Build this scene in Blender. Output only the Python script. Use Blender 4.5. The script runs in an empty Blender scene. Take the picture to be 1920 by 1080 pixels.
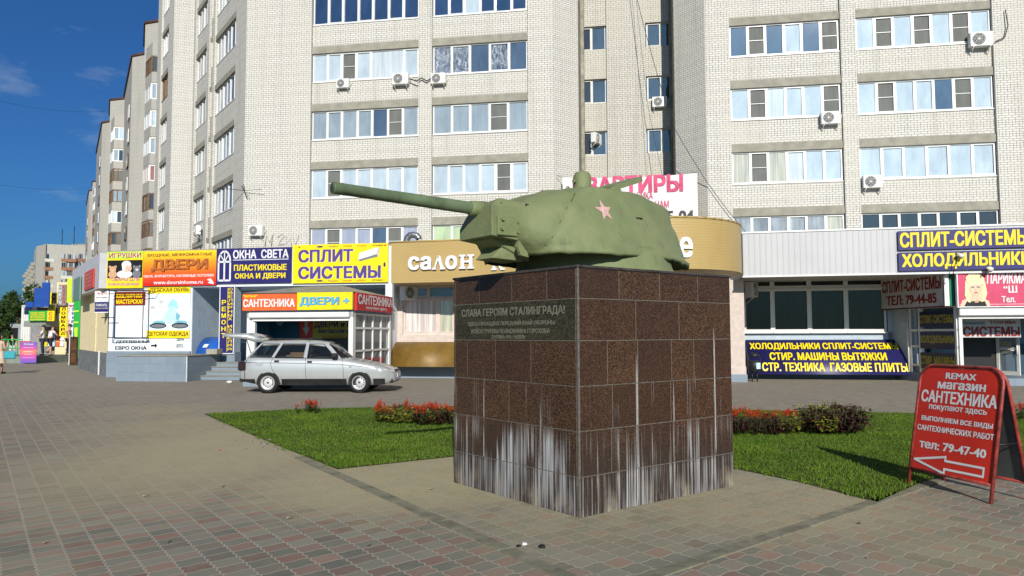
import bpy, bmesh, math, random
import numpy as np
from mathutils import Vector, Matrix, noise
from mathutils.geometry import delaunay_2d_cdt
rnd = random.Random(7)
SC = bpy.context.scene
COL = SC.collection
R = math.radians
# ------------------------------------------------------------------ camera
F_PX, PITCH, ROLL, EYE = 1402.0, R(3.47), R(0.2), 1.6
cd = bpy.data.cameras.new('camera'); cam = bpy.data.objects.new('camera', cd); COL.objects.link(cam)
cd.sensor_width = 36; cd.lens = F_PX/1920*36; cd.clip_end = 3000; cd.clip_start = 0.05
CAMROT = Matrix.Rotation(R(90)+PITCH, 4, 'X') @ Matrix.Rotation(-ROLL, 4, 'Z')
cam.matrix_world = Matrix.Translation((0, 0, EYE)) @ CAMROT
SC.camera = cam
# ------------------------------------------------------------------ world and sun
SUN_AZ, SUN_EL = R(-4.8), R(26)          # travel direction: away from the camera, a little to the left
W = bpy.data.worlds.new('World'); SC.world = W; W.use_nodes = True
wn, wl = W.node_tree.nodes, W.node_tree.links
bg = wn['Background']; bg.inputs[1].default_value = 0.1
sky = wn.new('ShaderNodeTexSky'); sky.sky_type = 'NISHITA'; sky.sun_disc = False
sky.sun_elevation = SUN_EL; sky.sun_rotation = R(180)+SUN_AZ
sky.air_density = 1.0; sky.dust_density = 1.3; sky.ozone_density = 2.5
tint = wn.new('ShaderNodeMix'); tint.data_type = 'RGBA'; tint.blend_type = 'MULTIPLY'; tint.inputs[0].default_value = 1
wl.new(sky.outputs[0], tint.inputs[6]); tint.inputs[7].default_value = (.145, .36, .64, 1)
# a few thin fair weather wisps
wtc = wn.new('ShaderNodeTexCoord'); wmp = wn.new('ShaderNodeMapping'); wmp.inputs['Scale'].default_value = (2.2, 2.2, 7.0)
wnz = wn.new('ShaderNodeTexNoise'); wnz.inputs['Scale'].default_value = 2.6; wnz.inputs['Detail'].default_value = 7; wnz.inputs['Roughness'].default_value = .6
wrg = wn.new('ShaderNodeMapRange'); wrg.inputs[1].default_value = .57; wrg.inputs[2].default_value = .80; wrg.inputs[4].default_value = .55; wrg.clamp = True
wmx = wn.new('ShaderNodeMix'); wmx.data_type = 'RGBA'; wmx.inputs[7].default_value = (3.6, 4.2, 5.2, 1)
wl.new(wtc.outputs['Generated'], wmp.inputs[0]); wl.new(wmp.outputs[0], wnz.inputs['Vector']); wl.new(wnz.outputs['Fac'], wrg.inputs[0])
wl.new(wrg.outputs[0], wmx.inputs[0]); wl.new(tint.outputs[2], wmx.inputs[6]); wl.new(wmx.outputs[2], bg.inputs[0])
sd = bpy.data.lights.new('sun', 'SUN'); sun = bpy.data.objects.new('sun', sd); COL.objects.link(sun)
sd.energy = 4.5; sd.angle = R(0.53); sd.color = (1, 0.945, 0.85)
travel = Vector((math.sin(SUN_AZ)*math.cos(SUN_EL), math.cos(SUN_AZ)*math.cos(SUN_EL), -math.sin(SUN_EL)))
sun.rotation_euler = travel.to_track_quat('-Z', 'Y').to_euler(); sun.location = (5, -20, 30)
SC.view_settings.view_transform = 'Standard'; SC.view_settings.look = 'None'
SC.view_settings.gamma = 1; SC.view_settings.exposure = 0.3
SC.render.engine = 'CYCLES'; SC.cycles.max_bounces = 6; SC.cycles.use_denoising = True
# ------------------------------------------------------------------ frames and pixel measurement
def ray(px, py):
    return (CAMROT.to_3x3() @ Vector(((px-960)/F_PX, (540-py)/F_PX, -1)))
class Frame:
    """upright wall frame: x to the right, y away into the wall, z up"""
    def __init__(s, X, Y, deg, Z=0.0):
        s.o = Vector((X, Y, Z)); s.rz = -R(deg)
        s.x = Vector((math.cos(s.rz), math.sin(s.rz), 0)); s.y = Vector((-math.sin(s.rz), math.cos(s.rz), 0))
    def hit(s, px, py, y=0.0):
        d = ray(px, py); e = Vector((0, 0, EYE)); p0 = s.o + s.y*y
        t = (p0-e).dot(s.y)/d.dot(s.y); p = e+d*t-s.o
        return p.dot(s.x), p.z
    def w(s, x, y, z=0.0): return s.o + s.x*x + s.y*y + Vector((0, 0, z))
    def sub(s, x, y, z=0.0):
        p = s.w(x, y, z); return Frame(p.x, p.y, -math.degrees(s.rz), p.z)
def gnd(px, py, z=0.0):
    d = ray(px, py); t = (z-EYE)/d.z
    return Vector((0, 0, EYE))+d*t
# ------------------------------------------------------------------ materials
MATS = {}
class NT:
    def __init__(s, name, rough=0.7, spec=0.3, metal=0.0):
        s.m = bpy.data.materials.new(name); s.m.use_nodes = True
        s.n, s.l = s.m.node_tree.nodes, s.m.node_tree.links
        s.b = s.n['Principled BSDF']
        s.b.inputs['Roughness'].default_value = rough; s.b.inputs['Specular IOR Level'].default_value = spec
        s.b.inputs['Metallic'].default_value = metal
    def add(s, t, ins=None, **kw):
        nd = s.n.new('ShaderNode'+t)
        for k, v in kw.items(): setattr(nd, k, v)
        for k, v in (ins or {}).items(): s.set(nd.inputs[k], v)
        return nd
    def set(s, sock, v):
        if hasattr(v, 'is_output') or isinstance(v, bpy.types.NodeSocket): s.l.new(v, sock)
        else: sock.default_value = v
    def math(s, op, a, b=None, c=None):
        nd = s.n.new('ShaderNodeMath'); nd.operation = op
        s.set(nd.inputs[0], a)
        if b is not None: s.set(nd.inputs[1], b)
        if c is not None: s.set(nd.inputs[2], c)
        return nd.outputs[0]
    def mix(s, f, a, b):
        nd = s.n.new('ShaderNodeMix'); nd.data_type = 'RGBA'
        s.set(nd.inputs[0], f)
        s.set(nd.inputs[6], rgba(a)); s.set(nd.inputs[7], rgba(b))
        return nd.outputs[2]
    def noise(s, vec, scale, detail=3, rough=.55):
        nd = s.add('TexNoise', {'Scale': scale, 'Detail': detail, 'Roughness': rough})
        if vec is not None: s.l.new(vec, nd.inputs['Vector'])
        return nd.outputs['Fac']
    def ramp(s, f, a, b, lo=0., hi=1.):
        nd = s.n.new('ShaderNodeMapRange'); nd.clamp = True
        s.set(nd.inputs[0], f); nd.inputs[1].default_value = a; nd.inputs[2].default_value = b
        nd.inputs[3].default_value = lo; nd.inputs[4].default_value = hi
        return nd.outputs[0]
    def uv(s): return s.add('TexCoord').outputs['UV']
    def obj(s): return s.add('TexCoord').outputs['Object']
    def geo(s): return s.add('NewGeometry').outputs['Position']
    def map(s, vec, scale=(1, 1, 1), rot=(0, 0, 0), loc=(0, 0, 0)):
        nd = s.add('Mapping'); s.l.new(vec, nd.inputs[0])
        nd.inputs['Scale'].default_value = scale; nd.inputs['Rotation'].default_value = rot; nd.inputs['Location'].default_value = loc
        return nd.outputs[0]
    def sep(s, vec):
        nd = s.add('SeparateXYZ'); s.l.new(vec, nd.inputs[0]); return nd.outputs
    def color(s, c): s.set(s.b.inputs['Base Color'], c if isinstance(c, bpy.types.NodeSocket) else rgba(c))
    def bump(s, h, strength=.3, dist=.02):
        nd = s.add('Bump', {'Strength': strength, 'Distance': dist}); s.l.new(h, nd.inputs['Height'])
        s.l.new(nd.outputs[0], s.b.inputs['Normal'])
def rgba(c):
    if isinstance(c, bpy.types.NodeSocket): return c
    return (c[0], c[1], c[2], 1.0)
def srgb(r, g, b):
    f = lambda v: (v/255/12.92) if v <= 10 else ((v/255+.055)/1.055)**2.4
    return (f(r), f(g), f(b))
def plain(name, c, rough=.6, spec=.3, metal=0, var=.15, vs=3.0, bump=0, bs=40):
    """one paint or material with slight wear and dirt of its own"""
    if name in MATS: return MATS[name]
    t = NT(name, rough, spec, metal); v = t.obj()
    if var:
        f = t.noise(v, vs, 5, .65); lo = tuple(x*(1-var*1.6) for x in c); hi = tuple(min(1, x*(1+var*.6)) for x in c)
        t.color(t.mix(t.ramp(f, .3, .7), lo, hi))
    else: t.color(c)
    if bump: t.bump(t.noise(v, bs, 3), bump, .01)
    MATS[name] = t.m
    return t.m
# ------------------------------------------------------------------ mesh builder
class MB:
    def __init__(s): s.v, s.f, s.mi, s.sm, s.mats = [], [], [], [], []
    def mid(s, m):
        if m not in s.mats: s.mats.append(m)
        return s.mats.index(m)
    def face(s, pts, m, smooth=False):
        i = len(s.v); s.v += [tuple(p) for p in pts]; s.f.append(tuple(range(i, i+len(pts)))); s.mi.append(s.mid(m)); s.sm.append(smooth)
    def raw(s, vs, fs, m, smooth=False):
        i = len(s.v); s.v += [tuple(p) for p in vs]; k = s.mid(m)
        for f in fs: s.f.append(tuple(i+j for j in f)); s.mi.append(k); s.sm.append(smooth)
    def box(s, x0, x1, y0, y1, z0, z1, m, M=None):
        vs = [(x, y, z) for z in (z0, z1) for x, y in ((x0, y0), (x1, y0), (x1, y1), (x0, y1))]
        if M is not None: vs = [M @ Vector(p) for p in vs]
        s.raw(vs, [(3, 2, 1, 0), (4, 5, 6, 7), (0, 1, 5, 4), (1, 2, 6, 5), (2, 3, 7, 6), (3, 0, 4, 7)], m)
    def cbox(s, x0, x1, y0, y1, z0, z1, m, c=.02, M=None):
        """box with chamfered edges"""
        c = min(c, (x1-x0)*.49, (y1-y0)*.49, (z1-z0)*.49)
        vs = []; X, Y, Z = (x0, x1), (y0, y1), (z0, z1)
        idx = {}
        for i in (0, 1):
            for j in (0, 1):
                for k in (0, 1):
                    sx, sy, sz = (1, -1)[i], (1, -1)[j], (1, -1)[k]
                    for a in range(3):
                        idx[i, j, k, a] = len(vs)
                        vs.append((X[i]+(0 if a == 0 else c*sx), Y[j]+(0 if a == 1 else c*sy), Z[k]+(0 if a == 2 else c*sz)))
        fs = []
        for a in range(3):
            b, d = [q for q in range(3) if q != a]
            for e in (0, 1):
                q = []
                for (p, r) in ((0, 0), (1, 0), (1, 1), (0, 1)):
                    key = [0, 0, 0]; key[a] = e; key[b] = p; key[d] = r
                    q.append(idx[tuple(key)+(a,)])
                fs.append(tuple(q))
        for a in range(3):
            b, d = [q for q in range(3) if q != a]
            for p in (0, 1):
                for r in (0, 1):
                    k0 = [0, 0, 0]; k0[b] = p; k0[d] = r; k1 = list(k0); k1[a] = 1
                    fs.append((idx[tuple(k0)+(b,)], idx[tuple(k1)+(b,)], idx[tuple(k1)+(d,)], idx[tuple(k0)+(d,)]))
        for i in (0, 1):
            for j in (0, 1):
                for k in (0, 1): fs.append((idx[i, j, k, 0], idx[i, j, k, 1], idx[i, j, k, 2]))
        if M is not None: vs = [M @ Vector(p) for p in vs]
        s.raw(vs, fs, m)
    def prism(s, poly, a, b, m, axis='y', smooth=False, caps=True, M=None):
        """poly in the plane across the axis, extruded from a to b"""
        def P(p, t):
            q = {'y': (p[0], t, p[1]), 'z': (p[0], p[1], t), 'x': (t, p[0], p[1])}[axis]
            return M @ Vector(q) if M is not None else q
        n = len(poly); vs = [P(p, a) for p in poly]+[P(p, b) for p in poly]
        s.raw(vs, [(i, (i+1) % n, n+(i+1) % n, n+i) for i in range(n)], m, smooth)
        if caps: s.face([P(p, a) for p in poly][::-1], m); s.face([P(p, b) for p in poly], m)
    def tube(s, pts, r, m, n=10, caps=True, smooth=True):
        pts = [Vector(p) for p in pts]; rs = r if isinstance(r, (list, tuple)) else [r]*len(pts)
        rings = []; up = None
        for i, p in enumerate(pts):
            t = (pts[min(i+1, len(pts)-1)]-pts[max(i-1, 0)]).normalized()
            if up is None: up = t.orthogonal().normalized()
            up = (up-t*up.dot(t)).normalized(); sd_ = t.cross(up)
            rings.append([p+(up*math.cos(2*math.pi*k/n)+sd_*math.sin(2*math.pi*k/n))*rs[i] for k in range(n)])
        vs = [q for g in rings for q in g]; fs = []
        for i in range(len(pts)-1):
            for k in range(n): fs.append((i*n+k, i*n+(k+1) % n, (i+1)*n+(k+1) % n, (i+1)*n+k))
        s.raw(vs, fs, m, smooth)
        if caps: s.face(rings[0][::-1], m); s.face(rings[-1], m)
    def ball(s, c, r, m, nu=10, nv=7, M=None):
        rx, ry, rz = r if isinstance(r, (list, tuple)) else (r, r, r); vs = []; fs = []
        for j in range(nv+1):
            t = math.pi*j/nv
            for i in range(nu):
                a = 2*math.pi*i/nu; vs.append(Vector((rx*math.sin(t)*math.cos(a), ry*math.sin(t)*math.sin(a), rz*math.cos(t))))
        vs = [((M @ q) if M is not None else q)+Vector(c) for q in vs]
        for j in range(nv):
            for i in range(nu): fs.append((j*nu+i, (j+1)*nu+i, (j+1)*nu+(i+1) % nu, j*nu+(i+1) % nu))
        s.raw(vs, fs, m, True)
    def loft(s, rings, m, smooth=True, closed=True, caps=True):
        n = len(rings[0]); vs = [q for g in rings for q in g]; fs = []
        for i in range(len(rings)-1):
            for k in range(n if closed else n-1): fs.append((i*n+k, i*n+(k+1) % n, (i+1)*n+(k+1) % n, (i+1)*n+k))
        s.raw(vs, fs, m, smooth)
        if caps: s.face(rings[0][::-1], m); s.face(rings[-1], m)
    def build(s, name, parent=None, weld=True, fixn=True):
        me = bpy.data.meshes.new(name); me.from_pydata(s.v, [], s.f)
        for m in s.mats: me.materials.append(m)
        me.polygons.foreach_set('material_index', s.mi); me.polygons.foreach_set('use_smooth', s.sm)
        if weld or fixn:
            bm = bmesh.new(); bm.from_mesh(me)
            if weld: bmesh.ops.remove_doubles(bm, verts=bm.verts, dist=1e-5)
            if fixn: bmesh.ops.recalc_face_normals(bm, faces=bm.faces)
            bm.to_mesh(me); bm.free()
        uvl = me.uv_layers.new(name='UVMap')
        for p in me.polygons:
            n = p.normal
            if abs(n.z) > .75: tx, ty = Vector((1, 0, 0)), Vector((0, 1, 0))
            else:
                tx = Vector((-n.y, n.x, 0)).normalized(); ty = Vector((0, 0, 1))
            for li in p.loop_indices:
                co = me.vertices[me.loops[li].vertex_index].co
                uvl.data[li].uv = (co.dot(tx), co.dot(ty))
        o = bpy.data.objects.new(name, me); COL.objects.link(o)
        if parent is not None: o.parent = parent
        return o
def tag(o, label, cat, group=None):
    o['label'] = label; o['category'] = cat
    if group: o['group'] = group
    return o
def thing(name, label, cat, loc=(0, 0, 0), rz=0.0, group=None):
    o = bpy.data.objects.new(name, None); COL.objects.link(o); o.empty_display_size = .2
    o.location = loc; o.rotation_euler = (0, 0, rz)
    return tag(o, label, cat, group)
def in_frame(name, label, cat, fr, x=0, y=0, z=0, group=None):
    return thing(name, label, cat, fr.w(x, y, z), fr.rz, group)
def struct(o): o['kind'] = 'structure'; return o
def stuff(o): o['kind'] = 'stuff'; return o
def copy_tree(o, parent=None):
    c = o.copy(); COL.objects.link(c)
    if parent is not None: c.parent = parent
    for ch in list(o.children): copy_tree(ch, c)
    return c
# ------------------------------------------------------------------ lettering
_TXT = {}
def text_geo(s, bold=.0, space=1.0, res=2):
    k = (s, bold, space, res)
    if k not in _TXT:
        cu = bpy.data.curves.new('t', 'FONT'); cu.body = s; cu.size = 1; cu.fill_mode = 'NONE'; cu.resolution_u = res
        cu.space_character = space
        o = bpy.data.objects.new('t', cu); COL.objects.link(o)
        bpy.context.view_layer.update()
        me = bpy.data.meshes.new_from_object(o.evaluated_get(bpy.context.evaluated_depsgraph_get()))
        # outlines only; filled with a constrained triangulation so that no stroke is lost
        V = [v.co.to_2d() for v in me.vertices]; E = [tuple(e.vertices) for e in me.edges]
        ov, _, of, *_r = delaunay_2d_cdt(V, E, [], 1, 1e-6)
        P = np.array([(v.x, v.y) for v in ov]); T = np.array([tuple(f) for f in of]); C = P[T].mean(axis=1)
        A = np.array([V[i] for i, j in E]); B_ = np.array([V[j] for i, j in E])
        cy = C[:, 1][:, None]; hitm = (A[:, 1] > cy) != (B_[:, 1] > cy)
        xi = A[:, 0]+(cy-A[:, 1])*(B_[:, 0]-A[:, 0])/np.where(A[:, 1] == B_[:, 1], 1e-9, B_[:, 1]-A[:, 1])
        ins = (hitm & (xi > C[:, 0][:, None])).sum(axis=1) % 2 == 1
        vs = [(float(x), float(y), 0) for x, y in P]; fs = [tuple(int(q) for q in f) for f in T[ins]]
        bpy.data.objects.remove(o); bpy.data.curves.remove(cu); bpy.data.meshes.remove(me)
        xs = [v[0] for v in vs]; ys = [v[1] for v in vs]
        _TXT[k] = (vs, fs, min(xs), max(xs), min(ys), max(ys))
    return _TXT[k]
def letters(mb, s, x0, x1, z0, z1, y, m, bold=.02, shear=0.0, space=1.0, depth=0.004, edge=None, edge_w=.03, edge_shift=(0, 0), res=2, slope=0.0):
    """flat cut letters filling the box x0..x1, z0..z1, front at y; the weight comes from shifted cuts; edge = a wider backing in another paint"""
    vs, fs, a, b, c, d = text_geo(s, .0, space, res); bold *= .72; edge_w *= .8
    def put(wt, yy, m, dx=0, dz=0):
        bx_, bz_ = wt*1.0, wt*.55
        kx, kz = (x1-x0)/(b-a+2*bx_), (z1-z0)/(d-c+2*bz_)
        sh = [(0, 0)] if wt < .004 else [(-1, -1), (1, -1), (-1, 1), (1, 1)]+([(0, 0)] if wt > .05 else [])
        for q, (ex, ez) in enumerate(sh):
            def P(v, t):
                X = x0+(v[0]-a+bx_*(1+ex))*kx; Z = z0+(v[1]-c+bz_*(1+ez))*kz
                return (X+shear*(Z-z0)+dx, t, Z+dz+slope*(X-x0))
            t = yy+.0004*q
            mb.raw([P(v, t) for v in vs], fs, m)
            if depth > .006:
                cnt = {}
                for f in fs:
                    for i in range(len(f)):
                        e = (f[i], f[(i+1) % len(f)]); k = tuple(sorted(e)); cnt.setdefault(k, []).append(e)
                for e, l in cnt.items():
                    if len(l) == 1:
                        i, j = l[0]; mb.face([P(vs[i], t), P(vs[j], t), P(vs[j], t+depth), P(vs[i], t+depth)], m)
    if edge is not None: put(bold+edge_w, y+.003, edge, edge_shift[0], edge_shift[1])
    put(bold, y, m)
# ------------------------------------------------------------------ building materials
def brick(name, base, mortar, stain, sx=.262, sy=.100, dark=.0):
    t = NT(name, .85, .15); uv = t.uv()
    b = t.add('TexBrick', {'Scale': 1.0, 'Mortar Size': .0095, 'Mortar Smooth': .1, 'Bias': 0.0, 'Brick Width': sx, 'Row Height': sy,
                           'Color1': rgba(base), 'Color2': rgba(tuple(x*.93 for x in base)), 'Mortar': rgba(mortar)})
    t.l.new(uv, b.inputs['Vector'])
    b2 = t.add('TexBrick', {'Scale': 1.0, 'Mortar Size': .0095, 'Mortar Smooth': .1, 'Bias': 0.0, 'Brick Width': sx*.5, 'Row Height': sy,
                            'Color1': rgba(base), 'Color2': rgba(tuple(x*.93 for x in base)), 'Mortar': rgba(mortar)}, offset=0.0)
    t.l.new(uv, b2.inputs['Vector'])
    # every few courses the bricks are laid as headers, stacked
    v = t.sep(uv)[1]; course = t.math('FLOOR', t.math('DIVIDE', v, sy))
    pick = t.math('GREATER_THAN', t.math('MODULO', t.math('ADD', course, 4000.0), 5.0), 2.5)
    c = t.mix(pick, b.outputs[0], b2.outputs[0])
    n = t.noise(t.map(uv, (1, .6, 1)), .45, 6, .7)
    c = t.mix(t.ramp(n, .42, .72, 0, .7), c, stain)
    n2 = t.noise(t.map(uv, (2.2, .12, 1)), 1.0, 4, .6)
    c = t.mix(t.ramp(n2, .52, .8, 0, .45), c, tuple(x*.6 for x in stain))
    t.color(c); t.bump(t.math('ADD', t.math('MULTIPLY', b.outputs[1], -1), t.noise(uv, 30, 2)), .35, .01)
    return t.m
M_BRICK = brick('white_brick', (.60, .585, .54), (.16, .145, .13), (.49, .465, .40))
M_BRICKY = brick('cream_brick', (.53, .51, .455), (.15, .135, .115), (.45, .43, .365))
M_BRICKO = brick('old_brick', (.43, .415, .375), (.22, .205, .18), (.34, .325, .285))
M_CONC = plain('lintel_concrete', (.30, .285, .235), .9, .1, var=.16, vs=2.5, bump=.3)
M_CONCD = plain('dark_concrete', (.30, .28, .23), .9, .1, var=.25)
M_PVC = plain('white_plastic', (.68, .68, .66), .35, .4, var=.05)
M_PVCG = plain('aged_plastic', (.62, .60, .54), .45, .3, var=.15)
M_WOOD = plain('brown_frame', (.17, .095, .045), .6, .3, var=.3)
M_COPE = plain('rusty_coping', (.09, .05, .04), .7, .2, var=.3)
M_WHITE = plain('white_paint', (.70, .70, .69), .45, .35, var=.04)
M_BLACK = plain('black_iron', (.015, .015, .016), .5, .4, var=.2)
def glass(name, c, rough=.06, spec=.9, coat=.5, var=.12, folds=.35):
    t = NT(name, rough, spec); v = t.obj()
    f = t.noise(t.map(v, (1.3, 1.3, .6)), 1.6, 4); f2 = t.noise(t.map(v, (9, 9, .35)), 1.0, 2, .5)
    f = t.math('ADD', t.math('MULTIPLY', f, 1-folds), t.math('MULTIPLY', f2, folds))
    t.color(t.mix(t.ramp(f, .35, .66), tuple(x*(1-var*2.4) for x in c), c))
    t.b.inputs['Coat Weight'].default_value = coat; t.b.inputs['Coat Roughness'].default_value = .03; t.b.inputs['Coat IOR'].default_value = 1.9
    return t.m
GL = {'d': glass('dark_blue_pane', (.075, .115, .175), coat=.3, folds=0), 'r': glass('stair_pane', (.06, .09, .125), coat=.3), 'l': glass('pale_blue_pane', (.47, .555, .61), var=.10, folds=.2), 'w': glass('white_blind_glint_pane', (.58, .64, .67), folds=.7),
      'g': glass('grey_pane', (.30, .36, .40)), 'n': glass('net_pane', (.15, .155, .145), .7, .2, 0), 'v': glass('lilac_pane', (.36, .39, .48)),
      'y': glass('lime_blind_pane', (.50, .62, .36)), 'c': glass('cream_curtain_pane', (.55, .54, .42), folds=.8, var=.2), 'e': glass('lace_pane', (.36, .40, .44), .2, .6, .3, .25),
      'k': glass('black_pane', (.035, .04, .045), coat=.15), 'b': glass('deep_blue_pane', (.025, .055, .125), coat=.25, folds=0), 'o': glass('terracotta_pane', (.38, .11, .05))}  # blue panes hold the sky's reflection in their colour
def foil():
    t = NT('crumpled_foil', .18, .6, .7); v = t.obj()
    f = t.noise(t.map(v, (5, 5, 2), (0, .5, 0)), 2.2, 5, .75); t.color(t.mix(t.ramp(f, .4, .6), (.12, .2, .34), (.75, .8, .86)))
    t.bump(f, 1.0, .15); return t.m
GL['f'] = foil()
FLOOR, SILL0 = 2.885, 5.296
def window(parent, x0, x1, z0, z1, pat, y=.0, frame=None, widths=None, sub=True):
    """window band: frame with mullions; the lights of one window are its pane"""
    frame = frame or M_PVC
    m, p = MB(), MB(); n = len(pat); t = .055
    ws = widths or [1]*n; tot = sum(ws); cs = [x0]
    for w in ws: cs.append(cs[-1]+(x1-x0)*w/tot)
    m.box(x0, x1, y, y+.09, z0, z0+t*1.3, frame); m.box(x0, x1, y, y+.09, z1-t, z1, frame)
    for i, c in enumerate(cs):
        a = c-(0 if i == 0 else t*(.5 if i == n else .8)); b = c+(0 if i == n else t*(.5 if i == 0 else .8))
        if i == 0: b = c+t
        if i == n: a = c-t
        m.box(a, b, y+.002, y+.088, z0+t*1.3, z1-t, frame)
    for i, ch in enumerate(pat):
        a, b = cs[i]+t*.8, cs[i+1]-t*.8; za, zb = z0+t*1.3, z1-t
        # each light tilts a hair, as real ones do, so that no two mirror the same sky
        ry = rnd.uniform(-.012, .012); rz_ = rnd.uniform(-.012, .012)
        sash = t*.55 if (i % 2 == (1 if n > 4 else 0) or ch == 'n') else 0
        if sash:
            m.box(a, a+sash, y-.012, y+.03, za, zb, frame); m.box(b-sash, b, y-.012, y+.03, za, zb, frame)
            m.box(a+sash, b-sash, y-.012, y+.03, za, za+sash, frame); m.box(a+sash, b-sash, y-.012, y+.03, zb-sash, zb, frame)
        if ch == 'n': m.box(a, b, y+.012, y+.034, (za+zb)/2-.012, (za+zb)/2+.012, frame)
        yy = y+.045
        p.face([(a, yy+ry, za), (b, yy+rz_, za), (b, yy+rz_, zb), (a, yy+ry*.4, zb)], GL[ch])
    m.box(x0-.02, x1+.02, y-.07, y+.0, z0-.035, z0, frame)
    o = m.build('window', parent, fixn=True); p.build('pane', o, weld=False, fixn=False)
    return o
# ------------------------------------------------------------------ the near apartment block
F0 = Frame(0, 34.42, 9.26)
def ux(px, py=300, y=0): return F0.hit(px, py, y)[0]
apt = in_frame('apartment_building', 'white brick apartment block with strip windows, rising behind the shop signs', 'apartment building', F0)
ROOF = 33.4
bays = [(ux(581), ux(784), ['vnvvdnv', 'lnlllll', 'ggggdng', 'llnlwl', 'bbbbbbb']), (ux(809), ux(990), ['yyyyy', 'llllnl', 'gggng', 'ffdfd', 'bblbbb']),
        (ux(1372), ux(1583), ['eeeeec', 'cncwll', 'lnwlln', 'dndldn'.replace('dn', 'dn'), 'dldldl']), (ux(1612), ux(1872), ['kkkkkkk', 'llllll', 'lnlldnl', 'lnlnlnl', 'dldlddl'])]  # one white pane right of the recess is a painted glint
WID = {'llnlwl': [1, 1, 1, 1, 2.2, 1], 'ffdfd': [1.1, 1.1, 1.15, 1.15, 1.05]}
wall, lint = MB(), MB()
XL, XR = ux(458, 300), 34.0
xc_l = ux(1037); xc_r = ux(1326)
def B(x0, x1, y0, y1, z0, z1, m=M_BRICK): wall.box(x0, x1, y0, y1, z0, z1, m)
# piers
B(XL, bays[0][0], 0, .6, 0, ROOF); B(bays[0][1], bays[1][0], 0, .6, 0, ROOF); B(bays[1][1], xc_l, 0, .6, 0, ROOF)
B(xc_r, bays[2][0], 0, .6, 0, ROOF); B(bays[2][1], bays[3][0], 0, .6, 0, ROOF); B(bays[3][1], XR, 0, .6, 0, ROOF)
for (a, b, pats) in bays:
    B(a, b, .14, .6, 0, SILL0)
    for k in range(10):
        z = SILL0+FLOOR*k; zt = z+1.43; zn = min(z+FLOOR, ROOF)
        if k < 6:
            pt = pats[k] if k < len(pats) else 'dldldl'
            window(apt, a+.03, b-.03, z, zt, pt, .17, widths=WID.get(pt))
            lb = MB(); lb.box(a, b, .08, .6, zt, zt+.36, M_CONC)
            lb.build('lintel', apt)
            B(a, b, .14, .6, zt+.36, zn)
        else: B(a, b, .14, .6, z, zn)
# chamfers and the recessed stair bay between them
def L2(px, D): # plan point from a pixel column and a depth, in facade coordinates
    p = Vector(((px-960)/F_PX*D, D, 0))-F0.o; return p.dot(F0.x), p.dot(F0.y)
CL = 1.12; CR = 1.3; RD = 3.3
def wallpoly(pts, z0, z1, m):
    for (a, b) in zip(pts, pts[1:]): wall.face([(a[0], a[1], z0), (b[0], b[1], z0), (b[0], b[1], z1), (a[0], a[1], z1)], m)
wallpoly([(xc_l, .0), (xc_l+CL, CL)], 0, ROOF, M_BRICK)
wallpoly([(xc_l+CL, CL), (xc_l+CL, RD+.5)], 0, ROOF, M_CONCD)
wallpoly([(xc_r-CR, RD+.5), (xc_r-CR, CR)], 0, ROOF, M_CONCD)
wallpoly([(xc_r-CR, CR), (xc_r, 0)], 0, ROOF, M_BRICK)
rx0, rx1 = xc_l+CL, xc_r-CR
def rx(px, py=150): return F0.hit(px, py, RD)[0]
pa, pb = rx(1138), rx(1211)
B(pa, pb, RD-.14, RD+.3, 0, ROOF, M_BRICKY)
for (a, b, pat, w) in ((rx0, pa, 'kr', [.8, 1.2]), (pb, rx1, 'rk', [1.25, .8])):
    zlist = [F0.hit(1115, yy, RD)[1] for yy in (392, 291.5, 193.5, 94, -6, -106)]
    zp = 0
    for z in zlist:
        B(a, b, RD, RD+.4, zp, z, M_BRICKY)
        window(apt, a+.05, b-.05, z, z+1.24, pat, RD+.12, M_PVCG, w)
        zp = z+1.24
    B(a, b, RD, RD+.4, zp, ROOF, M_BRICKY)
wall.box(rx1-.14, rx1, RD-.1, RD, 0, ROOF, M_CONCD)
wall.box(rx0, rx0+.16, RD-.4, RD, 0, ROOF, M_CONCD)
# side wall along the street, stepping outwards (45 degrees to the front)
FB = Frame(*F0.w(XL, 0).xy, 54.26)
def bx(px, py, y=0): return FB.hit(px, py, y)[0]
wb = MB()
def BB(x0, x1, y0, y1, z0, z1, m=M_BRICK): wb.box(x0, x1, y0, y1, z0, z1, m)
def strip(x, y, d, z0=0, z1=ROOF, m=M_BRICK): wb.face([(x, y, z0), (x-d, y-d, z0), (x-d, y-d, z1), (x, y, z1)], m)
c1a, c1b, s1 = bx(397, 340), bx(437, 340), bx(391, 340)
y2 = -.2; c2a, c2b, s2 = bx(362, 300, y2), bx(388, 300, y2), bx(359, 300, y2)
y3 = -.42; s3 = bx(350, 300, y3)
t = 1.0
for _ in range(40):
    q = FB.w(s3-t, y3-t); px = 960+F_PX*q.x/q.y
    t += (px-313)*.02
y4 = y3-t; c3a, c3b, s4 = bx(297, 300, y4), bx(311, 300, y4), bx(290.5, 300, y4)
print('side', c1a, c1b, s1, c2a, c2b, s2, s3, t, c3a, c3b, s4)
sidecols = [(c1a, c1b, 0.0, 6), (c2a, c2b, y2, 5), (c3a, c3b, y4, 4)]
BB(c1b, 0, 0, .6, 0, ROOF); BB(s1, c1a, 0, .6, 0, ROOF); strip(s1, 0, -y2)
BB(c2b, s1+y2, y2, .6, 0, ROOF); BB(s2, c2a, y2, .6, 0, ROOF); strip(s2, y2, y2-y3)
BB(s3, s2+(y3-y2), y3, .6, 0, ROOF); strip(s3, y3, t)
BB(c3b, s3-t, y4, .6, 0, ROOF); BB(s4, c3a, y4, .6, 0, ROOF)
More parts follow.
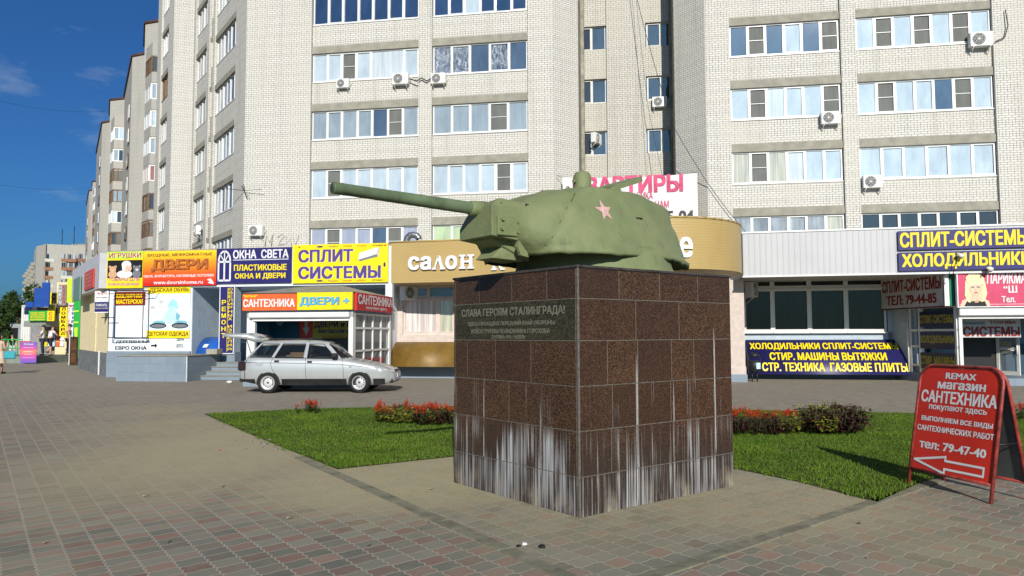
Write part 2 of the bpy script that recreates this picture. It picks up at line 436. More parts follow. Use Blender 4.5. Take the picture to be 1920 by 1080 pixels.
def rebase(o, fr):   # a part built in another wall's frame, hung under the building
    o.matrix_parent_inverse = Matrix.Identity(4)
    M = Matrix.Translation(fr.o) @ Matrix.Rotation(fr.rz, 4, 'Z')
    Mp = Matrix.Translation(F0.o) @ Matrix.Rotation(F0.rz, 4, 'Z')
    o.matrix_basis = Mp.inverted() @ M
    return o
for ci, (a, b, y, n) in enumerate(sidecols):
    BB(a, b, y+.12, y+.6, 0, SILL0)
    for k in range(10):
        z = SILL0+FLOOR*k; zt = z+1.43; zn = min(z+FLOOR, ROOF)
        if zn <= z: continue
        if k < 9:
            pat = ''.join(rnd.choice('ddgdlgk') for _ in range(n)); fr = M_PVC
            if ci == 2 and k == 4: pat, fr = 'cccc', M_WOOD
            rebase(window(apt, a+.02, b-.02, z, zt, pat, y+.16, fr), FB)
            lb = MB(); lb.box(a, b, y+.05, y+.6, zt, zt+.3, M_CONC); rebase(lb.build('lintel', apt), FB)
            BB(a, b, y+.12, y+.6, zt+.3, zn)
        else: BB(a, b, y+.12, y+.6, z, zn)
rebase(wb.build('side_wall', apt), FB)
wall.build('wall', apt)
rf = MB(); rf.face([(XL, 0.3, ROOF), (XR, .3, ROOF), (XR, 14, ROOF), (XL-12, 14, ROOF)], M_COPE)
rf.box(XR-.3, XR, .6, 14, 0, ROOF, M_BRICK); rf.build('roof', apt)
# ------------------------------------------------------------------ older sections further along the street
def PD(px, D): return Vector(((px-960)/F_PX*D, D, 0))
def zat(py, D): return EYE+(540-py)*D/F_PX*1.0+math.tan(PITCH)*D if False else EYE+(625-py)/F_PX*D
def pane_box(m, p, poly, z0, z1, frame, pat, nl):
    """glazing round a balcony along the edges of a plan polyline"""
    for (a, b), n in zip(zip(poly, poly[1:]), nl):
        a, b = Vector(a), Vector(b); d = (b-a); L = d.length; d.normalize(); nn = Vector((d.y, -d.x, 0))
        if nn.y > 0: nn = -nn
        for i in range(n+1):
            c = a+d*(L*i/n); w = .06
            e0 = c-d*w; e1 = c+d*w
            m.prism([(e0.x, e0.y), (e1.x, e1.y), (e1.x-nn.x*.1, e1.y-nn.y*.1), (e0.x-nn.x*.1, e0.y-nn.y*.1)], z0, z1, frame, 'z')
        for zz in (z0, z1-.1): m.prism([(a.x+nn.x*.01, a.y+nn.y*.01), (b.x+nn.x*.01, b.y+nn.y*.01), (b.x-nn.x*.1, b.y-nn.y*.1), (a.x-nn.x*.1, a.y-nn.y*.1)], zz, zz+.1, frame, 'z')
        for i in range(n):
            q0 = a+d*(L*i/n)-nn*.05; q1 = a+d*(L*(i+1)/n)-nn*.05
            p.face([(q0.x, q0.y, z0), (q1.x, q1.y, z0), (q1.x, q1.y, z1), (q0.x, q0.y, z1)], GL[rnd.choice(pat)])
def old_section(label, front, pil, end, ztop, bal, rows, fl, styles, depth=18):
    """front: (px left, px right, depth) facing wall; pil: the lower pilaster beyond; bal: px of the balcony corner points"""
    (pl, pr, D) = front; (ql, qr, D2) = pil
    base = PD((pl+pr)/2, D); t = thing('old_apartment_building', label, 'apartment building', (base.x, base.y, 0))
    w = MB(); L = lambda v: (v.x-base.x, v.y-base.y)
    a, b = PD(pr, D-.3), PD(pl, D+.6); c = PD(qr, D2-.2); d = PD(ql, D2+.5); e = PD(end[0], end[1])
    Bd = Vector((.812, .584, 0))
    poly = [L(a), L(b), L(c), L(d), L(e), L(e+Bd*depth), L(a+Bd*depth)]
    w.prism(poly[:3]+[L(c+Bd*depth)]+[poly[6]], 0, ztop, M_BRICKO, 'z')
    w.prism([poly[2], poly[3], poly[4], poly[5], L(c+Bd*depth)], 0, ztop-.9, M_BRICKO, 'z'); w.build('wall', t)
    cp = MB(); cp.tube([(*L(a), ztop), (*L(b), ztop), (*L(c), ztop)], .18, M_COPE, 6); cp.tube([(*L(c), ztop-.85), (*L(d), ztop-.85), (*L(e), ztop-.85)], .18, M_COPE, 6)
    cp.build('coping', t)
    (b0, b1, b2), (D0, D1) = bal
    f0, f1 = PD(b0, D0), PD(b1, D1); f2 = PD(b2, D1+.3); f3 = f2+Vector((.3, 2.5, 0))
    f4 = f0+Vector((.6, 1.2, 0))
    pp = [L(f0), L(f1), L(f2), L(f3), L(f4)]
    for k, y in enumerate(rows):
        z = zat(y, D1)
        par = MB(); par.prism(pp, z-1.25, z, M_BRICKO, 'z'); o = par.build('balcony', t)
        st = styles[k % len(styles)]
        if st is None: continue
        fr, pat = st; m, p = MB(), MB()
        pane_box(m, p, [(*L(f0), 0), (*L(f1), 0), (*L(f2), 0)], z+.0, z+1.6, fr, pat, (4, 2))
        m.prism(pp, z+1.6, z+1.68, M_CONCD, 'z')
        g = m.build('glazing', o); p.build('pane', g, weld=False, fixn=False)
    z = zat(rows[0], D1)+1.68; top = MB(); top.prism(pp, z, ztop-3.2, M_BRICKO, 'z'); top.build('balcony_top', t)
    # windows on the street side of the pilaster
    for k in range(9):
        z = 4+k*fl; f = (e-d).normalized(); s0 = d+f*2.0; s1 = d+f*4.5; nn = Vector((-f.y, f.x, 0))
        if nn.x > 0: nn = -nn
        m = MB(); q = [s0+nn*.05, s1+nn*.05, s1+nn*.14, s0+nn*.14]
        m.prism([L(v) for v in q], z, z+1.5, M_PVC if k % 3 else M_WOOD, 'z')
        r = [s0+nn*.15+f*.12, s1+nn*.15-f*.12]
        wi = m.build('window', t); p = MB()
        p.face([(*L(r[0]), z+.12), (*L(r[1]), z+.12), (*L(r[1]), z+1.38), (*L(r[0]), z+1.38)], GL['g']); p.build('pane', wi, fixn=False)
    return t
ST = [(M_WOOD, 'knk'), (M_PVC, 'kgd'), (M_PVC, 'glg'), (M_PVC, 'gwl'), (M_PVC, 'oow'), (M_WOOD, 'knc'), (M_WOOD, 'kkn'), (M_WOOD, 'ngk')]
old_section('older brick apartment section with brown coping and stacked glazed balconies, nearest of the stepped row', (258, 300, 75), (235, 258, 82), (222, 97), zat(23, 75),
            ((261, 273, 294), (74.4, 72.6)), [123, 176, 229, 281, 334, 389, 440, 494], 2.8, ST)
ST2 = [(M_PVC, 'glw'), (M_PVC, 'gk'), (M_WOOD, 'kn'), (M_WOOD, 'gk'), (M_PVC, 'kw'), (M_WOOD, 'nk'), (M_WOOD, 'kg')]
old_section('older brick apartment section half hidden, second of the stepped row along the street', (195, 232, 99), (181, 195, 107), (172, 126), zat(175, 99),
            ((198, 204, 223), (98.3, 96.2)), [254, 296, 334, 374, 414, 455, 498], 2.8, ST2)
old_section('older brick apartment section seen as a narrow sliver, farthest of the stepped row', (166, 185, 160), (160, 166, 166), (156, 185), zat(334, 160),
            ((168, 171, 181), (159.4, 156.5)), [362, 388, 412, 438, 464], 2.8, ST2)
# ------------------------------------------------------------------ tower block at the end of the street
def end_block():
    D = 248; base = PD(105, D)
    t = thing('end_apartment_building', 'grey apartment block with rows of balconies closing the street behind the trees', 'apartment building', (base.x, base.y, 0))
    L = lambda px, d: tuple((PD(px, d)-base).xy)
    zt = zat(458, D); m = MB(); mc = plain('panel_grey', (.40, .385, .34), .9, .1, var=.15)
    m.prism([L(82, D-6), L(175, D), L(175, D+14), L(60, D+14), L(64, D)], 0, zt, mc, 'z')
    m.prism([L(66, D+1), L(82, D-6.5), L(82, D+5)], 0, zt, mc, 'z')
    m.prism([L(44, D+70), L(64, D+6), L(70, D+6), L(70, D+70)], 0, zt-4, mc, 'z')
    m.box(2, 9, 4, 8, zt, zt+1.2, M_CONCD); m.build('wall', t)
    a = MB(); a.tube([(0, 2, zt), (0, 2, zt+6)], .12, M_BLACK, 5); a.tube([(4, 2, zt), (4, 2, zt+7)], .12, M_BLACK, 5); a.build('antenna', t)
    rail = plain('terracotta_panel', (.33, .17, .10), .8, .2, var=.2)
    for k in range(9):
        z = zat(485, D)-k*2.79
        for (x0, x1) in ((84, 112), (115, 143), (146, 168)):
            m = MB(); p0, p1 = PD(x0, D-5.6)-base, PD(x1, D-3)-base
            m.prism([(p0.x, p0.y-1), (p1.x, p1.y-1), (p1.x, p1.y+4), (p0.x, p0.y+4)], z-1.0, z, rail if (k+x0) % 3 else M_PVCG, 'z')
            o = m.build('balcony', t); g = MB()
            for i in range(8):
                c0 = p0.lerp(p1, i/8); c1 = p0.lerp(p1, (i+.86)/8)
                g.face([(c0.x, c0.y-.7, z+.02), (c1.x, c1.y-.7, z+.02), (c1.x, c1.y-.7, z+1.5), (c0.x, c0.y-.7, z+1.5)], GL[rnd.choice('knwlkg')] if k != 1 or x0 > 90 else GL['k'])
            g.build('pane', o, fixn=False)
        for j in range(5):
            m = MB(); q = PD(64-j*4.0, D+8+j*13)-base
            m.box(q.x-1.2, q.x+1, q.y-1, q.y+3, z-1, z+.05, M_CONCD); m.build('street_balcony', t)
    return t
end_block()
# ------------------------------------------------------------------ ground
PB = R(35.74)      # street direction; paving rows follow it
def paver(name, sparse=False, dusty=.35):
    t = NT(name, .85, .2); g = t.geo()
    v = t.map(g, (1, 1, 1), (0, 0, -PB+0 if False else -PB*-1*-1))
    x, y, z = t.sep(v)
    w, h = .2, .165
    sx = t.math('MULTIPLY', t.math('SINE', t.math('MULTIPLY', y, 2*math.pi/h*2)), .007)
    sy = t.math('MULTIPLY', t.math('SINE', t.math('MULTIPLY', x, 2*math.pi/w*1.0)), .010)
    xx = t.math('DIVIDE', t.math('ADD', x, sx), w); yy = t.math('DIVIDE', t.math('ADD', y, sy), h)
    ix, iy = t.math('FLOOR', xx), t.math('FLOOR', yy)
    fx, fy = t.math('FRACT', xx), t.math('FRACT', yy)
    ex = t.math('MULTIPLY', t.math('MINIMUM', fx, t.math('SUBTRACT', 1.0, fx)), w)
    ey = t.math('MULTIPLY', t.math('MINIMUM', fy, t.math('SUBTRACT', 1.0, fy)), h)
    joint = t.ramp(t.math('MINIMUM', ex, ey), .003, .0095, 1, 0)
    par = t.math('MODULO', t.math('ADD', t.math('ADD', ix, iy), 10000.0), 2.0)
    if sparse: par = t.math('MULTIPLY', par, t.math('MODULO', t.math('ADD', iy, 10000.0), 2.0))
    cb = t.add('CombineXYZ'); t.l.new(ix, cb.inputs[0]); t.l.new(iy, cb.inputs[1])
    wh = t.add('TexWhiteNoise'); t.l.new(cb.outputs[0], wh.inputs['Vector']); rv = wh.outputs['Value']
    grey = t.mix(rv, (.122, .124, .100), (.218, .212, .168)); red = t.mix(rv, (.182, .108, .085), (.265, .168, .128))
    wh2 = t.add('TexWhiteNoise'); t.l.new(t.map(cb.outputs[0], (1, 1, 1), (0, 0, 0), (37.3, 11.7, 0)), wh2.inputs['Vector'])
    par = t.math('MULTIPLY', par, t.ramp(wh2.outputs['Value'], 0, .8, .25, 1))
    c = t.mix(par, grey, red)
    worn = t.noise(g, 7, 4, .7); c = t.mix(t.ramp(worn, .45, .7, 0, .4), c, (.21, .203, .142))
    c = t.mix(t.math('MULTIPLY', joint, .8), c, (.35, .325, .26))
    n1 = t.noise(g, .33, 5, .62); n2 = t.noise(g, 2.3, 5, .7); n3 = t.noise(g, 26, 3, .6)
    d = t.math('ADD', t.math('MULTIPLY', n1, .7), t.math('MULTIPLY', n2, .3))
    far = t.ramp(t.sep(g)[1], 7, 24.0, 0, .42)  # paving fades to a haze with distance, put into the colour
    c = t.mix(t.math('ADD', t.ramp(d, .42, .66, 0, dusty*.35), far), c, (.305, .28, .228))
    # trampled sand spilling over the paving beside the lawn
    def spot(cx, cy, r0, r1, amp, stretch=(1, 1), rot=0):
        p = t.map(g, (1, 1, 1), (0, 0, 0), (-cx, -cy, 0)); p = t.map(p, (stretch[0], stretch[1], 0), (0, 0, rot))
        ln = t.add('VectorMath', operation='LENGTH'); t.l.new(p, ln.inputs[0])
        r = t.math('ADD', ln.outputs['Value'], t.math('MULTIPLY', t.math('SUBTRACT', n2, .5), 2.2))
        r = t.math('ADD', r, t.math('MULTIPLY', t.math('SUBTRACT', n3, .5), .5))
        return t.ramp(r, r0, r1, amp, 0)
    s = spot(-3.9, 10.9, 1.1, 2.9, 1.0, (1, .55), R(-35))
    for a in ((-1.15, 8.4, 1.2, 2.3, 1.0), (-5.3, 13.4, 1.0, 3.0, .75), (.5, 6.5, .5, 1.7, .6), (2.4, 7.2, .9, 2.2, .75), (-7.5, 15.8, .3, 2.2, .5), (3.2, 5.6, .3, 1.9, .5), (-3.2, 5.2, .1, .8, .25)):
        s = t.math('MAXIMUM', s, spot(*a))
    sand = t.mix(n3, (.285, .248, .145), (.40, .35, .215)); s = t.math('MULTIPLY', s, t.ramp(t.math('ADD', t.math('MULTIPLY', n2, .5), t.math('MULTIPLY', n3, .5)), .30, .56, .45, .95))
    c = t.mix(s, c, sand)
    # pale drag marks left by dragged sacks
    c = t.mix(t.ramp(n3, .66, .78, 0, .35), c, (.10, .095, .085)); c = t.mix(t.ramp(t.noise(g, 1.1, 6, .8), .60, .74, 0, .35), c, (.12, .11, .09))
    t.color(c)
    t.bump(t.math('SUBTRACT', t.math('ADD', t.math('MULTIPLY', n3, .5), t.math('MULTIPLY', rv, .35)), t.math('MULTIPLY', joint, t.math('SUBTRACT', 1.0, s))), .35, .008)
    return t.m
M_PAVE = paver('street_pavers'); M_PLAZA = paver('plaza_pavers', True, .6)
gm = MB(); gm.face([(-500, -60, -.012), (500, -60, -.012), (500, 700, -.012), (-500, 700, -.012)], plain('dry_ground', (.20, .185, .15), .95, .1, var=.3, vs=.2))
struct(gm.build('ground'))
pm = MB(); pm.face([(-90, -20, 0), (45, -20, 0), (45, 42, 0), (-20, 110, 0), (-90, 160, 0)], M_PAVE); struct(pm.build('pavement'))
# concrete strips either side of the monument's own paving
bdir = Vector((-.584, .812, 0)); cdir = Vector((.812, .584, 0))
PED = Frame(*gnd(1087, 972).xy, -52.2+90 if False else 0)
q0 = gnd(707, 923); q1 = gnd(1057, 1080); lft = (q1-q0).normalized()
r0 = gnd(1280, 1062); r1 = gnd(1690, 925); rgt = (r1-r0).normalized()
# meeting point of the two strips
def cross(p, d, q, e):
    k = d.x*e.y-d.y*e.x; s = ((q.x-p.x)*e.y-(q.y-p.y)*e.x)/k; return p+d*s
K = cross(q0, lft, r0, rgt)
plz = MB(); far_l = gnd(480, 822); far_r = r0+rgt*4.6
plz.face([(K.x, K.y, .004), (far_r.x, far_r.y, .004), (far_r.x-2.6, far_r.y+3.6, .004), (far_l.x, far_l.y, .004)], M_PLAZA)
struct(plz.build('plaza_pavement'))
M_STRIP = plain('kerb_concrete', (.215, .205, .145), .9, .15, var=.3, vs=4, bump=.3)
def kerb(a, b, w, name):
    d = (b-a).normalized(); n = Vector((-d.y, d.x, 0)); m = MB(); L = (b-a).length
    k = 0.0
    while k < L:
        e = min(k+.98, L); p, q = a+d*k, a+d*e
        m.prism([((p-n*w).x, (p-n*w).y), ((q-n*w).x, (q-n*w).y), ((q+n*w).x, (q+n*w).y), ((p+n*w).x, (p+n*w).y)], -.1, .012, M_STRIP, 'z'); k += 1.0
    struct(m.build(name))
kerb(gnd(560, 858), K, .06, 'kerb'); kerb(K, far_r, .06, 'kerb')
# ------------------------------------------------------------------ lawn
LAWN = [gnd(383, 777), gnd(500, 828), gnd(632, 881), gnd(850, 857), gnd(960, 846), gnd(1250, 858), gnd(1380, 880), gnd(1500, 905), gnd(1645, 943), gnd(1735, 903), gnd(1990, 850), gnd(1990, 775), gnd(1720, 776), gnd(1400, 770), gnd(1100, 767), gnd(850, 764), gnd(740, 763.5), gnd(560, 768)]
lp = [(p.x, p.y) for p in LAWN]
def inside(x, y, poly):
    c = False; j = len(poly)-1
    for i in range(len(poly)):
        if (poly[i][1] > y) != (poly[j][1] > y) and x < (poly[j][0]-poly[i][0])*(y-poly[i][1])/(poly[j][1]-poly[i][1])+poly[i][0]: c = not c
        j = i
    return c
def edge_dist(x, y, poly):
    d = 9e9
    for i in range(len(poly)):
        a, b = Vector(poly[i-1]), Vector(poly[i]); p = Vector((x, y)); ab = b-a
        t = max(0, min(1, (p-a).dot(ab)/ab.length_squared)); d = min(d, (p-a-ab*t).length)
    return d
soil = MB(); soil.face([(x, y, .012) for x, y in lp], plain('lawn_soil', (.06, .075, .018), .95, .1, var=.4, vs=3)); struct(soil.build('lawn_soil'))
def grass_mat():
    t = NT('grass_blade', .6, .25); g = t.geo()
    n = t.noise(g, .9, 4); n2 = t.noise(g, 9, 3); n3 = t.noise(g, 60, 2)
    c = t.mix(t.ramp(n, .38, .64), (.06, .13, .008), (.115, .20, .014)); c = t.mix(t.ramp(n2, .48, .70, 0, .6), c, (.19, .215, .03)); c = t.mix(t.ramp(n3, .6, .8, 0, .4), c, (.18, .18, .04))
    t.color(c); t.b.inputs['Subsurface Weight'].default_value = 0
    tr = t.add('BsdfTranslucent', {'Color': (.16, .28, .02, 1)}); mx = t.add('MixShader', {'Fac': .25})
    t.l.new(t.b.outputs[0], mx.inputs[1]); t.l.new(tr.outputs[0], mx.inputs[2]); t.l.new(mx.outputs[0], t.n['Material Output'].inputs[0])
    return t.m
M_GRASS = grass_mat()
def lawn():
    r = random.Random(3); vs, fs = [], []
    x0, x1 = min(p[0] for p in lp), max(p[0] for p in lp); y0, y1 = min(p[1] for p in lp), max(p[1] for p in lp)
    n = 0
    tufts = [(gnd(600, 800), .5), (gnd(560, 790), .45), (gnd(640, 868), .4), (gnd(700, 866), .35), (gnd(740, 812), .4), (gnd(1400, 840), .5), (gnd(1640, 930), .3)]
    while n < 150000:
        x, y = r.uniform(x0, x1), r.uniform(y0, y1)
        ex = .09*noise.noise((x*4, y*4, 0))+.05*noise.noise((x*15, y*15, 4))
        if not inside(x+ex, y+ex, lp): continue
        if y > 12 and r.random() < .35: continue
        h = r.uniform(.013, .036)*(1+.5*noise.noise((x*1.7, y*1.7, 3)))
        for p, rad in tufts:
            dd = math.hypot(x-p.x, (y-p.y)*.6)
            if dd < rad: h *= 1+1.0*(1-dd/rad)
        w = r.uniform(.003, .0055); a = r.uniform(0, 6.283); lx, ly = r.gauss(0, .45)*h, r.gauss(0, .45)*h
        cx, sx = math.cos(a)*w, math.sin(a)*w; i = len(vs)
        vs += [(x-cx, y-sx, .01), (x+cx, y+sx, .01), (x+cx*.7+lx*.5, y+sx*.7+ly*.5, .01+h*.6), (x-cx*.7+lx*.5, y-sx*.7+ly*.5, .01+h*.6), (x+lx, y+ly, .01+h)]
        fs += [(i, i+1, i+2, i+3), (i+3, i+2, i+4)]; n += 1
    me = bpy.data.meshes.new('lawn_grass'); me.from_pydata(vs, [], fs); me.materials.append(M_GRASS)
    o = bpy.data.objects.new('lawn_grass', me); COL.objects.link(o)
    tag(o, 'green mown grass of the lawn round the monument', 'grass'); stuff(o)
lawn()
# ------------------------------------------------------------------ shops: paints and prints
def paint(name, c, rough=.42, spec=.3, var=.12): return plain(name, c, rough, spec, 0, var, 4.0)
YEL = paint('sign_yellow', (.82, .62, .01)); NAVY = paint('sign_navy', (.022, .020, .125)); RED = paint('sign_red', (.60, .055, .03))
ORG = paint('sign_orange', (.72, .12, .03)); CRIM = paint('letter_crimson', (.42, .02, .03)); WHT = paint('sign_white', (.70, .70, .70))
BLK = paint('sign_black', (.012, .012, .012)); SKYB = paint('letter_sky_blue', (.10, .38, .58)); PINK = paint('sign_pink', (.55, .06, .13))
VIO = paint('letter_violet', (.085, .05, .22)); LIME = paint('sign_lime', (.45, .72, .06)); GRN = paint('sign_green', (.03, .35, .06))
DRED = paint('sign_maroon', (.24, .015, .015)); SIGNGREY = paint('sign_grey_face', (.50, .50, .50)); CREAM = paint('cream_render', (.78, .66, .40), .8, .2, .08)
LBLUE = paint('pale_blue_render', (.42, .50, .56), .8, .2, .10); WPAN = paint('white_panel', (.68, .73, .78), .5, .3, .04)
SKINP = paint('print_skin', (.75, .48, .34)); TAN = paint('print_tan', (.55, .33, .18)); PGREY = paint('print_grey', (.17, .18, .20)); PBLUE = paint('print_pale_blue', (.45, .68, .80))
BLOND = paint('print_blond', (.78, .66, .38)); TEAL = paint('print_teal', (.16, .42, .50)); GREEND = paint('sign_side_green', (.02, .17, .10))
ALU = plain('aluminium', (.55, .56, .57), .35, .5, .6, var=.05)
def tilewall(name, c, joint, w=.6, h=.3):
    t = NT(name, .55, .3); uv = t.uv()
    b = t.add('TexBrick', {'Scale': 1.0, 'Mortar Size': .006, 'Brick Width': w, 'Row Height': h, 'Color1': rgba(c), 'Color2': rgba(tuple(x*.9 for x in c)), 'Mortar': rgba(joint)})
    t.l.new(uv, b.inputs['Vector']); n = t.noise(uv, 1.2, 5, .7)
    t.color(t.mix(t.ramp(n, .45, .8, 0, .5), b.outputs[0], tuple(x*.62 for x in c))); t.bump(b.outputs[1], -.2, .01); return t.m
M_PLINTH = tilewall('blue_grey_plinth', (.20, .25, .30), (.14, .17, .20))
def sidingmat(name, c, pitch, horiz=True, rough=.4, metal=0.0, depth=.35):
    t = NT(name, rough, .4, metal); uv = t.uv(); s = t.sep(uv)[1 if horiz else 0]
    fr = t.math('FRACT', t.math('DIVIDE', s, pitch)); e = t.ramp(fr, 0, .14, 0, 1)
    n = t.noise(uv, .8, 4, .6)
    base = t.mix(t.ramp(n, .4, .75, 0, .5), c, tuple(x*.82 for x in c))
    t.color(t.mix(e, tuple(x*.68 for x in c), base)); t.bump(t.ramp(fr, 0, .3, 0, 1), depth, .01); return t.m
M_GOLD = sidingmat('gold_siding', (.42, .30, .115), .075, True, .42)
M_SIDING = sidingmat('white_siding', (.44, .445, .45), .17, False, .45)
def gradient_print():
    t = NT('orange_gradient_print', .38, .35); z = t.sep(t.obj())[2]
    r = t.n.new('ShaderNodeValToRGB'); t.l.new(t.math('DIVIDE', z, 1.33), r.inputs[0])
    e = r.color_ramp.elements; e[0].color = (.55, .02, .015, 1); e[0].position = .05; e[1].color = (.85, .55, .02, 1); e[1].position = .95
    k = e.new(.35); k.color = (.68, .10, .015, 1); k = e.new(.65); k.color = (.80, .27, .015, 1)
    t.color(r.outputs[0]); return t.m
M_GRAD = gradient_print()
M_CARVED = plain('carved_wood_letters', (.45, .13, .025), .5, .3, var=.35, vs=8)
def disc(mb, cx, cz, rx, rz, y, m, n=14, a0=0, a1=360):
    mb.face([(cx+rx*math.cos(R(a0+(a1-a0)*i/n)), y, cz+rz*math.sin(R(a0+(a1-a0)*i/n))) for i in range(n)], m)
def poly(mb, pts, y, m): mb.face([(p[0], y, p[1]) for p in pts], m)
class Sign:
    """board on a wall frame given by its picture corners; local x 0..w, z 0..h, front face at y=-th"""
    def __init__(s, fr, name, label, box, m, out=0.0, th=.06, rim=None, cat='sign', group=None, yb=None):
        xl, yt, xr, yb_ = box
        x0, zt = fr.hit(xl, yt, out); x1, zt2 = fr.hit(xr, (yb or yt), out); _, zb = fr.hit(xl, yb_, out)
        s.fr = fr; s.w, s.h, s.th = x1-x0, zt-zb, th; s.box = box
        s.t = in_frame(name, label, cat, fr, x0, out, zb, group); s.x0, s.zb, s.out = x0, zb, out
        mb = MB(); mb.cbox(0, s.w, -th, 0, 0, s.h, m, .008)
        if rim is not None:
            r = .03
            for b in ((-r, 0, -r, s.h+r), (s.w, s.w+r, -r, s.h+r)): mb.box(b[0], b[1], -th-.01, 0, b[2], b[3], rim)
            for b in ((-r, 0), (s.h, s.h+r)): mb.box(0, s.w, -th-.01, 0, b[0], b[1], rim)
        s.panel = mb.build('panel', s.t); s.k = 0
    def text(s, txt, fx0, fx1, fz0, fz1, m, name='lettering', **kw):
        mb = MB(); s.k += 1
        letters(mb, txt, fx0*s.w, fx1*s.w, fz0*s.h, fz1*s.h, -s.th-.007-.0012*s.k, m, **kw)
        o = mb.build(name, s.t, weld=False, fixn=False); return o
    def band(s, fx0, fx1, fz0, fz1, m, name='coloured_band'):
        mb = MB(); mb.box(fx0*s.w, fx1*s.w, -s.th-.004, -s.th+.004, fz0*s.h, fz1*s.h, m); return mb.build(name, s.t)
    def art(s, fn, name='picture'):
        mb = MB(); fn(mb, s.w, s.h, -s.th-.006); return mb.build(name, s.t, weld=False, fixn=False)
    def vtext(s, txt, fx0, fx1, fz0, fz1, m, gap=.25, **kw):
        n = len(txt); H = (fz1-fz0)*s.h/n; mb = MB(); s.k += 1
        for i, ch in enumerate(txt):
            if ch == ' ': continue
            z1 = fz1*s.h-i*H
            letters(mb, ch, fx0*s.w, fx1*s.w, z1-H*(1-gap), z1, -s.th-.007-.0012*s.k, m, **kw)
        return mb.build('lettering', s.t, weld=False, fixn=False)
def flat_letters(parent, txt, x0, x1, z0, z1, y, m, **kw):
    mb = MB(); letters(mb, txt, x0, x1, z0, z1, y, m, **kw); return mb.build('lettering', parent, weld=False, fixn=False)
# ------------------------------------------------------------------ left shop
FS = Frame(-15.3, 28.4, 9.26)
def sx(px, py=600, y=0): return FS.hit(px, py, y)[0]
def sz(py, px=300, y=0): return FS.hit(px, py, y)[1]
shop = in_frame('shop_building', 'low shop with white panel front, blue grey plinth and a stepped entrance recess', 'shop', FS)
xa, xb, xe = sx(203), sx(358), sx(735)
zf0, zf1 = 3.36, 4.74
m = MB(); m.box(xa, xb, 0.04, 3.0, .98, zf0, WPAN); m.build('front_wall', shop)
m = MB(); m.box(xa-.02, xb+.0, -.02, 3.0, 0, .98, M_PLINTH); m.build('plinth', shop)
m = MB(); m.box(xa, xe, 0.0, 6.0, zf0, zf1, WPAN); m.build('fascia', shop)
m = MB(); m.box(xb, xb+.02, .06, 2.6, .57, zf0, LBLUE); m.box(xb+.02, xe, 2.6, 3.0, .0, zf0, LBLUE); m.box(xe-.25, xe, .0, 2.6, 0, zf0, WPAN); m.build('recess_wall', shop)
m = MB(); m.box(xb+.02, xb+1.2, 2.585, 2.6, .57, 1.25, M_PLINTH); m.box(sx(441), sx(472), 2.58, 2.6, .57, 1.3, M_PLINTH); m.build('recess_plinth', shop)
px0, px1 = sx(414), sx(441)
m = MB(); m.box(px0, px1, .0, .4, .95, zf0, LBLUE); m.box(px0-.02, px1+.02, -.02, .42, .0, .95, M_PLINTH); m.build('pillar', shop)
wo = window(shop, sx(404, y=2.5)+.3, sx(430, y=2.5)+.9, 1.45, 3.0, 'kg', 2.5)
m = MB()
for k in range(4):
    m.cbox(sx(391)-.02-.33*k*.55, sx(520), -.35-.33*k, .6, .0 if k == 3 else .57-.145*k-.15, .57-.145*k, M_PLINTH, .015)
m.box(xb+.02, xe, 0.55, 2.6, 0, .565, M_PLINTH); m.build('steps', shop)
m = MB()
for k in range(4): m.box(sx(391)-.02-.33*k*.55, sx(520), -.38-.33*k, -.02-.33*k, .57-.145*k, .57-.145*k+.025, M_CONC)
m.build('step_nosing', shop)
# parapet block beside the steps
pA = FS.hit(218, 690, -2.2)[0]; pB_ = FS.hit(350, 690, -2.2)[0]
m = MB(); m.box(pA, pB_, -2.2, -.02, 0, .86, M_PLINTH); m.box(pA-.02, pB_+.02, -2.23, -.02, .86, .885, M_CONC); m.box(pB_-.01, pB_+.012, -2.212, -2.16, 0, .86, WHT); m.build('parapet', shop)
m = MB(); m.cbox(pB_-.1, pB_+.32, -.9, -.5, .887, 1.08, M_CONC, .01); tag(m.build('concrete_block'), 'x', 'x')
o = bpy.data.objects['concrete_block']; o.location = FS.w(0, 0); o.rotation_euler = (0, 0, FS.rz); tag(o, 'loose pale concrete block lying on the parapet beside the shop steps', 'concrete block')
# street side: cream walls
FBS = Frame(*FS.w(xa, 0).xy, 54.26)
def bsx(px, py=620): return FBS.hit(px, py)[0]
FBS_M = Matrix.Translation(FS.o) @ Matrix.Rotation(FS.rz, 4, 'Z')
def under_shop(o): o.matrix_basis = FBS_M.inverted() @ (Matrix.Translation(FBS.o) @ Matrix.Rotation(FBS.rz, 4, 'Z')); return o
xl_ = bsx(148)
m = MB(); m.box(xl_, -.05, .05, .4, .9, 3.36, CREAM); m.box(bsx(178)-.06, bsx(178)+.06, .0, .05, .9, 3.36, plain('cream_post', (.6, .5, .3))); under_shop(m.build('side_wall', shop))
m = MB(); m.box(xl_, .0, .0, .4, 0, .9, plain('grey_plinth', (.19, .20, .20), .8, var=.3)); m.box(-2.2, -2.1, -.04, .0, 0, .95, WHT); under_shop(m.build('side_plinth', shop))
m = MB(); m.box(xl_, -.0, -.35, .4, 3.36, 4.70, plain('grey_fascia', (.50, .50, .52), .5, var=.08)); under_shop(m.build('side_fascia', shop))
m = MB(); m.prism([(xa, 0), (xe, 0), (xe, 7.5), (xa-7, 7.5)], zf1, zf1+.05, M_CONCD, 'z'); m.build('roof', shop)
sgn = Sign(FBS, 'shop_sign', 'red sign board with small pale lettering on the grey street side fascia', (161, 512, 178, 545), RED, -.36, .05, yb=497)
for i in range(4): sgn.text(('ОДЕЖДА', 'ДЛЯ ВСЕХ', 'СКИДКИ', 'РЕМОНТ')[i], .1, .9, .12+.2*i, .25+.2*i, paint('pale_rose', (.75, .4, .3)))
